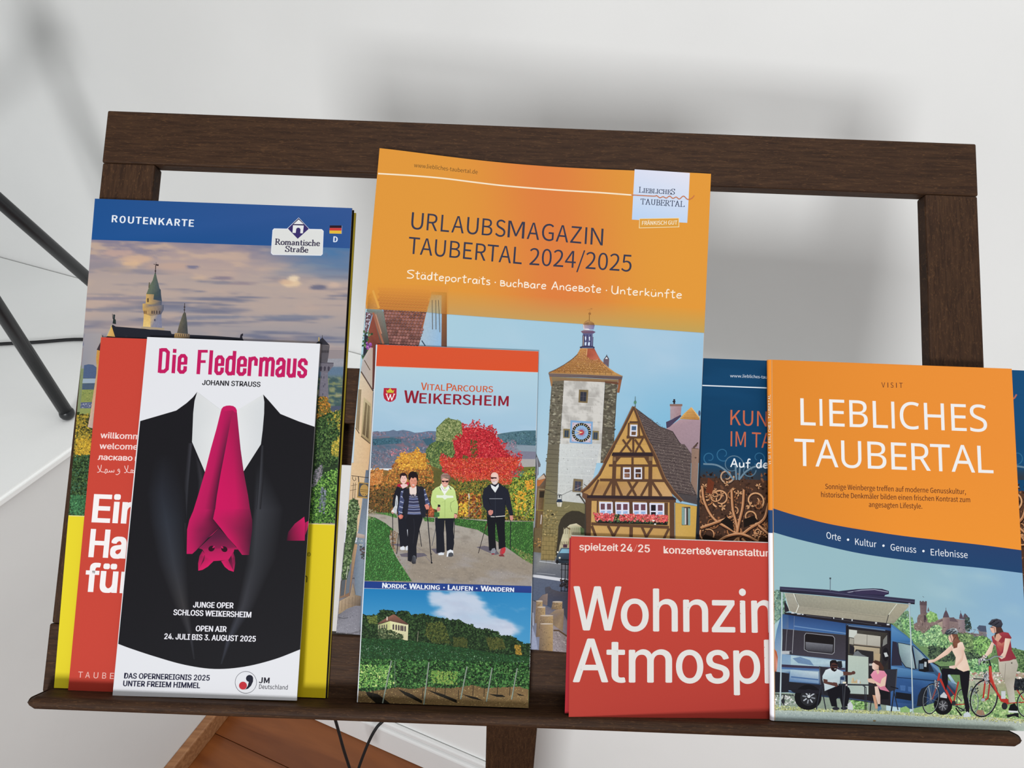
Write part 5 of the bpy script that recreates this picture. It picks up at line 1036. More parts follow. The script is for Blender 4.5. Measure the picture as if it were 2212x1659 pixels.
# fade zone: rows just above the band edge; over the tiles it is left thin
lo_ = [(mixc((206, 140, 62), (198, 158, 82), np.array(i / 24.)) if i > 6 else np.array([206, 138, 58])) for i in range(25)]
rows = []; kk = []
for j in range(7):
    f = j / 6; rows.append([(792 + 729.5 * i / 24 + (1 - f) * 3, YB(792 + 729.5 * i / 24) - 53 * (1 - f)) for i in range(7 if 0 else 5, 25)]); kk.append([mixc(np.array(K_[-1][i]), mixc((200, 152, 92), (192, 160, 88), np.array(i / 24.)), np.array(f ** .9)).reshape(3) for i in range(5, 25)])
a.M(rows, kk, 1)
a.frame(1230, 640, 11.85)
a.P([(400, 655), (500, 600), (630, 690), (642, 735), (348, 722), (352, 700)], ['#b98a58', '#c79a60', '#8a6238', '#85603c', '#a07a52', '#c79660'], .2); a.L([(365, 715), (400, 660), (490, 605)], 10, '#8a6434'); a.P([(385, 720), (395, 690), (440, 672), (500, 670), (500, 735)], '#8d6848'); a.L([(512, 480), (510, 640)], 18, '#8d6434'); a.E(520, 445, 34, 34, '#a06c3a'); a.L([(525, 350), (522, 420)], 8, '#b0743c'); a.L([(455, 350), (590, 320)], 8, '#b87c40'); a.R(540, 305, 585, 335, '#b87c40')
# tiles showing through the fade at the left
a.frame(700, 600, 3.317)
a.P([(300, 38), (890, 62), (890, 262), (738, 246), (420, 228), (300, 222)], ['#df963a', '#de923c', '#c8944c', '#c48c44', '#c8883c', '#d08c3c'])
for j in range(8):
    y = 78 + j * 20
    for x in np.arange(395 + (j % 2) * 11, 765 - j * 4, 22):
        k_ = min(1, (y - 60) / 120.); c = mixc((220, 145, 58), (196, 124, 58), np.array(k_)).reshape(3); z = a.z
        a.E(x, y + (x - 395) * .05, 11, 10, mixc(c, (140, 84, 40), np.array(.3 * k_)).reshape(3), n=8); a.z = z + .1; a.E(x, y - 3 + (x - 395) * .05, 10, 8.5, c, n=8); a.z = z
    a.z += 1
a.P([(315, 130), (345, 95), (395, 215), (310, 222)], ['#c8842e', '#d8923a', '#c98e4c', '#a8743c'], .4); a.L([(350, 90), (394, 218)], 15, '#e0a24a')
a.P([(770, 100), (880, 106), (880, 262), (735, 246)], ['#cc8c3c', '#c48434', '#a8682c', '#b89868'], .2); a.P([(770, 120), (842, 125), (840, 258), (738, 246)], ['#c4924e', '#c0965c', '#a8a080', '#b0a484'], .3)
for x in (775, 800, 820): a.L([(x, 160), (x + (2 if x < 810 else 10), 370 if x < 810 else 390)], 4, '#5a5040')
a.L([(700, 450), (725, 488)], 8, '#3a4a5c')
# lettering and logo
a.frame(780, 310, 2.836)
a.T('www.', (324, 144), (403, 152), 24 * 1.0, '#5a4326', 'src'); a.T('liebliches-taubertal.de', (404, 152), (713, 187), 24, '#5a4326', 'src')
a.L(spline([(104, 184), (300, 196), (500, 213), (700, 238), (900, 261), (1200, 285), (1450, 300), (1662, 316)], 5), 9, '#f6e2c4')
a.M([[(1676, 158), (2014, 180)], [(1666, 330), (2006, 350)], [(1659, 466), (1998, 486)]], [['#d9dcee', '#e2e0ec'], ['#c9d8ee', '#d2dcf0'], ['#b9d0ee', '#c2d4ee']], 6)
a.S(SRF, 'LjébljçħéS', (1700, 299), (1922, 312), 33, 4.6, '#2a3450', contrast=.4, track=.05)
a.S(SRF, 'TAUBERTAL', (1712, 371), (1980, 388), 33, 4.6, '#2a3450', contrast=.4, track=.03)
a.L(spline([(1655, 315), (1790, 322), (1810, 319), (1830, 332), (1850, 326), (1870, 334), (1890, 322), (1910, 336), (1930, 328), (1950, 340), (1975, 322), (2000, 342), (2025, 336), (2042, 318)], 5), 5.5, '#c87448')
a.P([(1707, 462), (1946, 458), (1946, 510), (1705, 516)], '#dc9c3e'); a.L([(1706, 461), (1947, 457), (1947, 511), (1704, 517)], 4, '#f2dcae', closed=True)
a.T('FRÄNKISCH GUT', (1721, 499), (1936, 496), 24, '#f4e4c6', 'src', .03)
tl = [('U', 304, 378), ('R', 400, 465), ('L', 486, 538), ('A', 552, 628), ('U', 645, 716), ('B', 738, 802), ('S', 820, 882), ('M', 896, 998), ('A', 1014, 1090), ('G', 1105, 1178), ('A', 1192, 1268), ('Z', 1280, 1348), ('I', 1369, 1381), ('N', 1404, 1480)]
for ch, x0, x1 in tl:
    y = 523 + (x0 - 304) * .0868; a.T(ch, (x0, y), (x1, y + (x1 - x0) * .0868), 103, '#38394c', 'src')
a.T('TAUBERTAL', (287, 674), (983, 740), 103, '#38394c', 'src'); a.T('2024/2025', (1030, 743), (1655, 786), 103, '#38394c', 'src')
a.S(HW, 'Städteportraits', (277, 824), (790, 866), 50, 6, '#faeedc', track=.1); a.E(822, 851, 4, 4, '#faeedc')
a.S(HW, 'Buchbare Angebote', (850, 873), (1470, 915), 50, 6, '#faeedc', track=.1); a.E(1503, 900, 4, 4, '#faeedc')
a.S(HW, 'Unterkünfte', (1532, 920), (1965, 949), 50, 6, '#faeedc', track=.1)
a.build('cover_print', t, gw, clip='notop', ucuts=26, vcuts=[k * .022 for k in range(1, 20)], gap=0.00014, zs=5e-6)
# ---------------------------------------------------- walking-trail flyer
q5 = [(813, 744), (1163.5, 758.7), (1142, 1529.5), (771, 1517)]
t = thing('trail_leaflet', (771, 1517), 'narrow hiking leaflet with orange top band, four walkers with poles and a vineyard', 'leaflet')
ww = lean(0.0088, 0.0062)
sheet('cover', t, q5, ww, 0.0008, '#e2e4e6', nu=2, nv=6)
a = Art(q5, 11)
q_ = lambda fx, fy: None
a.frame(770, 730, 5.395)
a.P([(238, 75), (2122, 157), (2117, 399), (226, 327)], ['#d8532f', '#d75430', '#d9532c', '#d65230'], .05)
a.L([(226, 331), (2116, 403)], 5, '#d6c4bc')
def wsky(S, T):
    n = fbm(S * 4, T * 5, 4); return mixc(mixc((176, 205, 218), (160, 192, 214), T), (180, 204, 222), sm(.4, .8, n) * .4 * sm(0, .4, T))
a.grid([(224, 334), (2116, 405), (2090, 1110), (180, 1110)], 16, 20, wsky)
# far hills
def hill(S, T):
    n = fbm(S * 16, T * 12, 7); n2 = fbm(S * 30, T * 24, 8)
    c = mixc((86, 108, 128), (104, 112, 128), T); c = mixc(c, (146, 104, 112), sm(.5, .7, n) * .75); c = mixc(c, (66, 92, 112), sm(.52, .7, n2) * .6); return mixc(c, (112, 116, 128), sm(.6, 1, T) * .6)
a.grid([(185, 1100), (960, 1110), (900, 1520), (162, 1520)], 40, 26, hill, .35)
a.P([(183, 1112), (200, 1090), (250, 1085), (275, 1100), (310, 1090), (380, 1085), (430, 1070), (470, 1085), (540, 1072), (620, 1085), (680, 1105), (760, 1100), (840, 1085), (940, 1088), (940, 1150), (185, 1150)], ['#66758c'] * 16, .3)
for pl, c in (([(190, 1100), (340, 1095), (340, 1130), (190, 1140)], ['#7a7484', '#6b7890', '#8a7480']), ([(480, 1080), (680, 1110), (900, 1095), (900, 1200), (500, 1200)], ['#86707e', '#94707a', '#6d7c94', '#746c80', '#5c7088'])): a.D(pl, 90, 14, c, .7)
a.P([(190, 1180), (400, 1160), (520, 1180), (525, 1225), (330, 1240), (190, 1255)], '#3e6170', .4); a.D([(190, 1180), (520, 1180), (520, 1228), (190, 1250)], 60, 13, ['#4a7080', '#35566a', '#446678'], .8); a.P([(770, 1180), (880, 1160), (900, 1240), (820, 1250)], '#3f6072', .4)
a.D([(390, 1300), (600, 1280), (600, 1340), (400, 1370)], 60, 13, ['#b07482', '#9c6a78', '#8a6a7c', '#c08088'], .6); a.D([(180, 1290), (880, 1250), (820, 1510), (165, 1510)], 260, 12, ['#8a8390', '#6f7a8c', '#a07e84', '#5f6c80', '#7c8494'], .6)
a.P([(1640, 1120), (1800, 1095), (1950, 1080), (2092, 1078), (2090, 1260), (1800, 1260), (1640, 1240)], ['#5a7884', '#4e707c', '#4a6c78', '#4a6c78', '#476878', '#4e6c7c', '#587684'], .3); a.D([(1650, 1125), (2090, 1085), (2090, 1250), (1660, 1230)], 200, 12, ['#44646c', '#5a7c84', '#3c5a66', '#52747c'], .7)
a.P([(1640, 1230), (2090, 1256), (2088, 1400), (1700, 1400)], ['#7a8090', '#8494a0', '#7c8898', '#8a808c'], .3); a.P([(1860, 1262), (2090, 1258), (2090, 1325), (1900, 1318)], '#8b9aa6', .2)
for x in range(1880, 2088, 12): a.L([(x, 1264), (x + 10, 1320)], 2, '#6f8290')
a.D([(1760, 1180), (1870, 1200), (1860, 1320), (1760, 1300)], 50, 13, ['#9c7c8a', '#86788a', '#75808e'], .6)
a.P([(1850, 1320), (2090, 1325), (2086, 1412), (1850, 1410)], '#7d7c8e', .3); a.P([(1900, 1410), (2086, 1412), (2080, 1600), (1850, 1600)], '#a9a4a2', .2)
# trees and hedge
a.P([(930, 1050), (1020, 960), (1060, 935), (1160, 955), (1240, 1000), (1260, 1500), (820, 1560), (810, 1300), (870, 1230), (935, 1200)], '#5c6e40', .9)
a.D([(930, 1060), (1010, 990), (1030, 950), (1070, 930), (1110, 965), (1160, 950), (1210, 965), (1250, 1040), (1260, 1200), (1130, 1240), (930, 1200)], 620, 11, ['#7f8c58', '#8f9a66', '#6a7a48', '#a0a470', '#59683c'])
a.D([(810, 1320), (870, 1230), (1000, 1190), (1140, 1230), (1140, 1520), (840, 1600), (800, 1440)], 780, 12, ['#5a6f3c', '#48603a', '#718748', '#3e5232', '#88965c'])
a.D([(450, 1430), (500, 1420), (510, 1340), (560, 1330), (600, 1350), (660, 1330), (720, 1270), (740, 1330), (800, 1380), (820, 1600), (440, 1640)], 700, 12, ['#d89a34', '#c98a34', '#e0ac44', '#b07430', '#c07a30'])
a.D([(162, 1490), (250, 1480), (330, 1560), (500, 1560), (820, 1500), (900, 1660), (900, 1850), (160, 1990), (158, 1600)], 100, 12, ['#a0703c', '#8a5a34'])
a.frame(770, 980, 5.351)
a.P([(150, 220), (260, 180), (400, 200), (500, 90), (800, 120), (1000, 190), (2065, 150), (2050, 780), (1100, 760), (420, 690), (130, 690)], ['#8a6638', '#8a6638', '#8a6638', '#a07438', '#9a6c38', '#5a5a30', '#6d7034', '#3a3c22', '#3c3a20', '#43361f', '#5a4528'], 1.0)
a.D([(155, 200), (250, 160), (330, 260), (400, 160), (480, 60), (820, 60), (880, 200), (900, 340), (600, 360), (160, 420)], 900, 12, ['#b8743a', '#a8642e', '#c88a40', '#9c6034', '#d09a48', '#86502a'])
a.D([(150, 240), (300, 170), (300, 330), (170, 380)], 180, 12, ['#d08848', '#b87038', '#c89058'])
a.D([(440, 60), (520, 0), (800, 0), (800, 180), (500, 180), (480, 110)], 420, 11, ['#dca03c', '#e4b048', '#c88a34', '#b87a30'])
a.D([(150, 380), (520, 330), (900, 330), (900, 720), (420, 690), (135, 690)], 900, 11, ['#6b4a2c', '#8a5a30', '#3c3020', '#544024', '#a06a38', '#2e2a1c', '#5c5a30'])
a.D([(1000, 340), (2060, 300), (2060, 780), (1160, 750), (1140, 480)], 2400, 11, ['#5c6a30', '#7a8038', '#3a3e22', '#98903c', '#2c2c1c', '#8a6830', '#4a5a2c', '#a88a38'])
a.D([(1760, 300), (1960, 200), (2065, 150), (2060, 760), (1800, 700)], 700, 13, ['#6c8a34', '#86a040', '#a4a848', '#4c6428', '#c8a83c', '#354a20'])
a.D([(1950, 310), (2040, 300), (2040, 400), (1970, 420)], 50, 13, ['#dc9a34', '#e0a840', '#c88030'])
a.D([(1180, 450), (1440, 460), (1440, 740), (1180, 720)], 260, 13, ['#a0562c', '#c07034', '#7a3a24', '#c89a3c', '#5a3020'], 1)
a.D([(1190, 560), (1290, 560), (1290, 720), (1190, 720)], 40, 13, ['#d4a838', '#e0bc48']); a.D([(1820, 430), (1960, 430), (1960, 660), (1840, 660)], 60, 13, ['#d8a838', '#e0b848', '#c89030'])
a.D([(820, 600), (900, 620), (890, 740), (830, 730)], 60, 12, ['#b85c38', '#c87048', '#8a4a30'])
for p_ in ([(1290, 460), (1300, 490), (1300, 740)], [(1290, 640), (1380, 540)], [(1230, 750), (1320, 700), (1400, 590)], [(1340, 740), (1460, 590)], [(1930, 750), (2010, 620)]): a.L(p_, 5, '#8a8070')
a.P([(1290, 470), (1300, 455), (1312, 500), (1300, 540)], '#c8c8b8')
# red maple
a.frame(770, 730, 5.395)
mp_ = [(1225, 985), (1290, 1010), (1340, 1000), (1355, 945), (1385, 990), (1440, 950), (1450, 1030), (1490, 1000), (1500, 1050), (1580, 1000), (1600, 1060), (1640, 1060), (1640, 1150), (1690, 1180), (1710, 1230), (1760, 1215), (1740, 1290), (1800, 1320), (1870, 1360), (1910, 1310), (1935, 1370), (1910, 1450), (1960, 1520), (1880, 1600), (1800, 1640), (1700, 1640), (1300, 1640), (1100, 1600), (1000, 1560), (965, 1430), (985, 1330), (1060, 1380), (1130, 1400), (1150, 1330), (1115, 1190), (1180, 1110), (1240, 1130)]
a.P([(1240, 1050), (1340, 1040), (1450, 1050), (1600, 1100), (1650, 1200), (1740, 1330), (1860, 1420), (1850, 1590), (1300, 1620), (1010, 1500), (1000, 1400), (1160, 1400), (1130, 1200), (1230, 1150)], '#a8262e', .9)
a.D(mp_, 3000, 12, ['#cc2a38', '#c02832', '#d8404a', '#a81e2c', '#b83030', '#dc5a58', '#8a1c24'], asp=.6)
a.D([(1330, 1180), (1400, 1200), (1420, 1400), (1340, 1420)], 60, 11, ['#4a4a26', '#6a5a2c']); a.D([(1240, 1360), (1300, 1380), (1290, 1460), (1240, 1440)], 30, 11, ['#5a5a2c'])
a.frame(770, 980, 5.351)
a.D([(975, 30), (1100, 60), (1900, 40), (1890, 110), (1800, 230), (1790, 350), (1700, 360), (1620, 320), (1500, 300), (1200, 330), (1080, 260), (960, 120)], 1700, 12, ['#d0442e', '#c03c28', '#dc5c40', '#b03424', '#e07058', '#a03a28'], asp=.6)
a.D([(1790, 200), (1960, 200), (1880, 290), (1800, 280)], 50, 14, ['#4a7c7c', '#5a8c88', '#3c6a6c'], .2, rot=0)
a.L([(1800, 255), (1885, 268)], 12, '#c83a34')
# grass and path
a.P([(133, 690), (300, 680), (420, 690), (900, 740), (1100, 750), (2048, 780), (2042, 1290), (2026, 1530), (76, 1475), (120, 800)], '#8d8478', .35)
def gp(S, T):
    n = fbm(S * 22, T * 26, 14); n2 = fbm(S * 5, T * 7, 15); c = mixc((168, 160, 150), (150, 138, 124), sm(.1, .7, T)); c = mixc(c, (128, 118, 108), sm(.5, .8, n) * .6); return mixc(c, (162, 158, 160), sm(.5, .75, n2) * .5)
a.grid([(133, 700), (2048, 790), (2026, 1530), (78, 1475)], 60, 46, gp, .45)
a.D([(480, 850), (2030, 900), (2020, 1510), (600, 1460)], 260, 6, ['#a89c8c', '#74695c', '#b4aa9c', '#8c7c6a', '#c0b4a4'], .5, rot=2)
def grass(poly, n, pal, dark='#35592c', size=11):
    a.P(poly, dark, .9); a.D(poly, n, size, pal, asp=.28, rot=-70, var=.2)
grass([(200, 682), (420, 686), (470, 720), (470, 745), (330, 705)], 120, ['#5a8a44', '#6a9a50', '#4a7a3c'])
grass([(760, 730), (900, 745), (900, 790), (790, 780)], 80, ['#5a8a44', '#6a9a50', '#3a6a34'])
grass([(1110, 745), (1300, 760), (1550, 785), (2045, 785), (2040, 1280), (1900, 1200), (1700, 1060), (1400, 880), (1140, 825)], 1100, ['#4f8a3c', '#5f9a48', '#3c7434', '#6aa050', '#2f5e2c'])
a.D([(1800, 1080), (2042, 1180), (2040, 1290), (1900, 1210)], 120, 11, ['#8a8a50', '#7a8448', '#9a9460'], asp=.3, rot=-70)
grass([(130, 720), (220, 740), (330, 800), (430, 880), (380, 950), (390, 1040), (450, 1180), (540, 1320), (640, 1475), (78, 1468)], 1700, ['#4a8a42', '#5c9c4e', '#357436', '#6aa858', '#2c5c2c', '#458048'])
a.D([(140, 640), (230, 660), (200, 760), (135, 760)], 70, 11, ['#a89c80', '#8a8464', '#b8ac90'], asp=.25, rot=-60)
a.D([(390, 890), (480, 900), (440, 1100), (620, 1440), (560, 1330), (400, 1060)], 110, 11, ['#8d6c50', '#a08060', '#74583f'], asp=.5)
# cast shadows printed in the photo
for p_ in ([(400, 1045), (520, 1040), (600, 1065), (500, 1075)], [(500, 1160), (600, 1145), (780, 1150), (820, 1180), (700, 1200), (520, 1190)], [(860, 1100), (1000, 1090), (1010, 1150), (920, 1160)], [(1385, 1080), (1480, 1065), (1600, 1090), (1650, 1160), (1600, 1170), (1500, 1130)]): a.P(p_, '#66606a', .3)
a.L([(690, 1075), (750, 1112)], 4, '#77707a'); a.L([(800, 1190), (868, 1262)], 4, '#77707a'); a.L([(1000, 1125), (960, 1155)], 8, '#66606a')
# the four walkers (frame N)
N = (830, 1000, 6.913); a.frame(*N)
bkt = '#1c1d26'; nav = '#20222e'
def pole(p, w=11): a.L(p, w, '#25242a')
# woman at the back left
pole([(125, 740), (130, 1265)]); pole([(215, 1050), (188, 1360)])
a.P([(200, 760), (330, 740), (380, 800), (370, 1250), (235, 1250), (215, 1000)], bkt, .2)
a.P([(190, 345), (250, 380), (300, 370), (330, 360), (330, 800), (210, 800), (190, 700), (150, 700), (118, 620), (140, 480)], bkt, .3)
a.P([(200, 320), (250, 310), (280, 370), (190, 350)], '#b0243c'); a.P([(340, 280), (375, 300), (360, 340), (320, 350)], '#b82c44')
a.P([(240, 330), (285, 310), (345, 320), (350, 350), (275, 385)], '#e8c4c0'); a.E(288, 235, 52, 78, '#ecc0b4', n=20); a.P([(232, 215), (235, 175), (262, 150), (300, 146), (335, 170), (347, 240), (335, 230), (318, 190), (290, 195), (262, 190), (245, 230), (240, 260)], '#2c1c20')
a.L([(262, 225), (278, 226)], 5, '#4a3034'); a.L([(300, 228), (318, 228)], 5, '#4a3034'); a.L([(274, 275), (305, 278)], 6, '#b85a60'); a.L([(290, 235), (289, 255)], 4, '#d8a094')
a.P([(180, 480), (200, 500), (205, 600), (190, 700), (185, 760), (110, 740), (120, 700), (160, 640), (165, 560)], '#c4c8cc', 1.0); a.L([(175, 560), (190, 640)], 6, '#4a4c54'); a.E(128, 728, 22, 26, '#e4dcd8'); a.E(125, 745, 14, 14, '#c89088')
a.P([(340, 1000), (370, 960), (384, 975), (352, 1115)], '#dadce4')
a.P([(235, 1290), (240, 1260), (285, 1240), (308, 1260), (308, 1300), (260, 1302)], '#dcdfe6', .3); a.P([(315, 1290), (325, 1250), (345, 1235), (358, 1250), (356, 1300), (330, 1308)], '#d4d8e0', .3)
# woman in front, striped top and dark vest
pole([(520, 985), (558, 1250)]); 
a.P([(345, 770), (570, 770), (575, 830), (530, 980), (480, 1250), (485, 1440), (440, 1380), (400, 1480), (350, 1460), (352, 1280), (350, 1000), (325, 840)], '#1c1c24', .2); a.L([(440, 830), (452, 1000), (430, 1200)], 6, '#2c2c36')
a.P([(420, 1395), (440, 1378), (465, 1390), (478, 1430), (470, 1505), (425, 1510), (405, 1480)], ['#3a3c44', '#5a5c64', '#6a6c74', '#55575f', '#3a3a40', '#333338', '#2a2a30'], .3)
a.P([(250, 420), (300, 400), (300, 560), (280, 640), (265, 760), (215, 790), (205, 700), (225, 590)], '#4c5478', .2)
a.P([(585, 380), (610, 400), (650, 520), (682, 600), (680, 660), (620, 640), (600, 560), (575, 450)], '#4c5478', .2)
for k in range(9):
    y = 425 + k * 38; a.L([(255 - k * 4.5, y), (298 - k * 3, y + 16)], 8, '#d4d8ea' if k % 2 == 0 else '#2a2c40'); 
for k in range(7):
    y = 395 + k * 36; a.L([(582 + k * 7, y + 14), (612 + k * 10, y - 4)], 9, '#d4d8ea' if k % 2 == 0 else '#2a2c40')
a.P([(365, 470), (480, 470), (500, 520), (550, 775), (340, 770), (360, 600)], '#3a3c58', .15)
for k, y in enumerate((505, 535, 580, 630, 655, 690, 735, 755)):
    xl = 362 - (y - 500) * .08; xr = 500 + (y - 500) * .18; a.L([(xl, y), ((xl + xr) / 2, y + 6), (xr, y)], 10 if k % 2 else 6, '#c8cce4' if k % 2 == 0 else '#8c98c4')
a.P([(375, 360), (480, 350), (482, 440), (470, 485), (440, 505), (400, 490), (380, 450)], '#e6d4cc'); a.D([(380, 470), (490, 470), (480, 495), (440, 512), (385, 490)], 20, 10, ['#2a2a3a', '#3a3a50'])
a.P([(370, 370), (290, 400), (270, 500), (300, 560), (290, 700), (315, 850), (345, 800), (365, 600), (378, 480)], '#22232e', .2)
a.P([(485, 345), (560, 350), (590, 370), (600, 500), (620, 640), (620, 790), (590, 825), (555, 780), (510, 560), (485, 450)], '#22232e', .2); a.L([(490, 350), (530, 400), (515, 440)], 6, '#343644')
a.P([(375, 250), (385, 210), (420, 195), (490, 200), (494, 270), (480, 330), (450, 370), (425, 378), (395, 350)], ['#e09c84', '#e8a890', '#ecb49c', '#e49c84', '#d88c74', '#d0846c', '#d88c74', '#d88a72', '#dc927a'])
a.P([(362, 240), (358, 180), (385, 140), (430, 125), (480, 140), (505, 190), (505, 240), (490, 280), (480, 225), (455, 215), (430, 235), (405, 215), (385, 250), (372, 270)], '#1e161a', .4)
a.L([(400, 265), (422, 268)], 5, '#4a2c2c'); a.L([(448, 268), (472, 265)], 5, '#4a2c2c'); a.P([(415, 318), (455, 322), (445, 338), (425, 336)], '#f0e8e4'); a.L([(412, 316), (435, 324), (460, 318)], 4, '#a84c48'); a.L([(436, 270), (434, 300)], 5, '#c87c68')
a.P([(205, 790), (255, 765), (285, 790), (270, 830), (235, 840)], '#c87060'); a.E(240, 800, 22, 26, '#d88474'); a.P([(600, 630), (640, 610), (672, 640), (668, 690), (630, 700)], '#d88878'); a.L([(240, 755), (275, 775)], 9, '#1c1c24')
pole([(640, 740), (708, 1500)], 14); a.P([(620, 700), (660, 690), (650, 760), (625, 760)], '#1c1c22'); a.E(700, 1360, 16, 7, '#1c1c22'); a.E(708, 1490, 14, 14, '#1c1c22')
# woman in the lime jacket
pole([(1052, 830), (1040, 1130)]); a.L([(800, 700), (765, 1000), (712, 1240)], 9, '#5a5a60')
a.P([(760, 820), (1045, 820), (1030, 1000), (1045, 1200), (1025, 1310), (930, 1310), (925, 1050), (905, 880), (890, 1050), (905, 1330), (780, 1345), (775, 1100), (760, 900)], bkt, .2); a.L([(905, 860), (900, 1000)], 5, '#bfae8a')
a.P([(720, 420), (770, 370), (830, 345), (850, 310), (960, 330), (1030, 370), (1060, 420), (1075, 520), (1105, 640), (1095, 760), (1045, 770), (1040, 825), (800, 828), (790, 700), (720, 680), (695, 600), (700, 520)],
    ['#c3d98a', '#c8dc90', '#cfe29a', '#dfe8c8', '#dce6c0', '#cfe29a', '#c8dc90', '#c2d888', '#bcd282', '#b4ca7a', '#b8ce7e', '#b4c87a', '#b0c676', '#bcd282', '#c0d686', '#bcd282', '#c0d686'], .15)
a.L([(908, 480), (905, 820)], 5, '#8aa05a'); a.P([(780, 480), (870, 485), (905, 470), (940, 485), (1030, 490), (1035, 520), (940, 525), (905, 550), (870, 520), (780, 520)], '#e4ecd8'); a.L([(1000, 600), (985, 650), (1010, 730)], 5, '#5a6a40'); a.L([(1050, 560), (985, 600)], 6, '#7a8c50'); a.L([(860, 590), (905, 575)], 4, '#9ab066'); a.L([(740, 560), (790, 600)], 5, '#a0b66c')
a.P([(835, 350), (870, 330), (900, 400), (960, 340), (985, 360), (900, 480), (850, 400)], '#eef0ea'); a.L([(825, 365), (850, 410)], 8, '#2a342c'); a.L([(965, 345), (1000, 400)], 9, '#2a342c')
a.P([(855, 240), (890, 225), (960, 240), (960, 300), (940, 350), (905, 365), (875, 345), (858, 300)], ['#e0a898', '#e8b4a4', '#e0a898', '#d89c8c', '#d49484', '#d89888', '#dc9c8c', '#e0a494']); a.P([(845, 250), (845, 190), (880, 155), (940, 155), (985, 190), (990, 240), (970, 290), (962, 235), (930, 220), (880, 225), (862, 250)], ['#8a6c64', '#8a6c64', '#b89890', '#a8887c', '#7c5c54', '#6a4c48', '#5c403c', '#8a6c64', '#a08478', '#b89c90', '#8a6c64'], .5)
a.P([(858, 262), (905, 268), (960, 262), (956, 290), (925, 292), (908, 275), (888, 290), (864, 286)], '#2a1418'); a.L([(885, 325), (915, 330), (935, 322)], 5, '#f0e4e0'); a.L([(850, 350), (890, 410), (940, 400)], 4, '#8a4c4c')
a.P([(780, 690), (800, 650), (838, 670), (835, 710), (800, 728)], '#d08c80'); a.P([(800, 620), (835, 625), (840, 655), (800, 660)], '#1e1c22'); a.P([(745, 735), (825, 740), (825, 800), (750, 815)], '#3c6a3c', .5); a.P([(1045, 760), (1090, 770), (1092, 810), (1060, 832), (1042, 810)], '#d89488'); a.L([(1048, 755), (1092, 762)], 9, '#1c1c22')
a.P([(805, 1350), (850, 1335), (895, 1345), (890, 1375), (810, 1378)], '#d8dce2', .2); a.P([(930, 1400), (940, 1320), (985, 1292), (1030, 1310), (1034, 1370), (1010, 1400)], '#e0e2e6', .2); a.P([(955, 1375), (965, 1345), (1000, 1335), (1030, 1350), (1032, 1385), (1005, 1402), (955, 1400)], '#4a4c52', .3)
# man in the navy jacket
pole([(1888, 860), (1882, 1300)]); a.L([(1570, 800), (1500, 1010), (1405, 1350)], 10, '#2c2426'); a.L([(1555, 860), (1510, 990)], 10, '#6a3a2c')
a.P([(1530, 800), (1805, 800), (1800, 1000), (1812, 1260), (1710, 1290), (1700, 1100), (1665, 880), (1655, 1050), (1675, 1300), (1565, 1310), (1550, 1050)], '#15161c', .15)
a.P([(1560, 330), (1600, 310), (1700, 300), (1780, 350), (1850, 400), (1880, 520), (1910, 680), (1925, 780), (1880, 790), (1810, 620), (1805, 805), (1540, 805), (1530, 720), (1480, 650), (1460, 520), (1490, 390)], nav, .2)
a.P([(1590, 320), (1660, 360), (1708, 310), (1710, 350), (1658, 445), (1600, 370)], '#dfe2e2'); a.L([(1658, 440), (1660, 795)], 4, '#3a3e4c'); a.L([(1570, 535), (1765, 535)], 7, '#a8aab4'); a.L([(1590, 803), (1650, 805)], 11, '#dcd8d4'); a.L([(1662, 803), (1808, 790)], 11, '#dcd8d4'); a.L([(1810, 560), (1805, 720)], 6, '#14151c'); a.L([(1545, 520), (1590, 640)], 6, '#14151c')
a.E(1650, 232, 60, 92, '#e0b4a8', n=22); a.E(1648, 190, 55, 50, '#ecccc0', c2='#e4bcae', n=20); a.P([(1590, 212), (1680, 215), (1678, 235), (1640, 232), (1618, 240), (1592, 236)], '#3a1418'); a.P([(1610, 280), (1640, 272), (1685, 270), (1680, 300), (1655, 325), (1625, 318)], '#d8ccc8'); a.L([(1620, 275), (1650, 278)], 6, '#b0706c'); a.E(1706, 240, 9, 16, '#d8a498')
a.P([(1550, 720), (1580, 700), (1625, 710), (1625, 750), (1595, 785), (1560, 770)], '#c88478'); a.P([(1872, 785), (1915, 785), (1930, 830), (1910, 865), (1880, 850)], '#cc8c80'); a.L([(1880, 778), (1918, 776)], 8, '#14151c')
a.P([(1590, 1330), (1610, 1280), (1650, 1270), (1668, 1310), (1650, 1365), (1600, 1370)], '#8a8c94', .8); a.P([(1598, 1350), (1650, 1350), (1645, 1368), (1605, 1370)], '#8a2c38'); a.P([(1725, 1340), (1740, 1280), (1800, 1255), (1815, 1290), (1800, 1340), (1770, 1365), (1735, 1370)], '#a84048', .3); a.P([(1755, 1345), (1765, 1275), (1805, 1262), (1812, 1300), (1795, 1345), (1770, 1362)], '#c0343c'); a.P([(1705, 1375), (1775, 1362), (1798, 1398), (1720, 1395)], '#7a3438', .5)
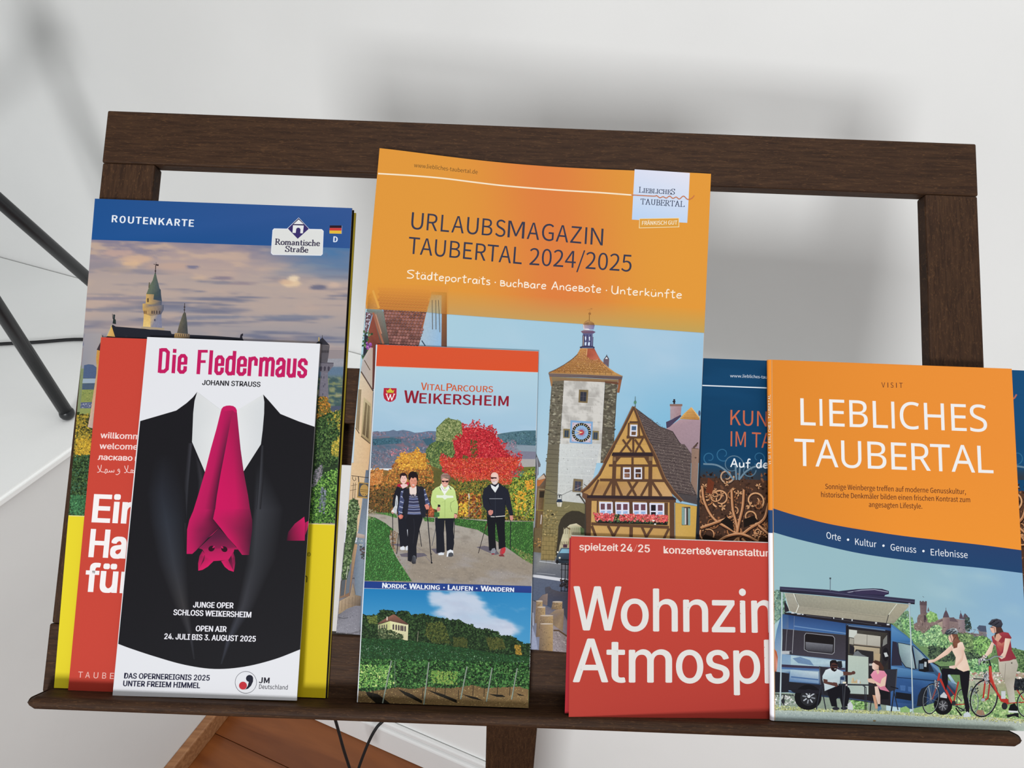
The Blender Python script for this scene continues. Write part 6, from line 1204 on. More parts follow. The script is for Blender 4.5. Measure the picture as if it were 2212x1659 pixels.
# caption band and vineyard photo
a.frame(770, 1260, 5.395)
def vsky(S, T):
    n = fbm(S * 5 + 1, T * 4, 33, 5); n2 = fbm(S * 12, T * 9, 34, 4)
    c = mixc((30, 122, 180), (96, 164, 204), T); c = mixc(c, (60, 140, 190), sm(.5, 1, S) * .6)
    m_ = np.exp(-(((S - .58 - .0 * T) / .17) ** 2 + ((T - .18) / .38) ** 2)) + np.exp(-(((S - .76) / .18) ** 2 + ((T - .72) / .26) ** 2)) + .6 * np.exp(-(((S - .62) / .16) ** 2 + ((T - .62) / .3) ** 2)) + .45 * np.exp(-(((S - .93) / .1) ** 2 + ((T - .3) / .12) ** 2)) + .5 * np.exp(-(((S - .42) / .05) ** 2 + ((T - .12) / .2) ** 2))
    k = sm(.36, .8, m_ * (.55 + .9 * n) + (n2 - .5) * .5) * (.75 + .25 * n); c = mixc(c, (204, 208, 222), k); return mixc(c, (178, 186, 206), k * sm(.5, .75, n2) * .5)
a.grid([(72, 60), (2040, 112), (2024, 720), (45, 660)], 90, 44, vsky)
a.frame(770, 980, 5.351); a.P([(77, 1474), (2026, 1532), (2024, 1610), (72, 1553)], ['#1c3c84', '#26428c', '#2a3a7c', '#1e3c84'])
for s_, x0, x1 in (('N', 300, 343), ('ORDIC', 348, 576), ('W', 610, 692), ('ALKING', 690, 960), ('L', 1058, 1098), ('AUFEN', 1100, 1342), ('W', 1438, 1522), ('ANDERN', 1520, 1818)):
    y = 1551 + (x0 - 300) * .031; a.T(s_, (x0, y), (x1, y + (x1 - x0) * .031), 58 if len(s_) == 1 else 48, '#e8ecf4', 'src', .065)
a.E(1012, 1548, 9, 9, '#e8ecf4'); a.E(1390, 1557, 9, 9, '#e8ecf4')
a.frame(770, 1260, 5.395)
dg = ['#24391f', '#1a2c1a', '#314a28', '#12200f', '#3c5630']
a.P([(62, 350), (120, 375), (240, 370), (300, 310), (430, 315), (460, 360), (520, 315), (610, 330), (640, 370), (780, 360), (960, 400), (1060, 420), (1110, 430), (1200, 430), (1300, 480), (1380, 520), (1500, 540), (1640, 560), (1670, 610), (1800, 620), (1900, 670), (1940, 710), (2024, 700), (2020, 860), (1600, 830), (1200, 750), (900, 720), (600, 680), (45, 650)], '#1c2e1a', .9)
a.D([(62, 345), (120, 375), (240, 365), (280, 310), (400, 310), (440, 340), (480, 320), (600, 325), (640, 365), (780, 355), (960, 400), (1060, 410), (1100, 440), (1120, 420), (1200, 425), (1300, 480), (1340, 465), (1390, 520), (1500, 530), (1640, 555), (1680, 610), (1800, 615), (1890, 650), (1940, 700), (2024, 695), (2018, 850), (1600, 820), (1200, 740), (900, 710), (600, 670), (50, 640)], 2600, 13, dg)
a.D([(820, 460), (1000, 450), (1060, 560), (1100, 700), (900, 700), (800, 600)], 420, 12, ['#4c5628', '#5c6430', '#3a4420', '#2c381c']); a.D([(1500, 620), (1700, 640), (1740, 760), (1560, 780)], 240, 12, ['#4a5228', '#5a5c2e', '#38401f']); a.D([(120, 390), (240, 380), (240, 470), (150, 470)], 120, 12, ['#5c6a34', '#6c7a3c', '#44502a']); a.D([(1130, 620), (1290, 640), (1290, 750), (1130, 740)], 160, 12, ['#3c4622', '#4c5228'])
a.D([(1840, 720), (1910, 720), (1925, 830), (1860, 830)], 120, 11, ['#a08030', '#8a6c2c', '#b8923c', '#5c5224'])
a.L([(720, 560), (710, 680)], 6, '#8a8470')
a.P([(250, 485), (392, 440), (395, 640), (252, 610)], ['#a8a880', '#cfd090', '#c8c888', '#8a8c68'], .3); a.P([(392, 438), (605, 478), (598, 672), (540, 655), (395, 600)], ['#dcd8a8', '#d8d4ac', '#d4cca4', '#ccc69c', '#d4d0a0'], .15)
a.P([(428, 362), (450, 368), (608, 478), (590, 484), (385, 438), (252, 478), (248, 470), (330, 415)], ['#8a5c4c', '#8a5c4c', '#5c4038', '#4c3834', '#6c4a40', '#5a3c34', '#6c483c', '#8a6050'], .5); a.R(350, 388, 363, 432, '#d8c8b8')
for x in (430, 463, 493, 520, 540, 567): dy = (x - 430) * .15; a.P([(x - 9, 540 + dy), (x - 9, 485 + dy), (x, 472 + dy), (x + 9, 485 + dy), (x + 9, 540 + dy)], '#4a3c40', .8)
for x in (270, 300, 325, 352): a.P([(x - 7, 530), (x - 6, 492 - (x - 270) * .15), (x + 6, 490 - (x - 270) * .15), (x + 6, 530)], '#54504a', .8)
a.L([(533, 600), (552, 604)], 5, '#4a4440'); a.D([(250, 540), (330, 520), (430, 560), (540, 610), (540, 660), (260, 640)], 260, 12, ['#34442a', '#4c5c3c', '#26341f', '#6a7454'])
a.P([(45, 640), (500, 655), (800, 690), (1200, 745), (1650, 820), (2020, 850), (2010, 1460), (8, 1390), (40, 700)], '#22401f', .6)
a.D([(48, 640), (500, 655), (800, 690), (1200, 745), (1650, 820), (2020, 850), (2015, 960), (40, 900)], 1700, 12, ['#26502e', '#1c4026', '#305a36', '#163219', '#376438'], asp=.5, rot=15)
a.D([(60, 690), (1200, 790), (2010, 890), (2010, 960), (50, 880)], 90, 11, ['#8aa890', '#a4b8a0', '#7a9a80'], asp=.2, rot=85)
a.P([(20, 1170), (2005, 1180), (2005, 1460), (8, 1390)], ['#5c4a30', '#7a6040', '#8a7048', '#6a5436'], .9)
a.D([(15, 1220), (2005, 1180), (2004, 1455), (8, 1385)], 900, 9, ['#a08a58', '#8a7044', '#6c5834', '#b89c68', '#54462c', '#7a6a40'], asp=.4, rot=-10)
for p_ in ([(110, 1260), (250, 1290), (390, 1400), (230, 1400), (120, 1300)], [(480, 1230), (640, 1290), (770, 1370), (760, 1400), (560, 1300)], [(820, 1240), (1000, 1290), (1170, 1360), (1170, 1395), (960, 1310)], [(1230, 1290), (1400, 1330), (1480, 1370), (1330, 1340)], [(1540, 1290), (1700, 1300), (1740, 1325), (1640, 1325)], [(1860, 1280), (1970, 1310), (1900, 1310)]): a.P(p_, '#1a160e', 1.0)
vp = [(38, 880), (2015, 930), (2008, 1240), (1900, 1200), (1700, 1210), (1500, 1220), (1350, 1180), (1180, 1210), (1000, 1220), (820, 1200), (640, 1230), (480, 1210), (300, 1240), (120, 1260), (22, 1250)]
a.P(vp, '#1f3a1c', 1.0); a.D(vp, 4600, 13, ['#2a5028', '#1f4020', '#376530', '#142c14', '#44783c', '#0f200e', '#5c8a48'])
a.D([(38, 950), (420, 950), (400, 1210), (22, 1220)], 330, 12, ['#6ea04c', '#8ab860', '#4c8440', '#a4c470']); a.D([(860, 1020), (1180, 1030), (1170, 1180), (880, 1170)], 180, 12, ['#5c8a3c', '#7aa04c', '#8a9c4c'])
for x, y in ((270, 1092), (62, 1035), (435, 1160), (230, 1190)): a.E(x, y, 11, 13, '#c8d488', g=.3)
for x0, y0, x1, y1 in ((408, 900, 305, 1398), (845, 920, 785, 1415), (1290, 970, 1215, 1350), (1582, 985, 1515, 1380), (1875, 990, 1808, 1355)):
    a.L([(x0, y0), ((x0 + x1) / 2, (y0 + y1) / 2), (x1, y1)], 15, '#8a9688', .5); a.L([(x0 + 5, y0), (x1 + 6, y1)], 4, '#5a645a')
for x, y in ((190, 1300), (770, 1290), (1030, 1260), (1185, 1300), (1355, 1260), (1485, 1270), (1640, 1250), (1785, 1260), (920, 1240)): a.L([(x + 6, y - 60), (x, y + 50)], 8, '#2c2416')
a.L([(447, 900), (447, 1210)], 6, '#6a7a6a')
# title lettering and crest
a.frame(770, 730, 5.395)
a.P([(319, 583), (468, 586), (466, 670), (455, 712), (425, 738), (390, 746), (350, 735), (322, 705), (313, 660)], '#b5243a')
a.P([(345, 600), (362, 618), (378, 600), (392, 592), (408, 602), (424, 620), (442, 602), (430, 642), (356, 640)], '#cfc23c', .3); a.L([(357, 634), (430, 637)], 7, '#a89a2c'); a.E(393, 590, 6, 6, '#cfc23c')
a.S({'W': (1.0, [[(.08, .96), (.32, .02)], [(.32, .02), (.5, .8)], [(.5, .8), (.68, .02)], [(.68, .02), (.92, .96)], [(0, .97), (.2, .97)], [(.4, .86), (.6, .86)], [(.82, .97), (1.0, .97)]])}, 'W', (338, 724), (446, 726), 74, 10, '#f4eeee', contrast=.55)
for s_, x0, x1, h_ in (('V', 752, 818, 86), ('ITAL', 826, 1030, 70), ('P', 1050, 1112, 86), ('ARCOURS', 1106, 1590, 70)):
    y = 606 + (x0 - 752) * .034; a.T(s_, (x0, y), (x1, y + (x1 - x0) * .034), h_, '#cc5a30', 'src', .03)
for s_, x0, x1, h_ in (('W', 556, 720, 142), ('EIKERSHEIM', 735, 1768, 116)):
    y = 754 + (x0 - 556) * .034; a.T(s_, (x0, y), (x1, y + (x1 - x0) * .034), h_, '#8f1f30', 'src', .035)
a.frame(0, 0, 1); a.L([(813.8, 745), (771.8, 1517)], 2.2, '#dfe4ea')
a.build('cover_print', t, ww)
# ---------------------------------------------------- blue art-guide (largely hidden)
q6 = [(1518.3, 773.7), (2255, 802), (2277, 1582), (1500, 1545)]
t = thing('art_guide', (1500, 1549), 'dark blue square brochure with carved wood scrolls, half hidden behind the orange visitor booklet', 'brochure')
kw = lean(0.0024, 0.0022)
sheet('cover', t, q6, kw, 0.0006, '#14466e', nu=4, nv=6)
sheet('pages', t, [(1516, 777), (2254, 805), (2276, 1580), (1491, 1543)], lambda u, v: kw(u, v) - 0.0008, 0.0013, '#2a3038', nu=2, nv=2)
a = Art(q6, 13); a.frame(1490, 750, 3.768)
def kb(S, T):
    n = fbm(S * 4, T * 6, 3); c = mixc((14, 62, 98), (24, 78, 122), S); c = mixc(c, (20, 72, 112), sm(.5, .7, n) * .5); return mixc(c, (52, 58, 66), sm(.84, 1, T))
a.grid([(100, 84), (2900, 190), (2900, 1080), (84, 1080)], 30, 30, kb)
a.P([(84, 1060), (2900, 1180), (2900, 3000), (40, 3000)], ['#4c3428', '#5a3c2c', '#2c1c16', '#2c1c16'], 1.0)
a.D([(84, 1000), (2900, 1120), (2900, 3000), (40, 2900)], 4200, 14, ['#3a261c', '#54382a', '#6a4632', '#2c1c14', '#8a5a3c', '#44302a'], .8)
rk = np.random.RandomState(3)
def scroll(cx, cy, r, c, w, a0=0, turns=1.3, sg=1):
    q = np.linspace(0, turns * 2 * PI, 26); rr_ = r * (1 - .62 * q / q[-1]); a.L([(cx + sg * rr_[i] * math.cos(a0 + q[i]), cy + rr_[i] * math.sin(a0 + q[i])) for i in range(26)], w, c, .4, w2=w * .6)
def leafy(cx, cy, s_, c):
    for k in range(5):
        q = k * 1.256 + rk.rand(); a.P([(cx, cy), (cx + s_ * math.cos(q - .35), cy + s_ * math.sin(q - .35)), (cx + 1.5 * s_ * math.cos(q), cy + 1.5 * s_ * math.sin(q)), (cx + s_ * math.cos(q + .35), cy + s_ * math.sin(q + .35))], c, .5)
for rep in range(4):
    ox = rep * 700; 
    for (x, y, r, sg, a0, c) in [(250, 1230, 78, 1, 2.0, '#c08a60'), (530, 1250, 78, -1, 2.0, '#c79266'), (130, 1190, 60, 1, 1, '#b07c54'), (300, 1050, 60, 1, 0, '#9a8474'), (150, 1520, 80, -1, 4, '#a87048'), (600, 1560, 70, 1, 4, '#b07850'), (490, 1380, 60, -1, 1, '#b88458')]:
        scroll(x + ox, y + 5, r, '#2c1a12', 22, a0, 1.3, sg); scroll(x + ox, y, r, c, 15, a0, 1.3, sg); scroll(x + ox - 2, y - 3, r, '#dcae84', 5, a0, 1.3, sg)
    for _ in range(16):
        x, y, r, sg, a0 = 100 + rk.rand() * 540, 1130 + rk.rand() * 430, 26 + rk.rand() * 34, rk.choice([-1, 1]), rk.rand() * 6.28; c = ['#a06a44', '#b47c54', '#8f5c3a', '#c08c64'][rk.randint(4)]
        scroll(x + ox, y + 4, r, '#2c1a12', 17, a0, 1.1, sg); scroll(x + ox, y, r, c, 11, a0, 1.1, sg); leafy(x + ox + r * math.cos(a0), y + r * math.sin(a0), 13 + 6 * rk.rand(), c)
    for (x, y, s_) in [(265, 1300, 22), (490, 1290, 24), (120, 1130, 18), (560, 1130, 18), (400, 1190, 20), (180, 1380, 18), (530, 1420, 24), (115, 1470, 20), (350, 1170, 18), (600, 1490, 18), (300, 1110, 16)]: leafy(x + ox, y + 3, s_ + 5, '#3a2418'); leafy(x + ox, y, s_, '#c8966c')
    for p_ in ([(100, 1130), (120, 1260), (200, 1400), (360, 1500), (460, 1590)], [(640, 1270), (600, 1400), (480, 1480), (350, 1590)], [(340, 1160), (350, 1320), (380, 1440), (400, 1590)], [(440, 1160), (430, 1300), (400, 1430), (380, 1540)], [(90, 1470), (230, 1420), (340, 1380)], [(560, 1450), (640, 1520)], [(220, 1590), (300, 1540), (420, 1520), (560, 1580)]):
        q = [(x + ox, y) for x, y in p_]; a.L(spline([(x + 4, y + 6) for x, y in q], 6), 30, '#2c1a12', .4); a.L(spline(q, 6), 20, '#a8704a', .5); a.L(spline([(x - 3, y - 4) for x, y in q], 6), 6, '#d4a47c')
    for (x, y, r, sg, a0) in [(270, 870, 60, 1, 1), (350, 960, 90, -1, 3), (160, 900, 50, 1, 2), (480, 1000, 60, 1, 0), (560, 900, 60, -1, 1)]: scroll(x + ox, y, r, '#31688c' if y < 930 else '#57758a', 9, a0, 1.0, sg)
    for p_ in ([(110, 950), (220, 960), (300, 1010), (360, 1080)], [(640, 980), (540, 970), (460, 1010), (400, 1080)], [(370, 940), (380, 1080)], [(410, 960), (400, 1080)]): a.L(spline([(x + ox, y) for x, y in p_], 5), 14, '#6a8496', .5)
    a.P([(150 + ox, 1060), (200 + ox, 1100), (180 + ox, 1200), (130 + ox, 1180)], '#6a3420', .6); a.P([(300 + ox, 1380), (350 + ox, 1420), (360 + ox, 1500), (250 + ox, 1420)], '#1c1410', .4); a.P([(440 + ox, 1400), (520 + ox, 1370), (560 + ox, 1420), (440 + ox, 1470)], '#1c1410', .4); a.P([(100 + ox, 1560), (120 + ox, 1520), (220 + ox, 1560), (190 + ox, 1600)], '#221610', .4)
a.L([(98, 311), (640, 332), (1500, 366)], 9, '#e4e9ee')
a.T('www.', (328, 244), (428, 247), 23, '#dfe6ee', 'src'); a.T('liebliches-taubertal.de', (432, 247), (765, 262), 24, '#dfe6ee', 'src')
a.T('KUNST', (330, 632), (830, 655), 122, '#c9694a', 'src'); a.T('IM TAUBERTAL', (332, 806), (1260, 850), 122, '#c9694a', 'src')
a.S(HW, 'Auf de', (332, 975), (640, 985), 70, 10, '#eef1f4', track=.12)
a.frame(0, 0, 1); a.L(spline([(2150, 862), (2175, 856), (2189, 861), (2196, 852)], 4), 3.4, '#b86a56')
a.P([(1517, 774), (1519.5, 774), (1504, 1175), (1497, 1546), (1494, 1546)], '#0c2034')
a.build('cover_print', t, kw)
# ---------------------------------------------------- red concert-season booklets (two)
def hwf(off):
    def f(u, v):
        s_ = np.clip((u - 0.0395) / 0.115, 0, 1.3); w = 0.0188 + (0.0080 - 0.0188) * s_; tt = np.clip((v - vG) / 0.1, 0, 1)
        return (w * (1 - tt) + (0.0082 - .0006 * s_) * tt) - off * (1 - .55 * np.clip(s_, 0, 1))
    return f
g_ = 'red concert season booklets'
t = thing('concert_booklet', (1222, 1541), 'rear copy of the two red concert booklets, only its left edge showing', 'booklet', g_)
sheet('cover', t, [(1230.5, 1163), (2038, 1189), (2058, 1548), (1220, 1541)], hwf(.0030), 0.0010, '#b8323a', nu=12, nv=4)
t = thing('concert_booklet', (1230, 1549), 'front red concert season booklet with large white words, overlapped by the orange visitor booklet', 'booklet', g_)
q7 = [(1233.5, 1158.5), (2042, 1186), (2062, 1556), (1228.5, 1551)]
sheet('cover', t, q7, hwf(0), 0.0004, '#bf4238', nu=32, nv=16)
sheet('pages', t, [(1234.5, 1156.6), (2041, 1184.5), (2060, 1550), (1230, 1547)], hwf(.0005), 0.0016, '#e6d8d2', nu=12, nv=2, matl=M_PAGE)
a = Art(q7, 15); a.frame(1200, 1140, 3.857)
a.M([[(128, 70), (1780, 128), (3250, 182)], [(118, 850), (1785, 880), (3290, 900)], [(108, 1586), (1790, 1584), (3330, 1610)]], [['#c4483c', '#c2473b', '#c2473b'], ['#bf4437', '#bd4338', '#bd4338'], ['#b64036', '#b03c34', '#b03c34']], 8)
wh = '#e3dfda'
a.T('spielzeit', (200, 187), (520, 193), 58, '#f2dcd2', 'inter', .038); a.T('24', (545, 197), (640, 200), 62, '#f2dcd2', 'inter', .038); a.T('25', (690, 202), (784, 205), 62, '#f2dcd2', 'inter', .038); a.L([(652, 200), (680, 140)], 3.5, '#dc9a8c')
a.T('konzerte&veranstaltungen', (903, 212), (1940, 245), 58, '#f2dcd2', 'inter', .038)
for ch, x0, x1 in (('W', 148, 545), ('o', 545, 775), ('h', 814, 1018), ('n', 1066, 1272), ('z', 1304, 1497), ('i', 1535, 1590), ('m', 1636, 1960), ('m', 2010, 2330), ('e', 2370, 2590), ('r', 2640, 2760)):
    y = 852 + (x0 - 148) * .0135; a.T(ch, (x0 + 5, y), (x1 - 5, y + 2), 362 if ch == 'W' else 352, wh, 'inter', .018)
for ch, x0, x1 in (('A', 145, 438), ('t', 425, 583), ('m', 612, 970), ('o', 1006, 1231), ('s', 1252, 1450), ('p', 1486, 1706), ('h', 1745, 1945), ('ä', 1990, 2180), ('r', 2230, 2350), ('e', 2370, 2590)):
    y = 1284 + (x0 - 145) * .006; a.T(ch, (x0 + 5, y), (x1 - 5, y + 1), 358, wh, 'inter', .018)
a.build('cover_print', t, hwf(0), ucuts=32, vcuts=16, gap=0.00012, zs=5e-6)
# ---------------------------------------------------- orange visitor booklet (front right)
q8 = [(1666, 777), (2185.5, 796.5), (2227, 1580), (1672.7, 1557)]
t = thing('visitor_booklet', (1673, 1557), 'glossy orange visitor booklet with rounded spine, camper van and cyclists, front right of the ledge', 'booklet')
vw = lean(0.0134, 0.0110)
sheet('cover', t, q8, vw, 0.0006, '#e88c34', nu=6, nv=8)
sheet('pages', t, [(1667, 779.5), (2184.5, 799), (2225.5, 1577), (1673.5, 1554)], lambda u, v: vw(u, v) - 0.0008, 0.0030, '#e2e0da', nu=2, nv=4, matl=M_PAGE)
# rounded spine: half tube running down the left edge
bm = bmesh.new(); cl = bm.verts.layers.float_color.new('Col'); gl = bm.verts.layers.float.new('Grain'); org = np.array(t.location)
def spt(t_, k):
    x = 1666.5 * (1 - t_) + 1673.2 * t_; y = 777 * (1 - t_) + 1557 * t_; u, v = px_uv(np.array(x), np.array(y), 0.0122); w = float(vw(u, v)); u, v = px_uv(np.array(x), np.array(y), w)
    a_ = PI / 2 + PI * k / 10; return uvw(float(u) + 0.0021 * math.cos(a_), float(v), w - 0.0019 + 0.0019 * math.sin(a_)) - org
def spc(t_):
    if t_ < .417: return '#d9842f'
    if t_ < .480: return '#24426c'
    return '#e4e2ea'
ts = sorted(set(list(np.linspace(0, 1, 30)) + [.416, .4175, .4795, .481])); prev = None
for tt_ in ts:
    row = [bm.verts.new(spt(tt_, k)) for k in range(11)]
    for v in row: v[cl] = (*srgb(spc(tt_)), 1)
    if prev:
        for k in range(10): bm.faces.new((prev[k], prev[k + 1], row[k + 1], row[k]))
    prev = row
bmesh.ops.recalc_face_normals(bm, faces=bm.faces[:])
sp = obj('spine', bm, M_PRINT, t, smooth=True)
s_q = [(1658, 777), (1666, 777), (1674, 1556), (1666, 1552)]
a = Art(s_q, 2)
for i, ch in enumerate('VISIT LIEBLICHES TAUBERTAL'):
    if ch == ' ': continue
    y = 1003 - i * 5.85; x = 1661.2 + (y - 777) * .0072
    a.T(ch, (x + 2.4, y), (x + 2.4, y - (4.4 if ch != 'I' else 1.2)), 5.0, '#f2e2c8', 'src', .02, up=(-1, .02))
a.build('spine_lettering', t, lambda u, v: vw(u, v) + 0.0003, clip=False)
a = Art(q8, 17); a.frame(1640, 770, 3.867)
a.M([[(100, 27), (1100, 70), (2109, 100)], [(110, 700), (1130, 730), (2140, 760)], [(100, 1290), (1160, 1500), (2190, 1640)]], [['#e0882f', '#ea8f35', '#ee9138'], ['#e08a30', '#ea8f34', '#ee9138'], ['#dc8730', '#ee9233', '#f09535']], 10)
a.frame(1640, 1080, 3.867)
up_ = spline([(100, 65), (300, 128), (560, 195), (850, 248), (1200, 300), (1500, 335), (1850, 375), (2230, 425)], 5); lo_2 = spline([(112, 268), (300, 322), (560, 385), (850, 448), (1200, 500), (1500, 535), (1850, 568), (2240, 616)], 5)
def vs(S, T):
    n = fbm(S * 3, T * 4, 6); c = mixc((152, 186, 194), (140, 178, 206), sm(.4, 1, S)); c = mixc(c, (190, 212, 218), sm(.3, 1.1, T)); return mixc(c, (176, 204, 208), sm(.45, .8, n) * .7)
a.frame(1640, 1230, 4.74); a.grid([(140, -380), (2800, -100), (2800, 1560), (155, 1500)], 30, 30, vs)
a.frame(1640, 1080, 3.867)
a.P(list(up_) + list(lo_2)[::-1], ['#29426c'] * len(up_) + ['#24456e'] * len(lo_2))
# hillside and castle (V4)
a.frame(1900, 1230, 4.74)
a.P([(-60, 560), (150, 520), (260, 470), (330, 560), (460, 640), (600, 580), (700, 640), (830, 640), (960, 660), (1100, 690), (1180, 780), (1350, 800), (1600, 860), (1600, 1400), (-60, 1300)], '#6c8a5c', 1.0)
a.D([(130, 540), (200, 460), (280, 420), (340, 520), (300, 640), (220, 620)], 160, 16, ['#6c8a6c', '#9ac08c', '#4c6850', '#82a87a'])
a.P([(345, 560), (385, 545), (385, 500), (400, 465), (418, 460), (410, 330), (484, 332), (480, 440), (505, 450), (560, 530), (590, 520), (645, 500), (650, 490), (715, 490), (800, 510), (880, 515), (885, 640), (920, 650), (1020, 660), (1000, 590), (1090, 580), (1100, 700), (440, 650), (345, 620)],
    ['#84706c', '#7a6660', '#806c68', '#86726c', '#7c6868', '#7a6668', '#6c585c', '#6a585c', '#6e5c5c', '#7a6a62', '#8a7a70', '#9a8678', '#a08a7c', '#8a7478', '#87747a', '#8c7878', '#857274', '#8a7878', '#7c6c6c', '#8a8484', '#8c8890', '#6e7078', '#8a7c74', '#7c6c62'], .7)
a.P([(412, 330), (412, 322), (424, 322), (424, 330), (438, 330), (438, 322), (452, 322), (452, 330), (466, 332), (466, 324), (484, 326), (484, 370), (410, 366)], '#5c4c50', .4)
a.P([(648, 492), (660, 450), (680, 412), (700, 450), (715, 492)], '#5a4a54', .3); a.P([(815, 505), (820, 470), (830, 440), (850, 475), (860, 510)], '#5c4c58', .3); a.P([(855, 510), (860, 470), (875, 448), (905, 480), (912, 520)], '#5a5058', .4); a.P([(488, 430), (500, 385), (512, 430)], '#6a5a60')
a.L([(679, 392), (680, 420)], 4, '#5a4a54'); a.L([(829, 422), (830, 445)], 4, '#5a4a54'); a.L([(440, 275), (455, 286)], 4, '#5a6068')
a.P([(715, 495), (760, 490), (805, 540), (720, 530)], '#66565c', .5); a.P([(592, 545), (642, 505), (642, 530), (600, 550)], '#6c5a5c', .5); a.P([(595, 548), (645, 530), (645, 620), (598, 600)], '#a89688', .5); a.P([(648, 500), (715, 500), (712, 640), (655, 640)], ['#9c8482', '#7c6668', '#7a6464', '#9a8280'], .4); a.P([(806, 516), (880, 518), (882, 640), (808, 640)], ['#9a8888', '#84747c', '#7c6c74', '#948486'], .4)
a.P([(455, 470), (478, 470), (478, 540), (455, 540)], '#4a3c44', .4); a.P([(996, 600), (1020, 572), (1088, 578), (1096, 640), (1030, 635)], '#4e566a', .4); a.D([(380, 500), (560, 540), (1100, 640), (1090, 690), (440, 650), (350, 610)], 120, 8, ['#6a5a58', '#9a8880', '#5a4c4c', '#a89890'], .7)
for pl, n_, pal in (([(480, 470), (520, 435), (570, 450), (600, 510), (560, 530), (500, 540)], 130, ['#8ab46c', '#a4cc80', '#6c9458']), ([(880, 500), (915, 490), (940, 600), (900, 640), (880, 600)], 70, ['#3c4c48', '#54645c', '#2c3a38']),
    ([(220, 500), (340, 520), (350, 620), (420, 640), (440, 700), (380, 760), (250, 620)], 420, ['#8cbc7c', '#a4cc8c', '#6a9a64', '#52785a']), ([(540, 590), (590, 565), (640, 610), (620, 760), (540, 800), (420, 780), (400, 700), (460, 660)], 560, ['#a0c88c', '#86ae78', '#6a946a', '#b4d49c', '#507058']),
    ([(620, 680), (700, 650), (760, 720), (740, 900), (620, 880)], 260, ['#8ab478', '#6a9464', '#a8cc8c', '#4a6a50']), ([(800, 650), (880, 650), (960, 680), (1000, 780), (960, 900), (880, 900), (820, 760)], 420, ['#5c7450', '#7c9a64', '#425844', '#94b074']),
    ([(960, 700), (1060, 680), (1150, 740), (1150, 860), (1060, 960), (980, 940)], 380, ['#8cbc6c', '#a0cc7c', '#668c54', '#4c6c4c']), ([(500, 780), (620, 800), (760, 820), (900, 850), (1000, 860), (1100, 960), (900, 940), (620, 940), (500, 900)], 520, ['#4a5c48', '#38483c', '#5c7054', '#2c3834']),
    ([(900, 930), (1000, 920), (1100, 960), (1200, 980), (1200, 1060), (1050, 1120), (920, 1080)], 380, ['#8cbc7c', '#6a9c68', '#a8d094', '#4c7458']), ([(1150, 780), (1300, 800), (1600, 840), (1600, 1080), (1380, 1060), (1200, 900)], 500, ['#5a7850', '#4a6844', '#7c9c64', '#3c5438'])): a.D(pl, n_, 13, pal)
a.P([(1130, 1050), (1600, 1060), (1600, 1300), (900, 1300), (900, 1100)], ['#b8a898', '#a89480', '#8c9c70', '#9aa880', '#b4b8a4'], 1.0)
a.D([(900, 1050), (1600, 1050), (1600, 1160), (900, 1180)], 160, 18, ['#d4ccc4', '#a8786c', '#c4b4a8', '#8c9c84', '#e0d8d0'], .6, rot=0)
a.P([(500, 1290), (1600, 1280), (1600, 1560), (300, 1480)], '#8aa870', 1.0); a.D([(600, 1280), (1600, 1280), (1600, 1540), (500, 1500)], 800, 14, ['#a4c480', '#7c9c64', '#c0d498', '#5c7c50', '#8cb070'])
a.P([(1000, 1440), (1060, 1440), (1085, 1500), (1040, 1520), (980, 1500)], '#9a7864', .6)
a.frame(1640, 1230, 4.74)
a.P([(148, 220), (215, 210), (260, 260), (270, 460), (200, 520), (150, 560)], '#6c8c80', 1.0); a.D([(148, 220), (215, 212), (265, 260), (270, 440), (150, 560)], 200, 17, ['#7a9c8c', '#94b0a0', '#54705f', '#8caa94', '#5c7c74'])
a.P([(150, 1260), (1000, 1300), (1300, 1330), (1300, 1480), (155, 1400)], '#8a9888', .8); a.D([(155, 1290), (380, 1290), (390, 1380), (160, 1390)], 90, 13, ['#c4c8c4', '#98a298', '#6c7c6c', '#e0e0dc'])
a.D([(940, 1340), (1100, 1340), (1100, 1440), (940, 1430)], 150, 14, ['#6a9450', '#8ab468', '#4c7040', '#a4c888'])
# ground strip
a.P([(152, 1385), (600, 1420), (1300, 1445), (2770, 1540), (2770, 1740), (155, 1560)], ['#a0ac90', '#9ca890', '#a4ae98', '#c0c4a8', '#b0b8ac', '#98a4a0'], .6)
a.M([[(155, 1440), (1400, 1490), (2770, 1560)], [(157, 1500), (1400, 1540), (2770, 1640)], [(155, 1560), (1400, 1620), (2770, 1720)]], [['#b4c0b8', '#a8b4ac', '#b8c0b4'], ['#98a6a4', '#8e9c98', '#a8b4a8'], ['#8e9a98', '#8a9694', '#b4c0b4']], 8, .7)
a.D([(155, 1390), (600, 1425), (1300, 1450), (2770, 1540), (2770, 1580), (1300, 1480), (155, 1440)], 700, 9, ['#c4c878', '#d8dc90', '#a4a860', '#8a8c58', '#e0e0a4', '#707848'], asp=.5)
a.D([(160, 1450), (2700, 1560), (2700, 1600), (160, 1490)], 130, 5, ['#5c6868', '#70807c', '#e0e4d8'], .5)
a.E(1180, 1550, 16, 9, '#7c6c50', g=.5)
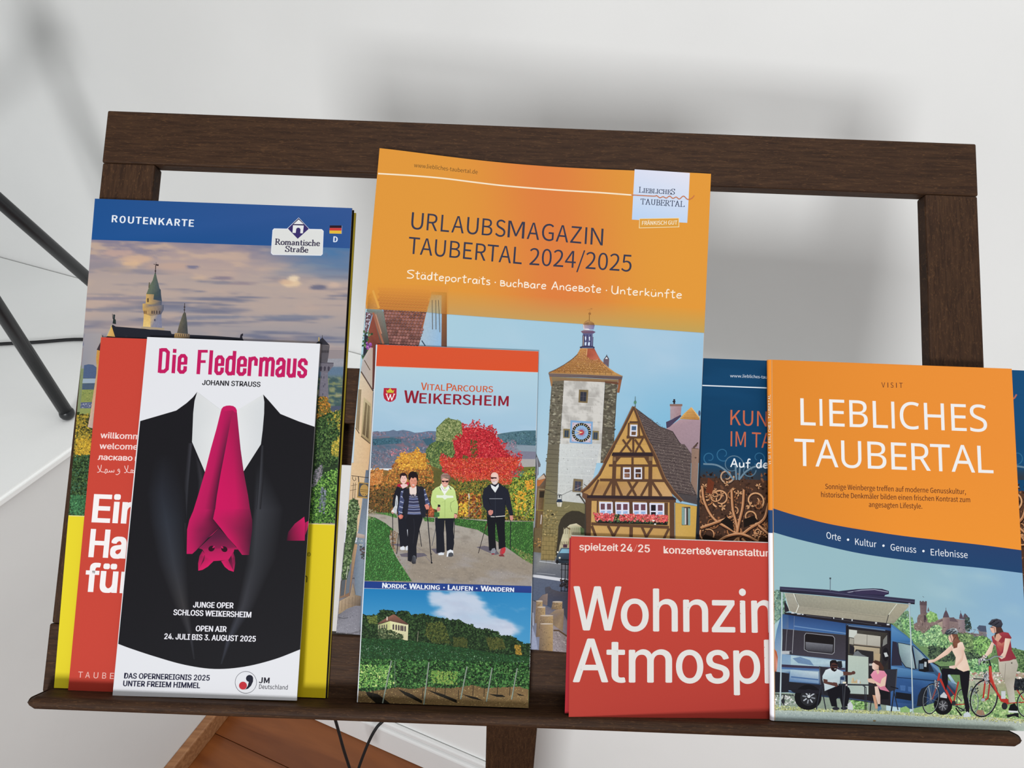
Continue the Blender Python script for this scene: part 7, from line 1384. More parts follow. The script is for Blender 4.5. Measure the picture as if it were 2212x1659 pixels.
# the van (V3)
vb = ['#3c5c88', '#2c4870', '#34547e']
a.P([(155, 760), (180, 620), (215, 500), (245, 460), (300, 440), (900, 540), (1360, 600), (1360, 1380), (600, 1300), (300, 1260), (155, 1060)], ['#7c9cb8', '#5c84ac', '#4a74a4', '#34507c', '#34507c', '#2c4474', '#2c4a78', '#1c2438', '#2c3c54', '#3a5070', '#88a0b4'], .25)
a.P([(160, 740), (190, 600), (228, 480), (232, 870), (215, 1060), (155, 1050)], ['#7090b0', '#5a80a8', '#4c74a0', '#8ca4bc', '#90a8bc', '#a0b4c0'], .2)
a.P([(150, 810), (178, 840), (190, 900), (185, 1000), (175, 1048), (150, 1048)], ['#b4603c', '#c46840', '#a8502c', '#e0a090', '#a84c2c', '#8c3c24'], .2)
a.P([(240, 460), (890, 540), (890, 668), (240, 605)], ['#2c4674', '#2c4878', '#3a6094', '#46689c'], .15); a.P([(240, 462), (300, 470), (300, 605), (240, 600)], ['#3c5c8c', '#3c5880', '#5c7090', '#4a6c98']); a.L([(355, 580), (890, 655)], 10, '#6c8cb4'); a.L([(360, 480), (345, 860)], 3, '#7a8698'); a.L([(240, 610), (355, 616)], 4, '#8090a4')
a.P([(238, 608), (890, 672), (885, 930), (232, 865)], ['#343038', '#3a363c', '#44404a', '#3c3842'], .3)
a.L([(285, 615), (270, 845)], 4, '#8a8a92'); a.L([(352, 615), (338, 860)], 5, '#a8a8ae'); a.R(232, 835, 330, 868, '#b4b8bc', .4); a.R(310, 838, 335, 872, '#34343c')
wn = [(480, 652), (755, 682), (772, 705), (768, 850), (748, 868), (500, 842), (462, 820), (464, 675)]
a.P(wn, '#1e1a1c'); a.P([(475, 742), (755, 770), (752, 858), (500, 832), (475, 815)], ['#75757c', '#6c6c74', '#36343a', '#3c3a40', '#4a4a50'], .5); a.L(wn, 6, '#9a9aa0', closed=True)
a.P([(230, 868), (882, 938), (880, 1185), (302, 1150), (300, 1060), (225, 1050)], ['#7c9cbc', '#a4b8c4', '#2c3c54', '#5c7ca4', '#4c6c94', '#8ca8bc'], .3)
a.P([(325, 880), (700, 925), (880, 945), (880, 1000), (720, 1000), (322, 985)], ['#b0c8d0', '#a8c0cc', '#b8ccd4', '#9cb4c4', '#8ca4b8', '#a0bcc8'], .3); a.P([(420, 895), (520, 930), (560, 985), (400, 960), (340, 910)], '#6c88a8', .4)
a.P([(230, 972), (880, 1010), (880, 1030), (228, 1000)], '#3c3448', .3); a.P([(230, 1000), (880, 1032), (880, 1050), (228, 1020)], '#4c6c9c', .2); a.P([(320, 1025), (605, 1050), (610, 1170), (310, 1140)], ['#a8c0cc', '#c0d0d4', '#6c8cb0', '#5c80ac'], .3); a.L([(325, 1100), (605, 1130)], 14, '#4c6c98')
a.P([(155, 1045), (310, 1065), (302, 1260), (155, 1260)], '#25242c', .3); a.P([(302, 1150), (640, 1185), (900, 1200), (1360, 1240), (1360, 1400), (600, 1280), (300, 1250)], '#25242a', .3); a.L([(300, 1242), (605, 1268)], 10, '#6c88ac'); a.L([(890, 1290), (1340, 1330)], 12, '#2c4470'); a.L([(900, 1320), (1340, 1380)], 10, '#3c4c68')
for x in range(160, 380, 30): a.L([(x, 1275), (x + 22, 1310)], 4, '#4a4c50')
a.L([(155, 1275), (360, 1290)], 8, '#2c2c30'); a.L([(255, 1280), (250, 1390)], 12, '#2c2c30'); a.E(244, 1350, 18, 26, '#2c2c32')
a.E(500, 1310, 138, 130, '#17161a', n=30); a.E(505, 1312, 84, 84, '#2a2a2e', n=24)
for k in range(8):
    q = k * PI / 4 + .2; a.L([(508 + 26 * math.cos(q), 1308 + 26 * math.sin(q)), (508 + 66 * math.cos(q), 1308 + 66 * math.sin(q))], 13, '#b4b8c0' if k % 2 else '#8c9098')
a.E(509, 1300, 18, 16, '#c4c8cc'); a.P([(355, 1262), (620, 1275), (640, 1240), (300, 1225)], '#222028')
# awning
a.L([(232, 230), (232, 700), (212, 1410)], 11, '#c8d8dc'); a.L([(240, 240), (222, 1400)], 3, '#94a8b4')
a.P([(265, 320), (300, 400), (380, 430), (900, 530), (1360, 590), (1365, 560), (1300, 545), (375, 445), (320, 425), (262, 440), (256, 350)], '#2c2830', .3)
a.P([(258, 440), (700, 480), (1370, 580), (1360, 600), (900, 555), (258, 460)], '#262228', .2); a.L([(480, 470), (740, 500)], 3, '#6c6c74'); a.L([(760, 505), (1250, 575)], 3, '#5c5c64')
for x, y, w_, h_ in ((330, 430, 30, 22), (388, 444, 38, 18), (436, 446, 18, 20), (758, 484, 10, 22), (845, 494, 16, 20), (945, 506, 12, 22), (1186, 540, 20, 16), (1306, 556, 28, 16)): a.R(x, y, x + w_, y + h_, '#c8ccd0')
aw = [(262, 240), (355, 246), (1500, 355), (1370, 550), (1300, 548), (380, 448), (310, 425)]
a.frame(1640, 1230, 4.74); a.P([(262, 240), (355, 246), (1550, 360), (1450, 470), (1380, 552), (1300, 548), (380, 448), (310, 425)], ['#a8a698', '#a8a696', '#aaa48e', '#a09a86', '#908a78', '#9c9684', '#a09a8a', '#989284'], .4)
a.P([(355, 248), (1430, 352), (1320, 480), (400, 375)], ['#9c9a8c', '#a8a48e', '#9a9684', '#908c7e'], .5); a.L([(500, 400), (1000, 455), (1290, 495)], 4, '#8a8678')
a.L([(352, 248), (404, 375), (375, 445)], 8, '#e0e0d4'); a.L([(365, 255), (398, 365)], 4, '#3c3c40'); a.L([(1410, 352), (1325, 465)], 7, '#d4d4c4'); a.L([(1325, 465), (1302, 550)], 7, '#2c2c30'); a.L([(262, 240), (310, 425)], 6, '#c0c0b0')
a.P([(770, 228), (1000, 202), (1170, 194), (1260, 200), (1328, 222), (1328, 252), (1290, 262), (1280, 278), (1000, 262)], '#2e2a44', .1); a.L([(880, 240), (1050, 212), (1180, 206), (1320, 232)], 7, '#a8a8bc'); a.P([(960, 225), (1180, 210), (1310, 235), (1300, 260), (1000, 250)], '#3a3350')
a.P([(212, 176), (700, 208), (1000, 248), (1595, 308), (1592, 358), (1000, 300), (600, 262), (230, 232), (210, 225)], ['#3c3c58', '#34304a', '#383652', '#3a3a50', '#24202c', '#28243a', '#2a2638', '#22202c', '#24222c'], .1); a.L([(225, 200), (700, 232), (1000, 272), (1590, 335)], 5, '#5c5c78'); a.L([(728, 88), (727, 218)], 8, '#6c7c88'); a.R(720, 84, 736, 100, '#3c444c')
# van door and inside
a.P([(888, 560), (1350, 630), (1352, 1400), (882, 1290)], '#242026', .3); a.P([(895, 565), (1290, 615), (1290, 630), (895, 580)], '#5c7494'); a.P([(912, 610), (1320, 650), (1320, 1330), (905, 1280)], ['#4a4640', '#3a3632', '#242022', '#2c2826'], .4)
a.P([(920, 615), (1002, 625), (998, 705), (918, 692)], '#c8ccc4'); a.P([(970, 690), (1002, 656), (1242, 685), (1240, 790), (970, 762)], ['#b0aca0', '#bcb8ac', '#b8b4a8', '#a8a49a', '#b4b0a4'], .1); a.L([(1105, 668), (1102, 776)], 4, '#5c5850'); a.L([(970, 765), (1240, 795)], 7, '#8a7c6c')
a.P([(925, 700), (968, 708), (965, 770), (922, 762)], '#a09c90'); a.P([(970, 780), (1235, 808), (1230, 1000), (970, 900)], ['#b4a890', '#b0a084', '#8c7c64', '#a09480'], .3); a.P([(990, 818), (1170, 840), (1170, 960), (960, 880)], '#2c2a2c', .5); a.P([(970, 850), (1010, 832), (1050, 870), (1120, 900), (960, 885)], '#6c7074', .6); a.P([(928, 770), (975, 800), (970, 870), (925, 860)], '#26242a')
a.P([(1180, 860), (1240, 865), (1235, 940), (1180, 920)], '#b09c7c'); a.P([(1250, 770), (1320, 640), (1340, 700), (1342, 900), (1262, 1030)], '#2a262a', .3); a.P([(1270, 720), (1310, 670), (1310, 760), (1262, 790)], '#7c7c78', .4); a.E(1295, 870, 32, 70, '#1c1a1e'); a.P([(1275, 855), (1305, 850), (1322, 890), (1290, 898)], '#c0c4c4')
a.P([(910, 878), (1120, 898), (1118, 1280), (905, 1270)], ['#b8c4b8', '#b4c0b4', '#b0bcb4', '#a8b8b0'], .15); a.P([(1118, 900), (1140, 908), (1170, 960), (1160, 1200), (1118, 1180)], '#2c282c', .3); a.R(1125, 965, 1170, 985, '#b4b4b0')
a.L([(905, 570), (890, 1290)], 16, '#1c1a20'); a.L([(1330, 640), (1345, 740), (1342, 1200)], 14, '#1c1a20')
# cab of the van (V4)
a.frame(1900, 1230, 4.74)
a.P([(118, 560), (150, 580), (200, 620), (280, 680), (350, 760), (440, 850), (520, 930), (600, 1000), (640, 1080), (680, 1120), (780, 1180), (790, 1260), (700, 1330), (440, 1400), (330, 1430), (112, 1400)],
    ['#4c7cac', '#4a78a8', '#4a78aa', '#44709c', '#3c6490', '#3c6490', '#44709c', '#5c84ac', '#7898b4', '#6c88a4', '#5c7898', '#2c3c50', '#24344c', '#24405c', '#2c4468', '#38588c'], .2)
a.P([(120, 585), (180, 630), (330, 720), (345, 750), (180, 735), (118, 720)], ['#5c8cba', '#5484b2', '#4474a4', '#34608c', '#3c6c9c', '#4474a8'])
a.P([(132, 735), (178, 745), (200, 880), (235, 985), (120, 985)], '#2e2c3c', .2); a.P([(190, 750), (320, 775), (345, 830), (362, 1020), (270, 1000), (225, 940), (200, 860)], ['#8ca4a4', '#94acac', '#a8bcc0', '#8ca0a4', '#7c9094', '#6c8088', '#7c9498'], .3); a.L([(186, 748), (198, 860), (222, 940), (268, 1000), (362, 1022)], 8, '#22222c'); a.L([(186, 748), (320, 775)], 6, '#22222c')
a.P([(345, 785), (420, 860), (470, 920), (400, 930), (395, 1020), (378, 1015)], ['#7c949c', '#8ca4a8', '#9cb0b4', '#7c9098', '#64787c', '#748890'], .3); a.L([(330, 780), (372, 1020)], 14, '#20202c'); a.L([(340, 778), (430, 850), (500, 930)], 7, '#20202c'); a.P([(400, 930), (500, 930), (560, 1050), (400, 1050)], '#242a38', .2)
a.P([(452, 908), (498, 920), (505, 1040), (455, 1055), (405, 1040), (405, 940)], '#18181c'); a.P([(460, 945), (482, 948), (480, 1000), (456, 996)], '#b4bcc0'); a.R(408, 965, 450, 1020, '#5c7084'); a.P([(182, 1005), (225, 1010), (225, 1085), (190, 1080)], '#1c2430')
a.P([(120, 990), (560, 1070), (620, 1120), (560, 1140), (170, 1105), (120, 1090)], ['#5c88b4', '#4c78a4', '#3c6490', '#34587c', '#3c6090', '#44709c']); a.L([(180, 1105), (560, 1140)], 8, '#1c3050'); a.P([(180, 1110), (560, 1150), (440, 1220), (370, 1380), (150, 1360)], ['#34588c', '#3c6494', '#2c4c7c', '#244068', '#2c4c7c'], .3); a.P([(165, 1255), (325, 1275), (325, 1345), (165, 1320)], '#1a1c24'); a.P([(210, 1185), (265, 1190), (262, 1245), (215, 1240)], '#44689c', .5); a.P([(290, 1200), (345, 1205), (340, 1260), (295, 1250)], '#44689c', .5)
a.P([(690, 1080), (720, 1075), (770, 1150), (800, 1180), (740, 1160)], ['#c4d8e0', '#a8c4d4', '#8cacc4', '#a4bccc', '#7c9cb4']); a.P([(380, 1400), (395, 1290), (430, 1220), (490, 1195), (480, 1400)], '#22262e'); 
a.E(650, 1390, 95, 100, '#17161a', n=28); a.E(650, 1395, 50, 56, '#3c3c40', n=20)
for k in range(7): q = k * .9; a.L([(650, 1395), (650 + 46 * math.cos(q), 1395 + 50 * math.sin(q))], 8, '#8c8c90')
a.L([(302, 350), (320, 700), (342, 1475)], 12, '#bccacc'); a.L([(308, 360), (326, 700), (346, 1470)], 4, '#8ca0ac'); a.R(294, 345, 316, 365, '#a4a8b0'); a.P([(210, 1420), (270, 1400), (310, 1430), (310, 1465), (215, 1462)], '#8cb070', 1.0)
# camping table party (V3)
a.frame(1640, 1230, 4.74)
a.P([(612, 992), (700, 1005), (690, 1190), (650, 1200), (625, 1180)], '#302e36', .2); a.L([(618, 1000), (630, 1180)], 8, '#55555c'); a.L([(600, 1195), (672, 1178)], 10, '#24242a'); a.L([(632, 1190), (585, 1435)], 11, '#2c2e38'); a.L([(638, 1195), (682, 1435)], 11, '#2c2e38'); a.L([(640, 1280), (700, 1290)], 8, '#2c2e38')
a.P([(690, 1200), (850, 1180), (920, 1210), (935, 1250), (905, 1400), (850, 1410), (820, 1300), (790, 1330), (800, 1410), (740, 1400), (700, 1260)], '#17161c', .2)
a.E(785, 1425, 36, 16, '#2a2a34'); a.E(870, 1422, 34, 16, '#2a2a34')
a.P([(648, 1090), (680, 1030), (740, 1008), (800, 1020), (862, 1050), (870, 1080), (830, 1100), (825, 1180), (780, 1200), (670, 1245), (665, 1180), (648, 1130)], ['#c4d4d8', '#d0dce0', '#d8e4e8', '#ccd8dc', '#c4d0d4', '#b8c8cc', '#b8c8cc', '#b0c0c4', '#b4c4c8', '#c0ccd0', '#c4d0d4', '#b8c8cc'], .15)
a.P([(655, 1120), (700, 1130), (700, 1150), (800, 1165), (800, 1190), (770, 1195), (660, 1165)], '#5c3c34', .2); a.P([(758, 1155), (795, 1160), (808, 1190), (785, 1205), (760, 1185)], '#5a3a34'); a.P([(858, 1045), (940, 1052), (980, 1045), (985, 1065), (940, 1082), (862, 1085)], '#5c3c34', .2); a.E(965, 1058, 20, 18, '#5a3a34')
a.E(765, 985, 40, 58, '#4a2e2a', n=20); a.P([(724, 985), (724, 945), (745, 928), (785, 930), (805, 955), (800, 975), (770, 955), (740, 960), (735, 990)], '#1c1618'); a.P([(740, 1000), (770, 1010), (795, 1000), (792, 1035), (770, 1048), (745, 1035)], '#1e1416'); a.L([(745, 985), (800, 985)], 9, '#16141c'); a.L([(768, 1020), (788, 1018)], 5, '#e8e0dc')
a.P([(810, 1170), (1160, 1178), (1160, 1192), (812, 1186)], '#2c2e34'); a.L([(855, 1190), (862, 1440)], 9, '#34363e'); a.L([(880, 1190), (865, 1430)], 8, '#44464c'); a.L([(1080, 1190), (1085, 1440)], 10, '#2c2e36'); a.L([(1060, 1190), (1095, 1210), (1098, 1440)], 8, '#34363e'); a.R(885, 1176, 902, 1192, '#c8b8b8')
a.P([(942, 1165), (948, 1115), (965, 1105), (975, 1150), (1000, 1125), (1035, 1145), (1040, 1168)], ['#c8b48c', '#d4c09c', '#c0ac88', '#a89878', '#d8c8a4', '#c4a880', '#b89c74'], .5); a.R(835, 1105, 875, 1170, '#8c9cac', .3); a.P([(832, 1100), (872, 1105), (870, 1135), (830, 1130)], '#2c3c5c'); a.L([(880, 1120), (880, 1165)], 10, '#5c6c74'); a.R(1005, 1130, 1030, 1166, '#c4ccd0'); a.R(855, 1150, 890, 1168, '#e0d8c0')
a.P([(800, 940), (845, 938), (852, 1000), (830, 1015), (805, 1000)], '#24242a')
a.P([(905, 1380), (935, 1350), (960, 1390), (960, 1440), (905, 1430)], '#c8ccd0', .4)
a.P([(1275, 1025), (1415, 1020), (1400, 1230), (1320, 1260)], '#2e2e36', .15); a.L([(1410, 1030), (1395, 1230)], 8, '#4c4c54'); a.L([(1345, 1200), (1425, 1222)], 11, '#1c1c22'); a.L([(1385, 1225), (1352, 1455)], 13, '#262a34'); a.L([(1375, 1230), (1422, 1440)], 10, '#262a34'); a.L([(1150, 1330), (1135, 1450)], 10, '#24242a')
a.P([(1175, 1215), (1230, 1200), (1330, 1250), (1325, 1330), (1240, 1330), (1190, 1290)], '#19181c', .2); a.P([(1182, 1200), (1215, 1195), (1240, 1290), (1240, 1380), (1215, 1385), (1190, 1290)], ['#e0c4b4', '#dcc0b0', '#d4b4a4', '#c8a898', '#d8bcac', '#e0c4b4']); a.P([(1160, 1285), (1190, 1290), (1215, 1420), (1190, 1430)], '#c8987c'); a.P([(1215, 1385), (1240, 1380), (1255, 1430), (1215, 1455)], '#5c7c98'); a.R(1215, 1378, 1240, 1402, '#1c2434')
a.P([(1140, 1080), (1170, 1040), (1200, 1030), (1280, 1040), (1308, 1080), (1290, 1200), (1335, 1255), (1240, 1230), (1170, 1140)], ['#dc8ca4', '#e49cb0', '#e494ac', '#dc8ca4', '#d8849c', '#c8748c', '#c87488', '#d0809a', '#dc8ca4'], .1)
a.P([(1255, 1120), (1300, 1090), (1290, 1190), (1240, 1205), (1180, 1160), (1190, 1145), (1240, 1170)], '#e0c0ac'); a.P([(1105, 1120), (1150, 1115), (1190, 1145), (1180, 1170), (1120, 1155)], '#dcb8a4'); a.P([(1195, 1030), (1225, 1025), (1230, 1060), (1210, 1075)], '#dcb8a4')
a.P([(1155, 965), (1180, 945), (1220, 960), (1225, 1020), (1180, 1032), (1158, 1015)], ['#e8ccbc', '#e8c8b8', '#d4ac98', '#c89c88', '#e0bca8', '#e8ccbc']); a.P([(1160, 945), (1190, 930), (1225, 940), (1245, 955), (1275, 1000), (1275, 1035), (1240, 1025), (1225, 985), (1195, 970)], '#4a3028', .3)
# the two cyclists (V4)
a.frame(1900, 1230, 4.74)
def wheel(cx, cy, rx, ry, rot=0, c='#1c1c20', w_=10):
    r = math.radians(rot); pts = [(cx + rx * math.cos(q) * math.cos(r) - ry * math.sin(q) * math.sin(r), cy + rx * math.cos(q) * math.sin(r) + ry * math.sin(q) * math.cos(r)) for q in np.linspace(0, 2 * PI, 36)]
    a.L(pts, w_, c); a.L([((x - cx) * .93 + cx, (y - cy) * .95 + cy) for x, y in pts], 3, '#a4acb0')
    for k in range(10): q = k * PI / 5 + .1; x, y = rx * .9 * math.cos(q), ry * .92 * math.sin(q); a.L([(cx, cy), (cx + x * math.cos(r) - y * math.sin(r), cy + x * math.sin(r) + y * math.cos(r))], 1.4, '#9ca4a8')
    a.E(cx, cy, 8, 10, '#8c8c90')
rd = '#b4382f'
wheel(960, 1340, 50, 120, -4, '#5c6468', 7); wheel(840, 1340, 48, 110); wheel(525, 1325, 84, 155, 8)
a.L([(500, 1190), (530, 1330)], 9, '#8c9498'); a.L([(600, 1110), (590, 1190), (540, 1330)], 12, '#8a4a44'); a.L([(615, 1060), (598, 1140)], 20, rd)
a.L([(618, 1120), (680, 1240), (745, 1370)], 22, rd); a.L([(640, 1120), (770, 1290)], 14, '#8c2c30'); a.L([(808, 1150), (755, 1380)], 14, rd); a.L([(755, 1385), (880, 1380)], 9, rd); a.L([(790, 1290), (840, 1350)], 8, '#5c4c4c')
a.L([(520, 940), (620, 1000), (640, 1060)], 11, '#22242c'); a.L([(620, 1000), (780, 1000)], 10, '#22242c'); a.E(760, 1370, 22, 26, '#2c2c30'); a.L([(760, 1390), (880, 1450)], 8, '#6c7074'); a.L([(700, 1390), (720, 1400)], 14, '#1c1c20'); a.L([(780, 1420), (840, 1500)], 14, '#1c1c20'); a.L([(780, 1400), (870, 1445)], 12, '#2c3034')
a.D([(560, 1130), (610, 1130), (600, 1230), (560, 1210)], 26, 9, ['#c4c8cc', '#8c9094', '#3c3c44']); a.D([(930, 1200), (1010, 1200), (1010, 1290), (940, 1290)], 30, 9, ['#2c3034', '#8c9498', '#54585c'])
a.P([(640, 1010), (800, 1020), (925, 1040), (915, 1180), (900, 1300), (920, 1400), (920, 1465), (885, 1460), (860, 1320), (832, 1180), (822, 1080), (700, 1075), (700, 1160), (680, 1240), (640, 1130), (635, 1060)], '#1a181e', .15)
a.P([(622, 1290), (660, 1255), (690, 1290), (690, 1320), (620, 1310)], '#c4c8cc', .3); a.P([(860, 1480), (900, 1455), (930, 1480), (935, 1510), (860, 1512)], '#c8d0d4', .4)
a.P([(740, 800), (800, 740), (850, 745), (875, 810), (865, 830), (900, 940), (925, 1030), (860, 1048), (800, 1020), (770, 980), (780, 900), (742, 830)], ['#ecd0bc', '#f0dccc', '#ecd4c4', '#e0c0b0', '#dcbcac', '#e8ccb8', '#e4c4b0', '#e4c8b4', '#ecd0bc', '#e8ccb8', '#e8ccb8', '#ecd0bc'], .1)
a.P([(742, 765), (750, 820), (700, 870), (560, 950), (500, 960), (495, 930), (560, 920), (660, 840)], ['#ecccbc', '#d8b09c', '#e0bca8', '#d8b09c', '#e8d0c4', '#e8d0c4', '#e8c8b4', '#ecccb8']); a.P([(835, 825), (868, 830), (850, 930), (770, 1020), (715, 1010), (712, 990), (780, 980), (835, 900)], ['#e4c0ac', '#dcb4a0', '#d8b09c', '#e0c0b0', '#e8d0c4', '#e8d0c4', '#e0bca8', '#e4c4b0'])
a.P([(705, 680), (740, 665), (770, 690), (760, 750), (720, 745), (705, 710)], ['#e0b4a0', '#d8a890', '#c49480', '#c89884', '#e4bca8', '#e8c4b0']); a.P([(740, 665), (795, 655), (815, 720), (830, 740), (800, 760), (795, 800), (757, 810), (750, 760), (755, 700)], ['#6c4438', '#5c382e', '#6c4438', '#7c5040', '#8a5c48', '#7c4c3c', '#6c4034', '#7a4c3c', '#8a5c48'], .3)
a.P([(668, 655), (690, 620), (740, 600), (785, 605), (808, 640), (795, 665), (740, 660), (690, 672)], ['#2c3038', '#5c646c', '#bcc4c8', '#c4ccd0', '#8c9498', '#5c6468', '#3c4448', '#24282c'], .3)
for p_ in ([(690, 640), (720, 620)], [(715, 650), (750, 625)], [(745, 655), (785, 630)], [(735, 612), (770, 612)]): a.L(p_, 9, '#24282e')
a.L([(720, 672), (745, 745), (780, 690)], 5, '#24242c')
# rear rider
wheel(1068, 1320, 135, 190, 14, '#1c1c20', 13); a.L([(1085, 1120), (1060, 1330)], 16, rd); a.L([(1130, 1150), (1110, 1320), (1060, 1350)], 14, '#a83430'); a.E(1060, 1335, 22, 16, '#a4a8ac'); a.L([(960, 1120), (1100, 1125), (1190, 1250)], 10, '#2c2c30')
a.P([(1118, 990), (1145, 985), (1155, 1100), (1200, 1240), (1250, 1310), (1320, 1330), (1320, 1385), (1240, 1350), (1180, 1240), (1120, 1120)], rd, .1); a.L([(1130, 1000), (1150, 1100), (1200, 1240)], 5, '#d86c5c'); a.R(1245, 1245, 1290, 1325, '#c8ccd0', .3)
a.L([(1370, 1180), (1480, 1340)], 12, rd); a.L([(1320, 1370), (1480, 1360)], 10, rd); wheel(1500, 1380, 90, 130, 0); a.D([(1350, 1120), (1500, 1120), (1500, 1240), (1380, 1230)], 90, 16, ['#1c2024', '#34383c', '#24282c']); a.D([(1070, 1060), (1120, 1060), (1110, 1180), (1070, 1160)], 40, 10, ['#c4c8cc', '#8c9094', '#3c3c44'])
a.P([(1215, 920), (1400, 920), (1420, 980), (1390, 1100), (1375, 1200), (1390, 1360), (1330, 1365), (1300, 1220), (1275, 1130), (1225, 1040)], ['#c4bcac', '#c0b8a8', '#b4aca0', '#b0a898', '#bcb4a8', '#c4c0b4', '#b8b0a4', '#b0a898', '#a8a090', '#bcb4a4'], .2); a.L([(1290, 960), (1280, 1130)], 5, '#8c8478'); a.E(1353, 958, 8, 8, '#5c544c')
a.P([(1320, 1440), (1340, 1385), (1385, 1370), (1415, 1420), (1410, 1455)], '#16161a', .2); a.P([(1320, 1445), (1415, 1450), (1420, 1468), (1320, 1465)], '#d8dcdc'); a.P([(1300, 1490), (1420, 1470), (1430, 1520), (1380, 1500), (1310, 1520)], '#1c1c20'); a.E(1280, 1400, 30, 36, '#2c2c30')
a.P([(1148, 690), (1180, 670), (1260, 640), (1320, 650), (1352, 700), (1340, 720), (1355, 830), (1400, 910), (1330, 935), (1230, 945), (1210, 880), (1190, 780), (1160, 750)], ['#9c3c44', '#a4444c', '#9c3840', '#a03c48', '#8c3038', '#8c3038', '#903440', '#8c303c', '#943840', '#943840', '#9c3c48', '#a8484c', '#9c3c44'], .2); a.P([(1195, 720), (1250, 760), (1300, 720), (1270, 800), (1240, 850), (1200, 780)], ['#b8605c', '#c47868', '#b0544c', '#a84848', '#a84848', '#b86058'], .3)
a.P([(1160, 680), (1220, 655), (1250, 690), (1215, 740), (1180, 720)], '#d4a48c')
a.P([(1148, 740), (1172, 760), (1150, 850), (1070, 920), (1040, 950), (1015, 960), (1010, 930), (1080, 870), (1120, 800)], ['#e8d0bc', '#dcb8a4', '#dcbca8', '#d4b09c', '#e0c0b0', '#e0c0b0', '#e8ccb8', '#ecd4c0', '#ecd4c0']); a.P([(1285, 705), (1345, 710), (1310, 830), (1285, 900), (1250, 920), (1225, 900), (1265, 850)], ['#ecd4c0', '#dcb8a0', '#e0c0ac', '#dcb8a4', '#e0c0b0', '#e4c8b8', '#e8ccb8']); a.L([(1085, 890), (1110, 900)], 9, '#22222a')
a.L([(1050, 930), (1120, 925), (1180, 890), (1260, 895)], 12, '#8c9498'); a.L([(1120, 925), (1140, 990)], 14, '#24242a'); a.D([(1010, 880), (1100, 880), (1110, 960), (1010, 970)], 30, 10, ['#24242a', '#8c8c90', '#c4c8cc']); a.L([(1050, 870), (1060, 900)], 6, '#7c4c44'); a.L([(1022, 960), (1015, 985)], 8, '#9c9ca0')
a.P([(1130, 600), (1160, 580), (1210, 590), (1205, 640), (1165, 655), (1145, 640)], ['#e4b8a4', '#dcac98', '#c89480', '#cca08c', '#e4b8a4', '#e8c0ac']); a.P([(1190, 585), (1245, 590), (1270, 640), (1225, 650), (1195, 665), (1180, 720), (1175, 680), (1195, 640)], '#4c342e', .3); a.L([(1140, 592), (1165, 596)], 7, '#2c2c3c'); a.L([(1140, 630), (1155, 632)], 4, '#b05c5c')
a.P([(1112, 560), (1150, 515), (1200, 505), (1245, 520), (1262, 560), (1250, 590), (1200, 595), (1150, 575)], ['#34343c', '#4c4c58', '#54545f', '#44444f', '#3c3c48', '#2c2c34', '#2c2c34', '#3c3c44'], .2)
for p_ in ([(1130, 560), (1180, 530)], [(1180, 570), (1225, 540)], [(1160, 530), (1210, 515)]): a.L(p_, 7, '#1c1c22')
a.L([(1170, 590), (1185, 660)], 4, '#24242c')
# lettering
a.frame(1640, 770, 3.867)
for ch, x0, x1 in (('V', 1022, 1052), ('I', 1072, 1078), ('S', 1098, 1122), ('I', 1144, 1150), ('T', 1170, 1200)): a.T(ch, (x0, 258 + (x0 - 1022) * .028), (x1, 258 + (x1 - 1022) * .028), 42, '#5a3028', 'src')
def lets(seq, y0, x00, h_, sl):
    for ch, x0, x1 in seq: a.T(ch, (x0, y0 + (x0 - x00) * sl), (x1, y0 + (x1 - x00) * sl), h_, '#f1eeec', 'open' if ch != 'I' else 'src', 0.0)
lets([('L', 346, 472), ('I', 506, 530), ('E', 588, 714), ('B', 756, 908), ('L', 952, 1076), ('I', 1108, 1134), ('C', 1178, 1340), ('H', 1382, 1550), ('E', 1608, 1734), ('S', 1764, 1906)], 573, 346, 224, .0365)
lets([('T', 296, 464), ('A', 470, 662), ('U', 688, 856), ('B', 908, 1064), ('E', 1106, 1234), ('R', 1276, 1434), ('T', 1434, 1600), ('A', 1608, 1804), ('L', 1830, 1958)], 912, 296, 226, .0385)
for s_, p, q in (('Sonnige Weinberge treffen auf moderne Genusskultur,', (552, 1106), (1726, 1150)), ('historische Denkmäler bilden einen frischen Kontrast zum', (518, 1174), (1762, 1218)), ('angesagten Lifestyle.', (917, 1257), (1362, 1272))): a.T(s_, p, q, 42, '#5f3022', 'src', .012)
a.frame(1640, 1080, 3.867)
a.T('Orte', (562, 320), (682, 344), 54, '#eceff4', 'src'); a.T('Kultur', (802, 374), (980, 397), 54, '#eceff4', 'src'); a.T('Genuss', (1098, 420), (1312, 442), 54, '#eceff4', 'src'); a.T('Erlebnisse', (1434, 462), (1742, 486), 54, '#eceff4', 'src')
for x, y in ((742, 332), (1038, 382), (1372, 427)): a.E(x, y, 10, 10, '#eceff4')
a.frame(0, 0, 1); a.L([(1667.3, 778), (1673.8, 1556)], 1.2, '#d8a878')
a.build('cover_print', t, vw)
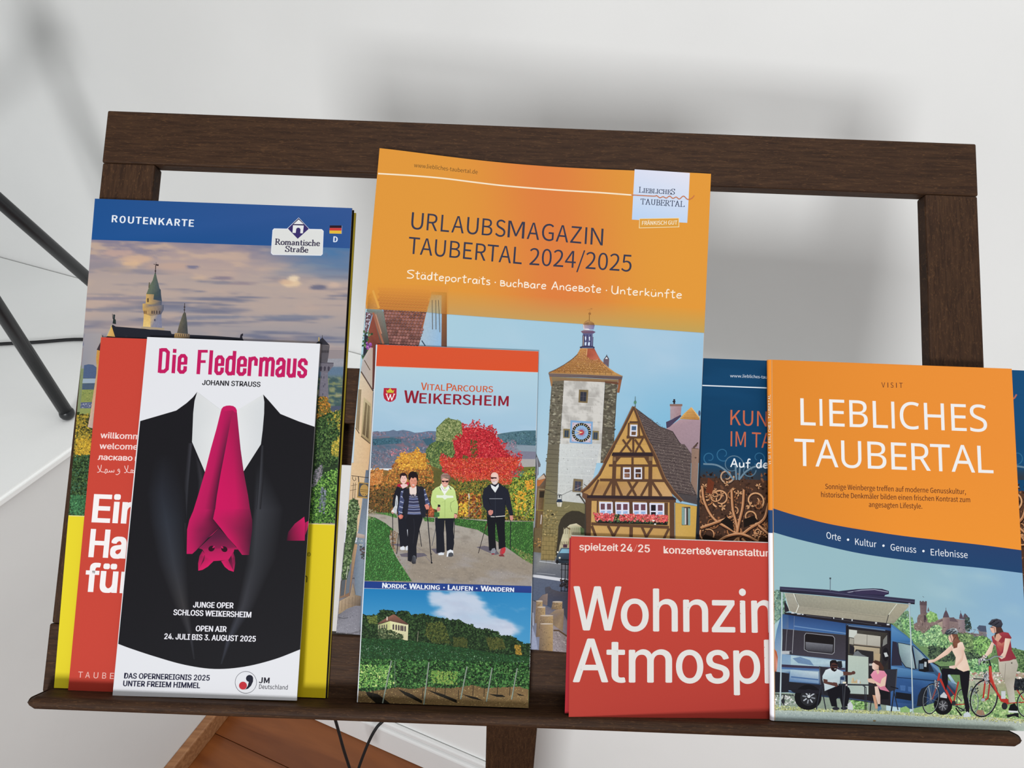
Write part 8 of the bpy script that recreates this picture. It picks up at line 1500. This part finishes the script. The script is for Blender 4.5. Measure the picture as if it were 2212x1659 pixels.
# ================================================================== BLACK TRIPOD ON THE LEDGE, CORDS
fa = hit_z(149, 905, LZ); fb = hit_z(330, 735, LZ); ap_d = rays(np.array(-354.), np.array(124.)); ap = CAM + ap_d * ((1.30 - CAM[2]) / ap_d[2])
tp = empty('tripod_lamp', fa, 'black metal tripod lamp legs standing on the white ledge at the left edge', 'lamp')
def leg(p, q, r=0.0095):
    p = np.array(p); q = np.array(q); bm = bmesh.new(); tube(bm, [p - fa, q - fa], r, 16); return obj('leg', bm, M_BLACK, tp, smooth=False)
def shade_smooth(o):
    for f in o.data.polygons: f.use_smooth = len(f.vertices) == 4
fc = wp(-0.05, -0.98, LZ)
for ft in (fa, fb, fc):
    top = ft + np.array([0, 0, 0.012]); o = leg(ap + (ap - top) * 0.02, top, 0.0090); shade_smooth(o)
    bm = bmesh.new(); bmesh.ops.create_uvsphere(bm, u_segments=16, v_segments=10, radius=0.0105)
    for v in bm.verts: v.co += Vector(ft - fa + np.array([0, 0, 0.0105]))
    obj('foot', bm, M_BLACK, tp, smooth=True)
bm = bmesh.new(); bmesh.ops.create_cone(bm, cap_ends=True, segments=24, radius1=0.045, radius2=0.03, depth=0.05)
for v in bm.verts: v.co += Vector(ap - fa + np.array([0, 0, 0.02]))
obj('hub', bm, M_BLACK, tp)
bm = bmesh.new(); bmesh.ops.create_cone(bm, cap_ends=False, segments=40, radius1=0.20, radius2=0.14, depth=0.26)
bmesh.ops.solidify(bm, geom=bm.faces[:], thickness=0.002)
for v in bm.verts: v.co += Vector(ap - fa + np.array([0, 0, 0.30]))
M_SHADE, _, _ = mat('linen_lamp_shade', (0.7, 0.68, 0.62), 0.8); obj('lamp_shade', bm, M_SHADE, tp, smooth=True)
bm = bmesh.new(); tube(bm, [Vector(ap - fa + np.array([0, 0, 0.04])), Vector(ap - fa + np.array([0, 0, 0.22]))], 0.008, 12); obj('stem', bm, M_BLACK, tp)
# cord lying on the ledge
pts = [hit_z(x, y, LZ + 0.0032) for x, y in ((-160, 752), (-60, 748), (0, 743), (80, 739), (175, 733), (260, 742), (340, 760), (400, 800))]
bm = bmesh.new(); tube(bm, [Vector(p - pts[0]) for p in spline(pts, 6)], 0.0028, 8)
o = obj('power_cord', bm, M_CORD, smooth=True); o.location = Vector(pts[0]); tag(o, 'thin black cord lying flat on the white ledge behind the tripod legs', 'cord')
# two cords hanging down behind the stand, meeting in a loop near the floor
NBp = wp(-0.012, 0, 0)
fl = hit_z(764, 1712, 0.004)
tA = hit_z(548, 950, LZ + 0.004); l0 = hit_z(725, 1557, 0.15)
d1 = CAM + rays(np.array(725.), np.array(1557.)) * 1.0
def on_ray(px, py, y_): d = rays(np.array(float(px)), np.array(float(py))); return CAM + d * ((y_ - CAM[1]) / d[1])
pa = [on_ray(560, 1010, 0.66), on_ray(650, 1300, 0.68), on_ray(725, 1557, 0.71), on_ray(742, 1618, 0.715), on_ray(755, 1659, 0.72), on_ray(764, 1700, 0.715)]
pb = [on_ray(766, 1690, 0.72), on_ray(775, 1659, 0.73), on_ray(795, 1606, 0.74), on_ray(812, 1574, 0.75), on_ray(828, 1557, 0.76), on_ray(868, 1520, 0.775), on_ray(930, 1440, 0.78)]
path = [p for p in pa] + [fl * 0 + on_ray(766, 1712, 0.715)] + pb[0:]
wq = hit_pl(972, 1385, wp(-0.005, 0, 0), NB); wq2 = wq * np.array([1, 1, 0]) + np.array([0, 0, LZ + 0.004]); wq3 = wq2 + NB * 0.04
pa = [tA + np.array([-0.02, 0.02, 0]), tA] + pa[1:]; pb = pb[:-1] + [wq, (wq + wq2) / 2, wq2 - NB * 0.008, wq2 + NB * 0.012, wq3]
ca = spline(pa[:-1] + [on_ray(763, 1690, 0.72), on_ray(768, 1692, 0.722)] + pb[1:], 6)
bm = bmesh.new(); tube(bm, [Vector(p - ca[0]) for p in ca], 0.0027, 8)
o = obj('hanging_cord', bm, M_CORD, smooth=True); o.location = Vector(ca[0]); tag(o, 'black cord hanging in a loop below the stand, in front of the wooden floor', 'cord')
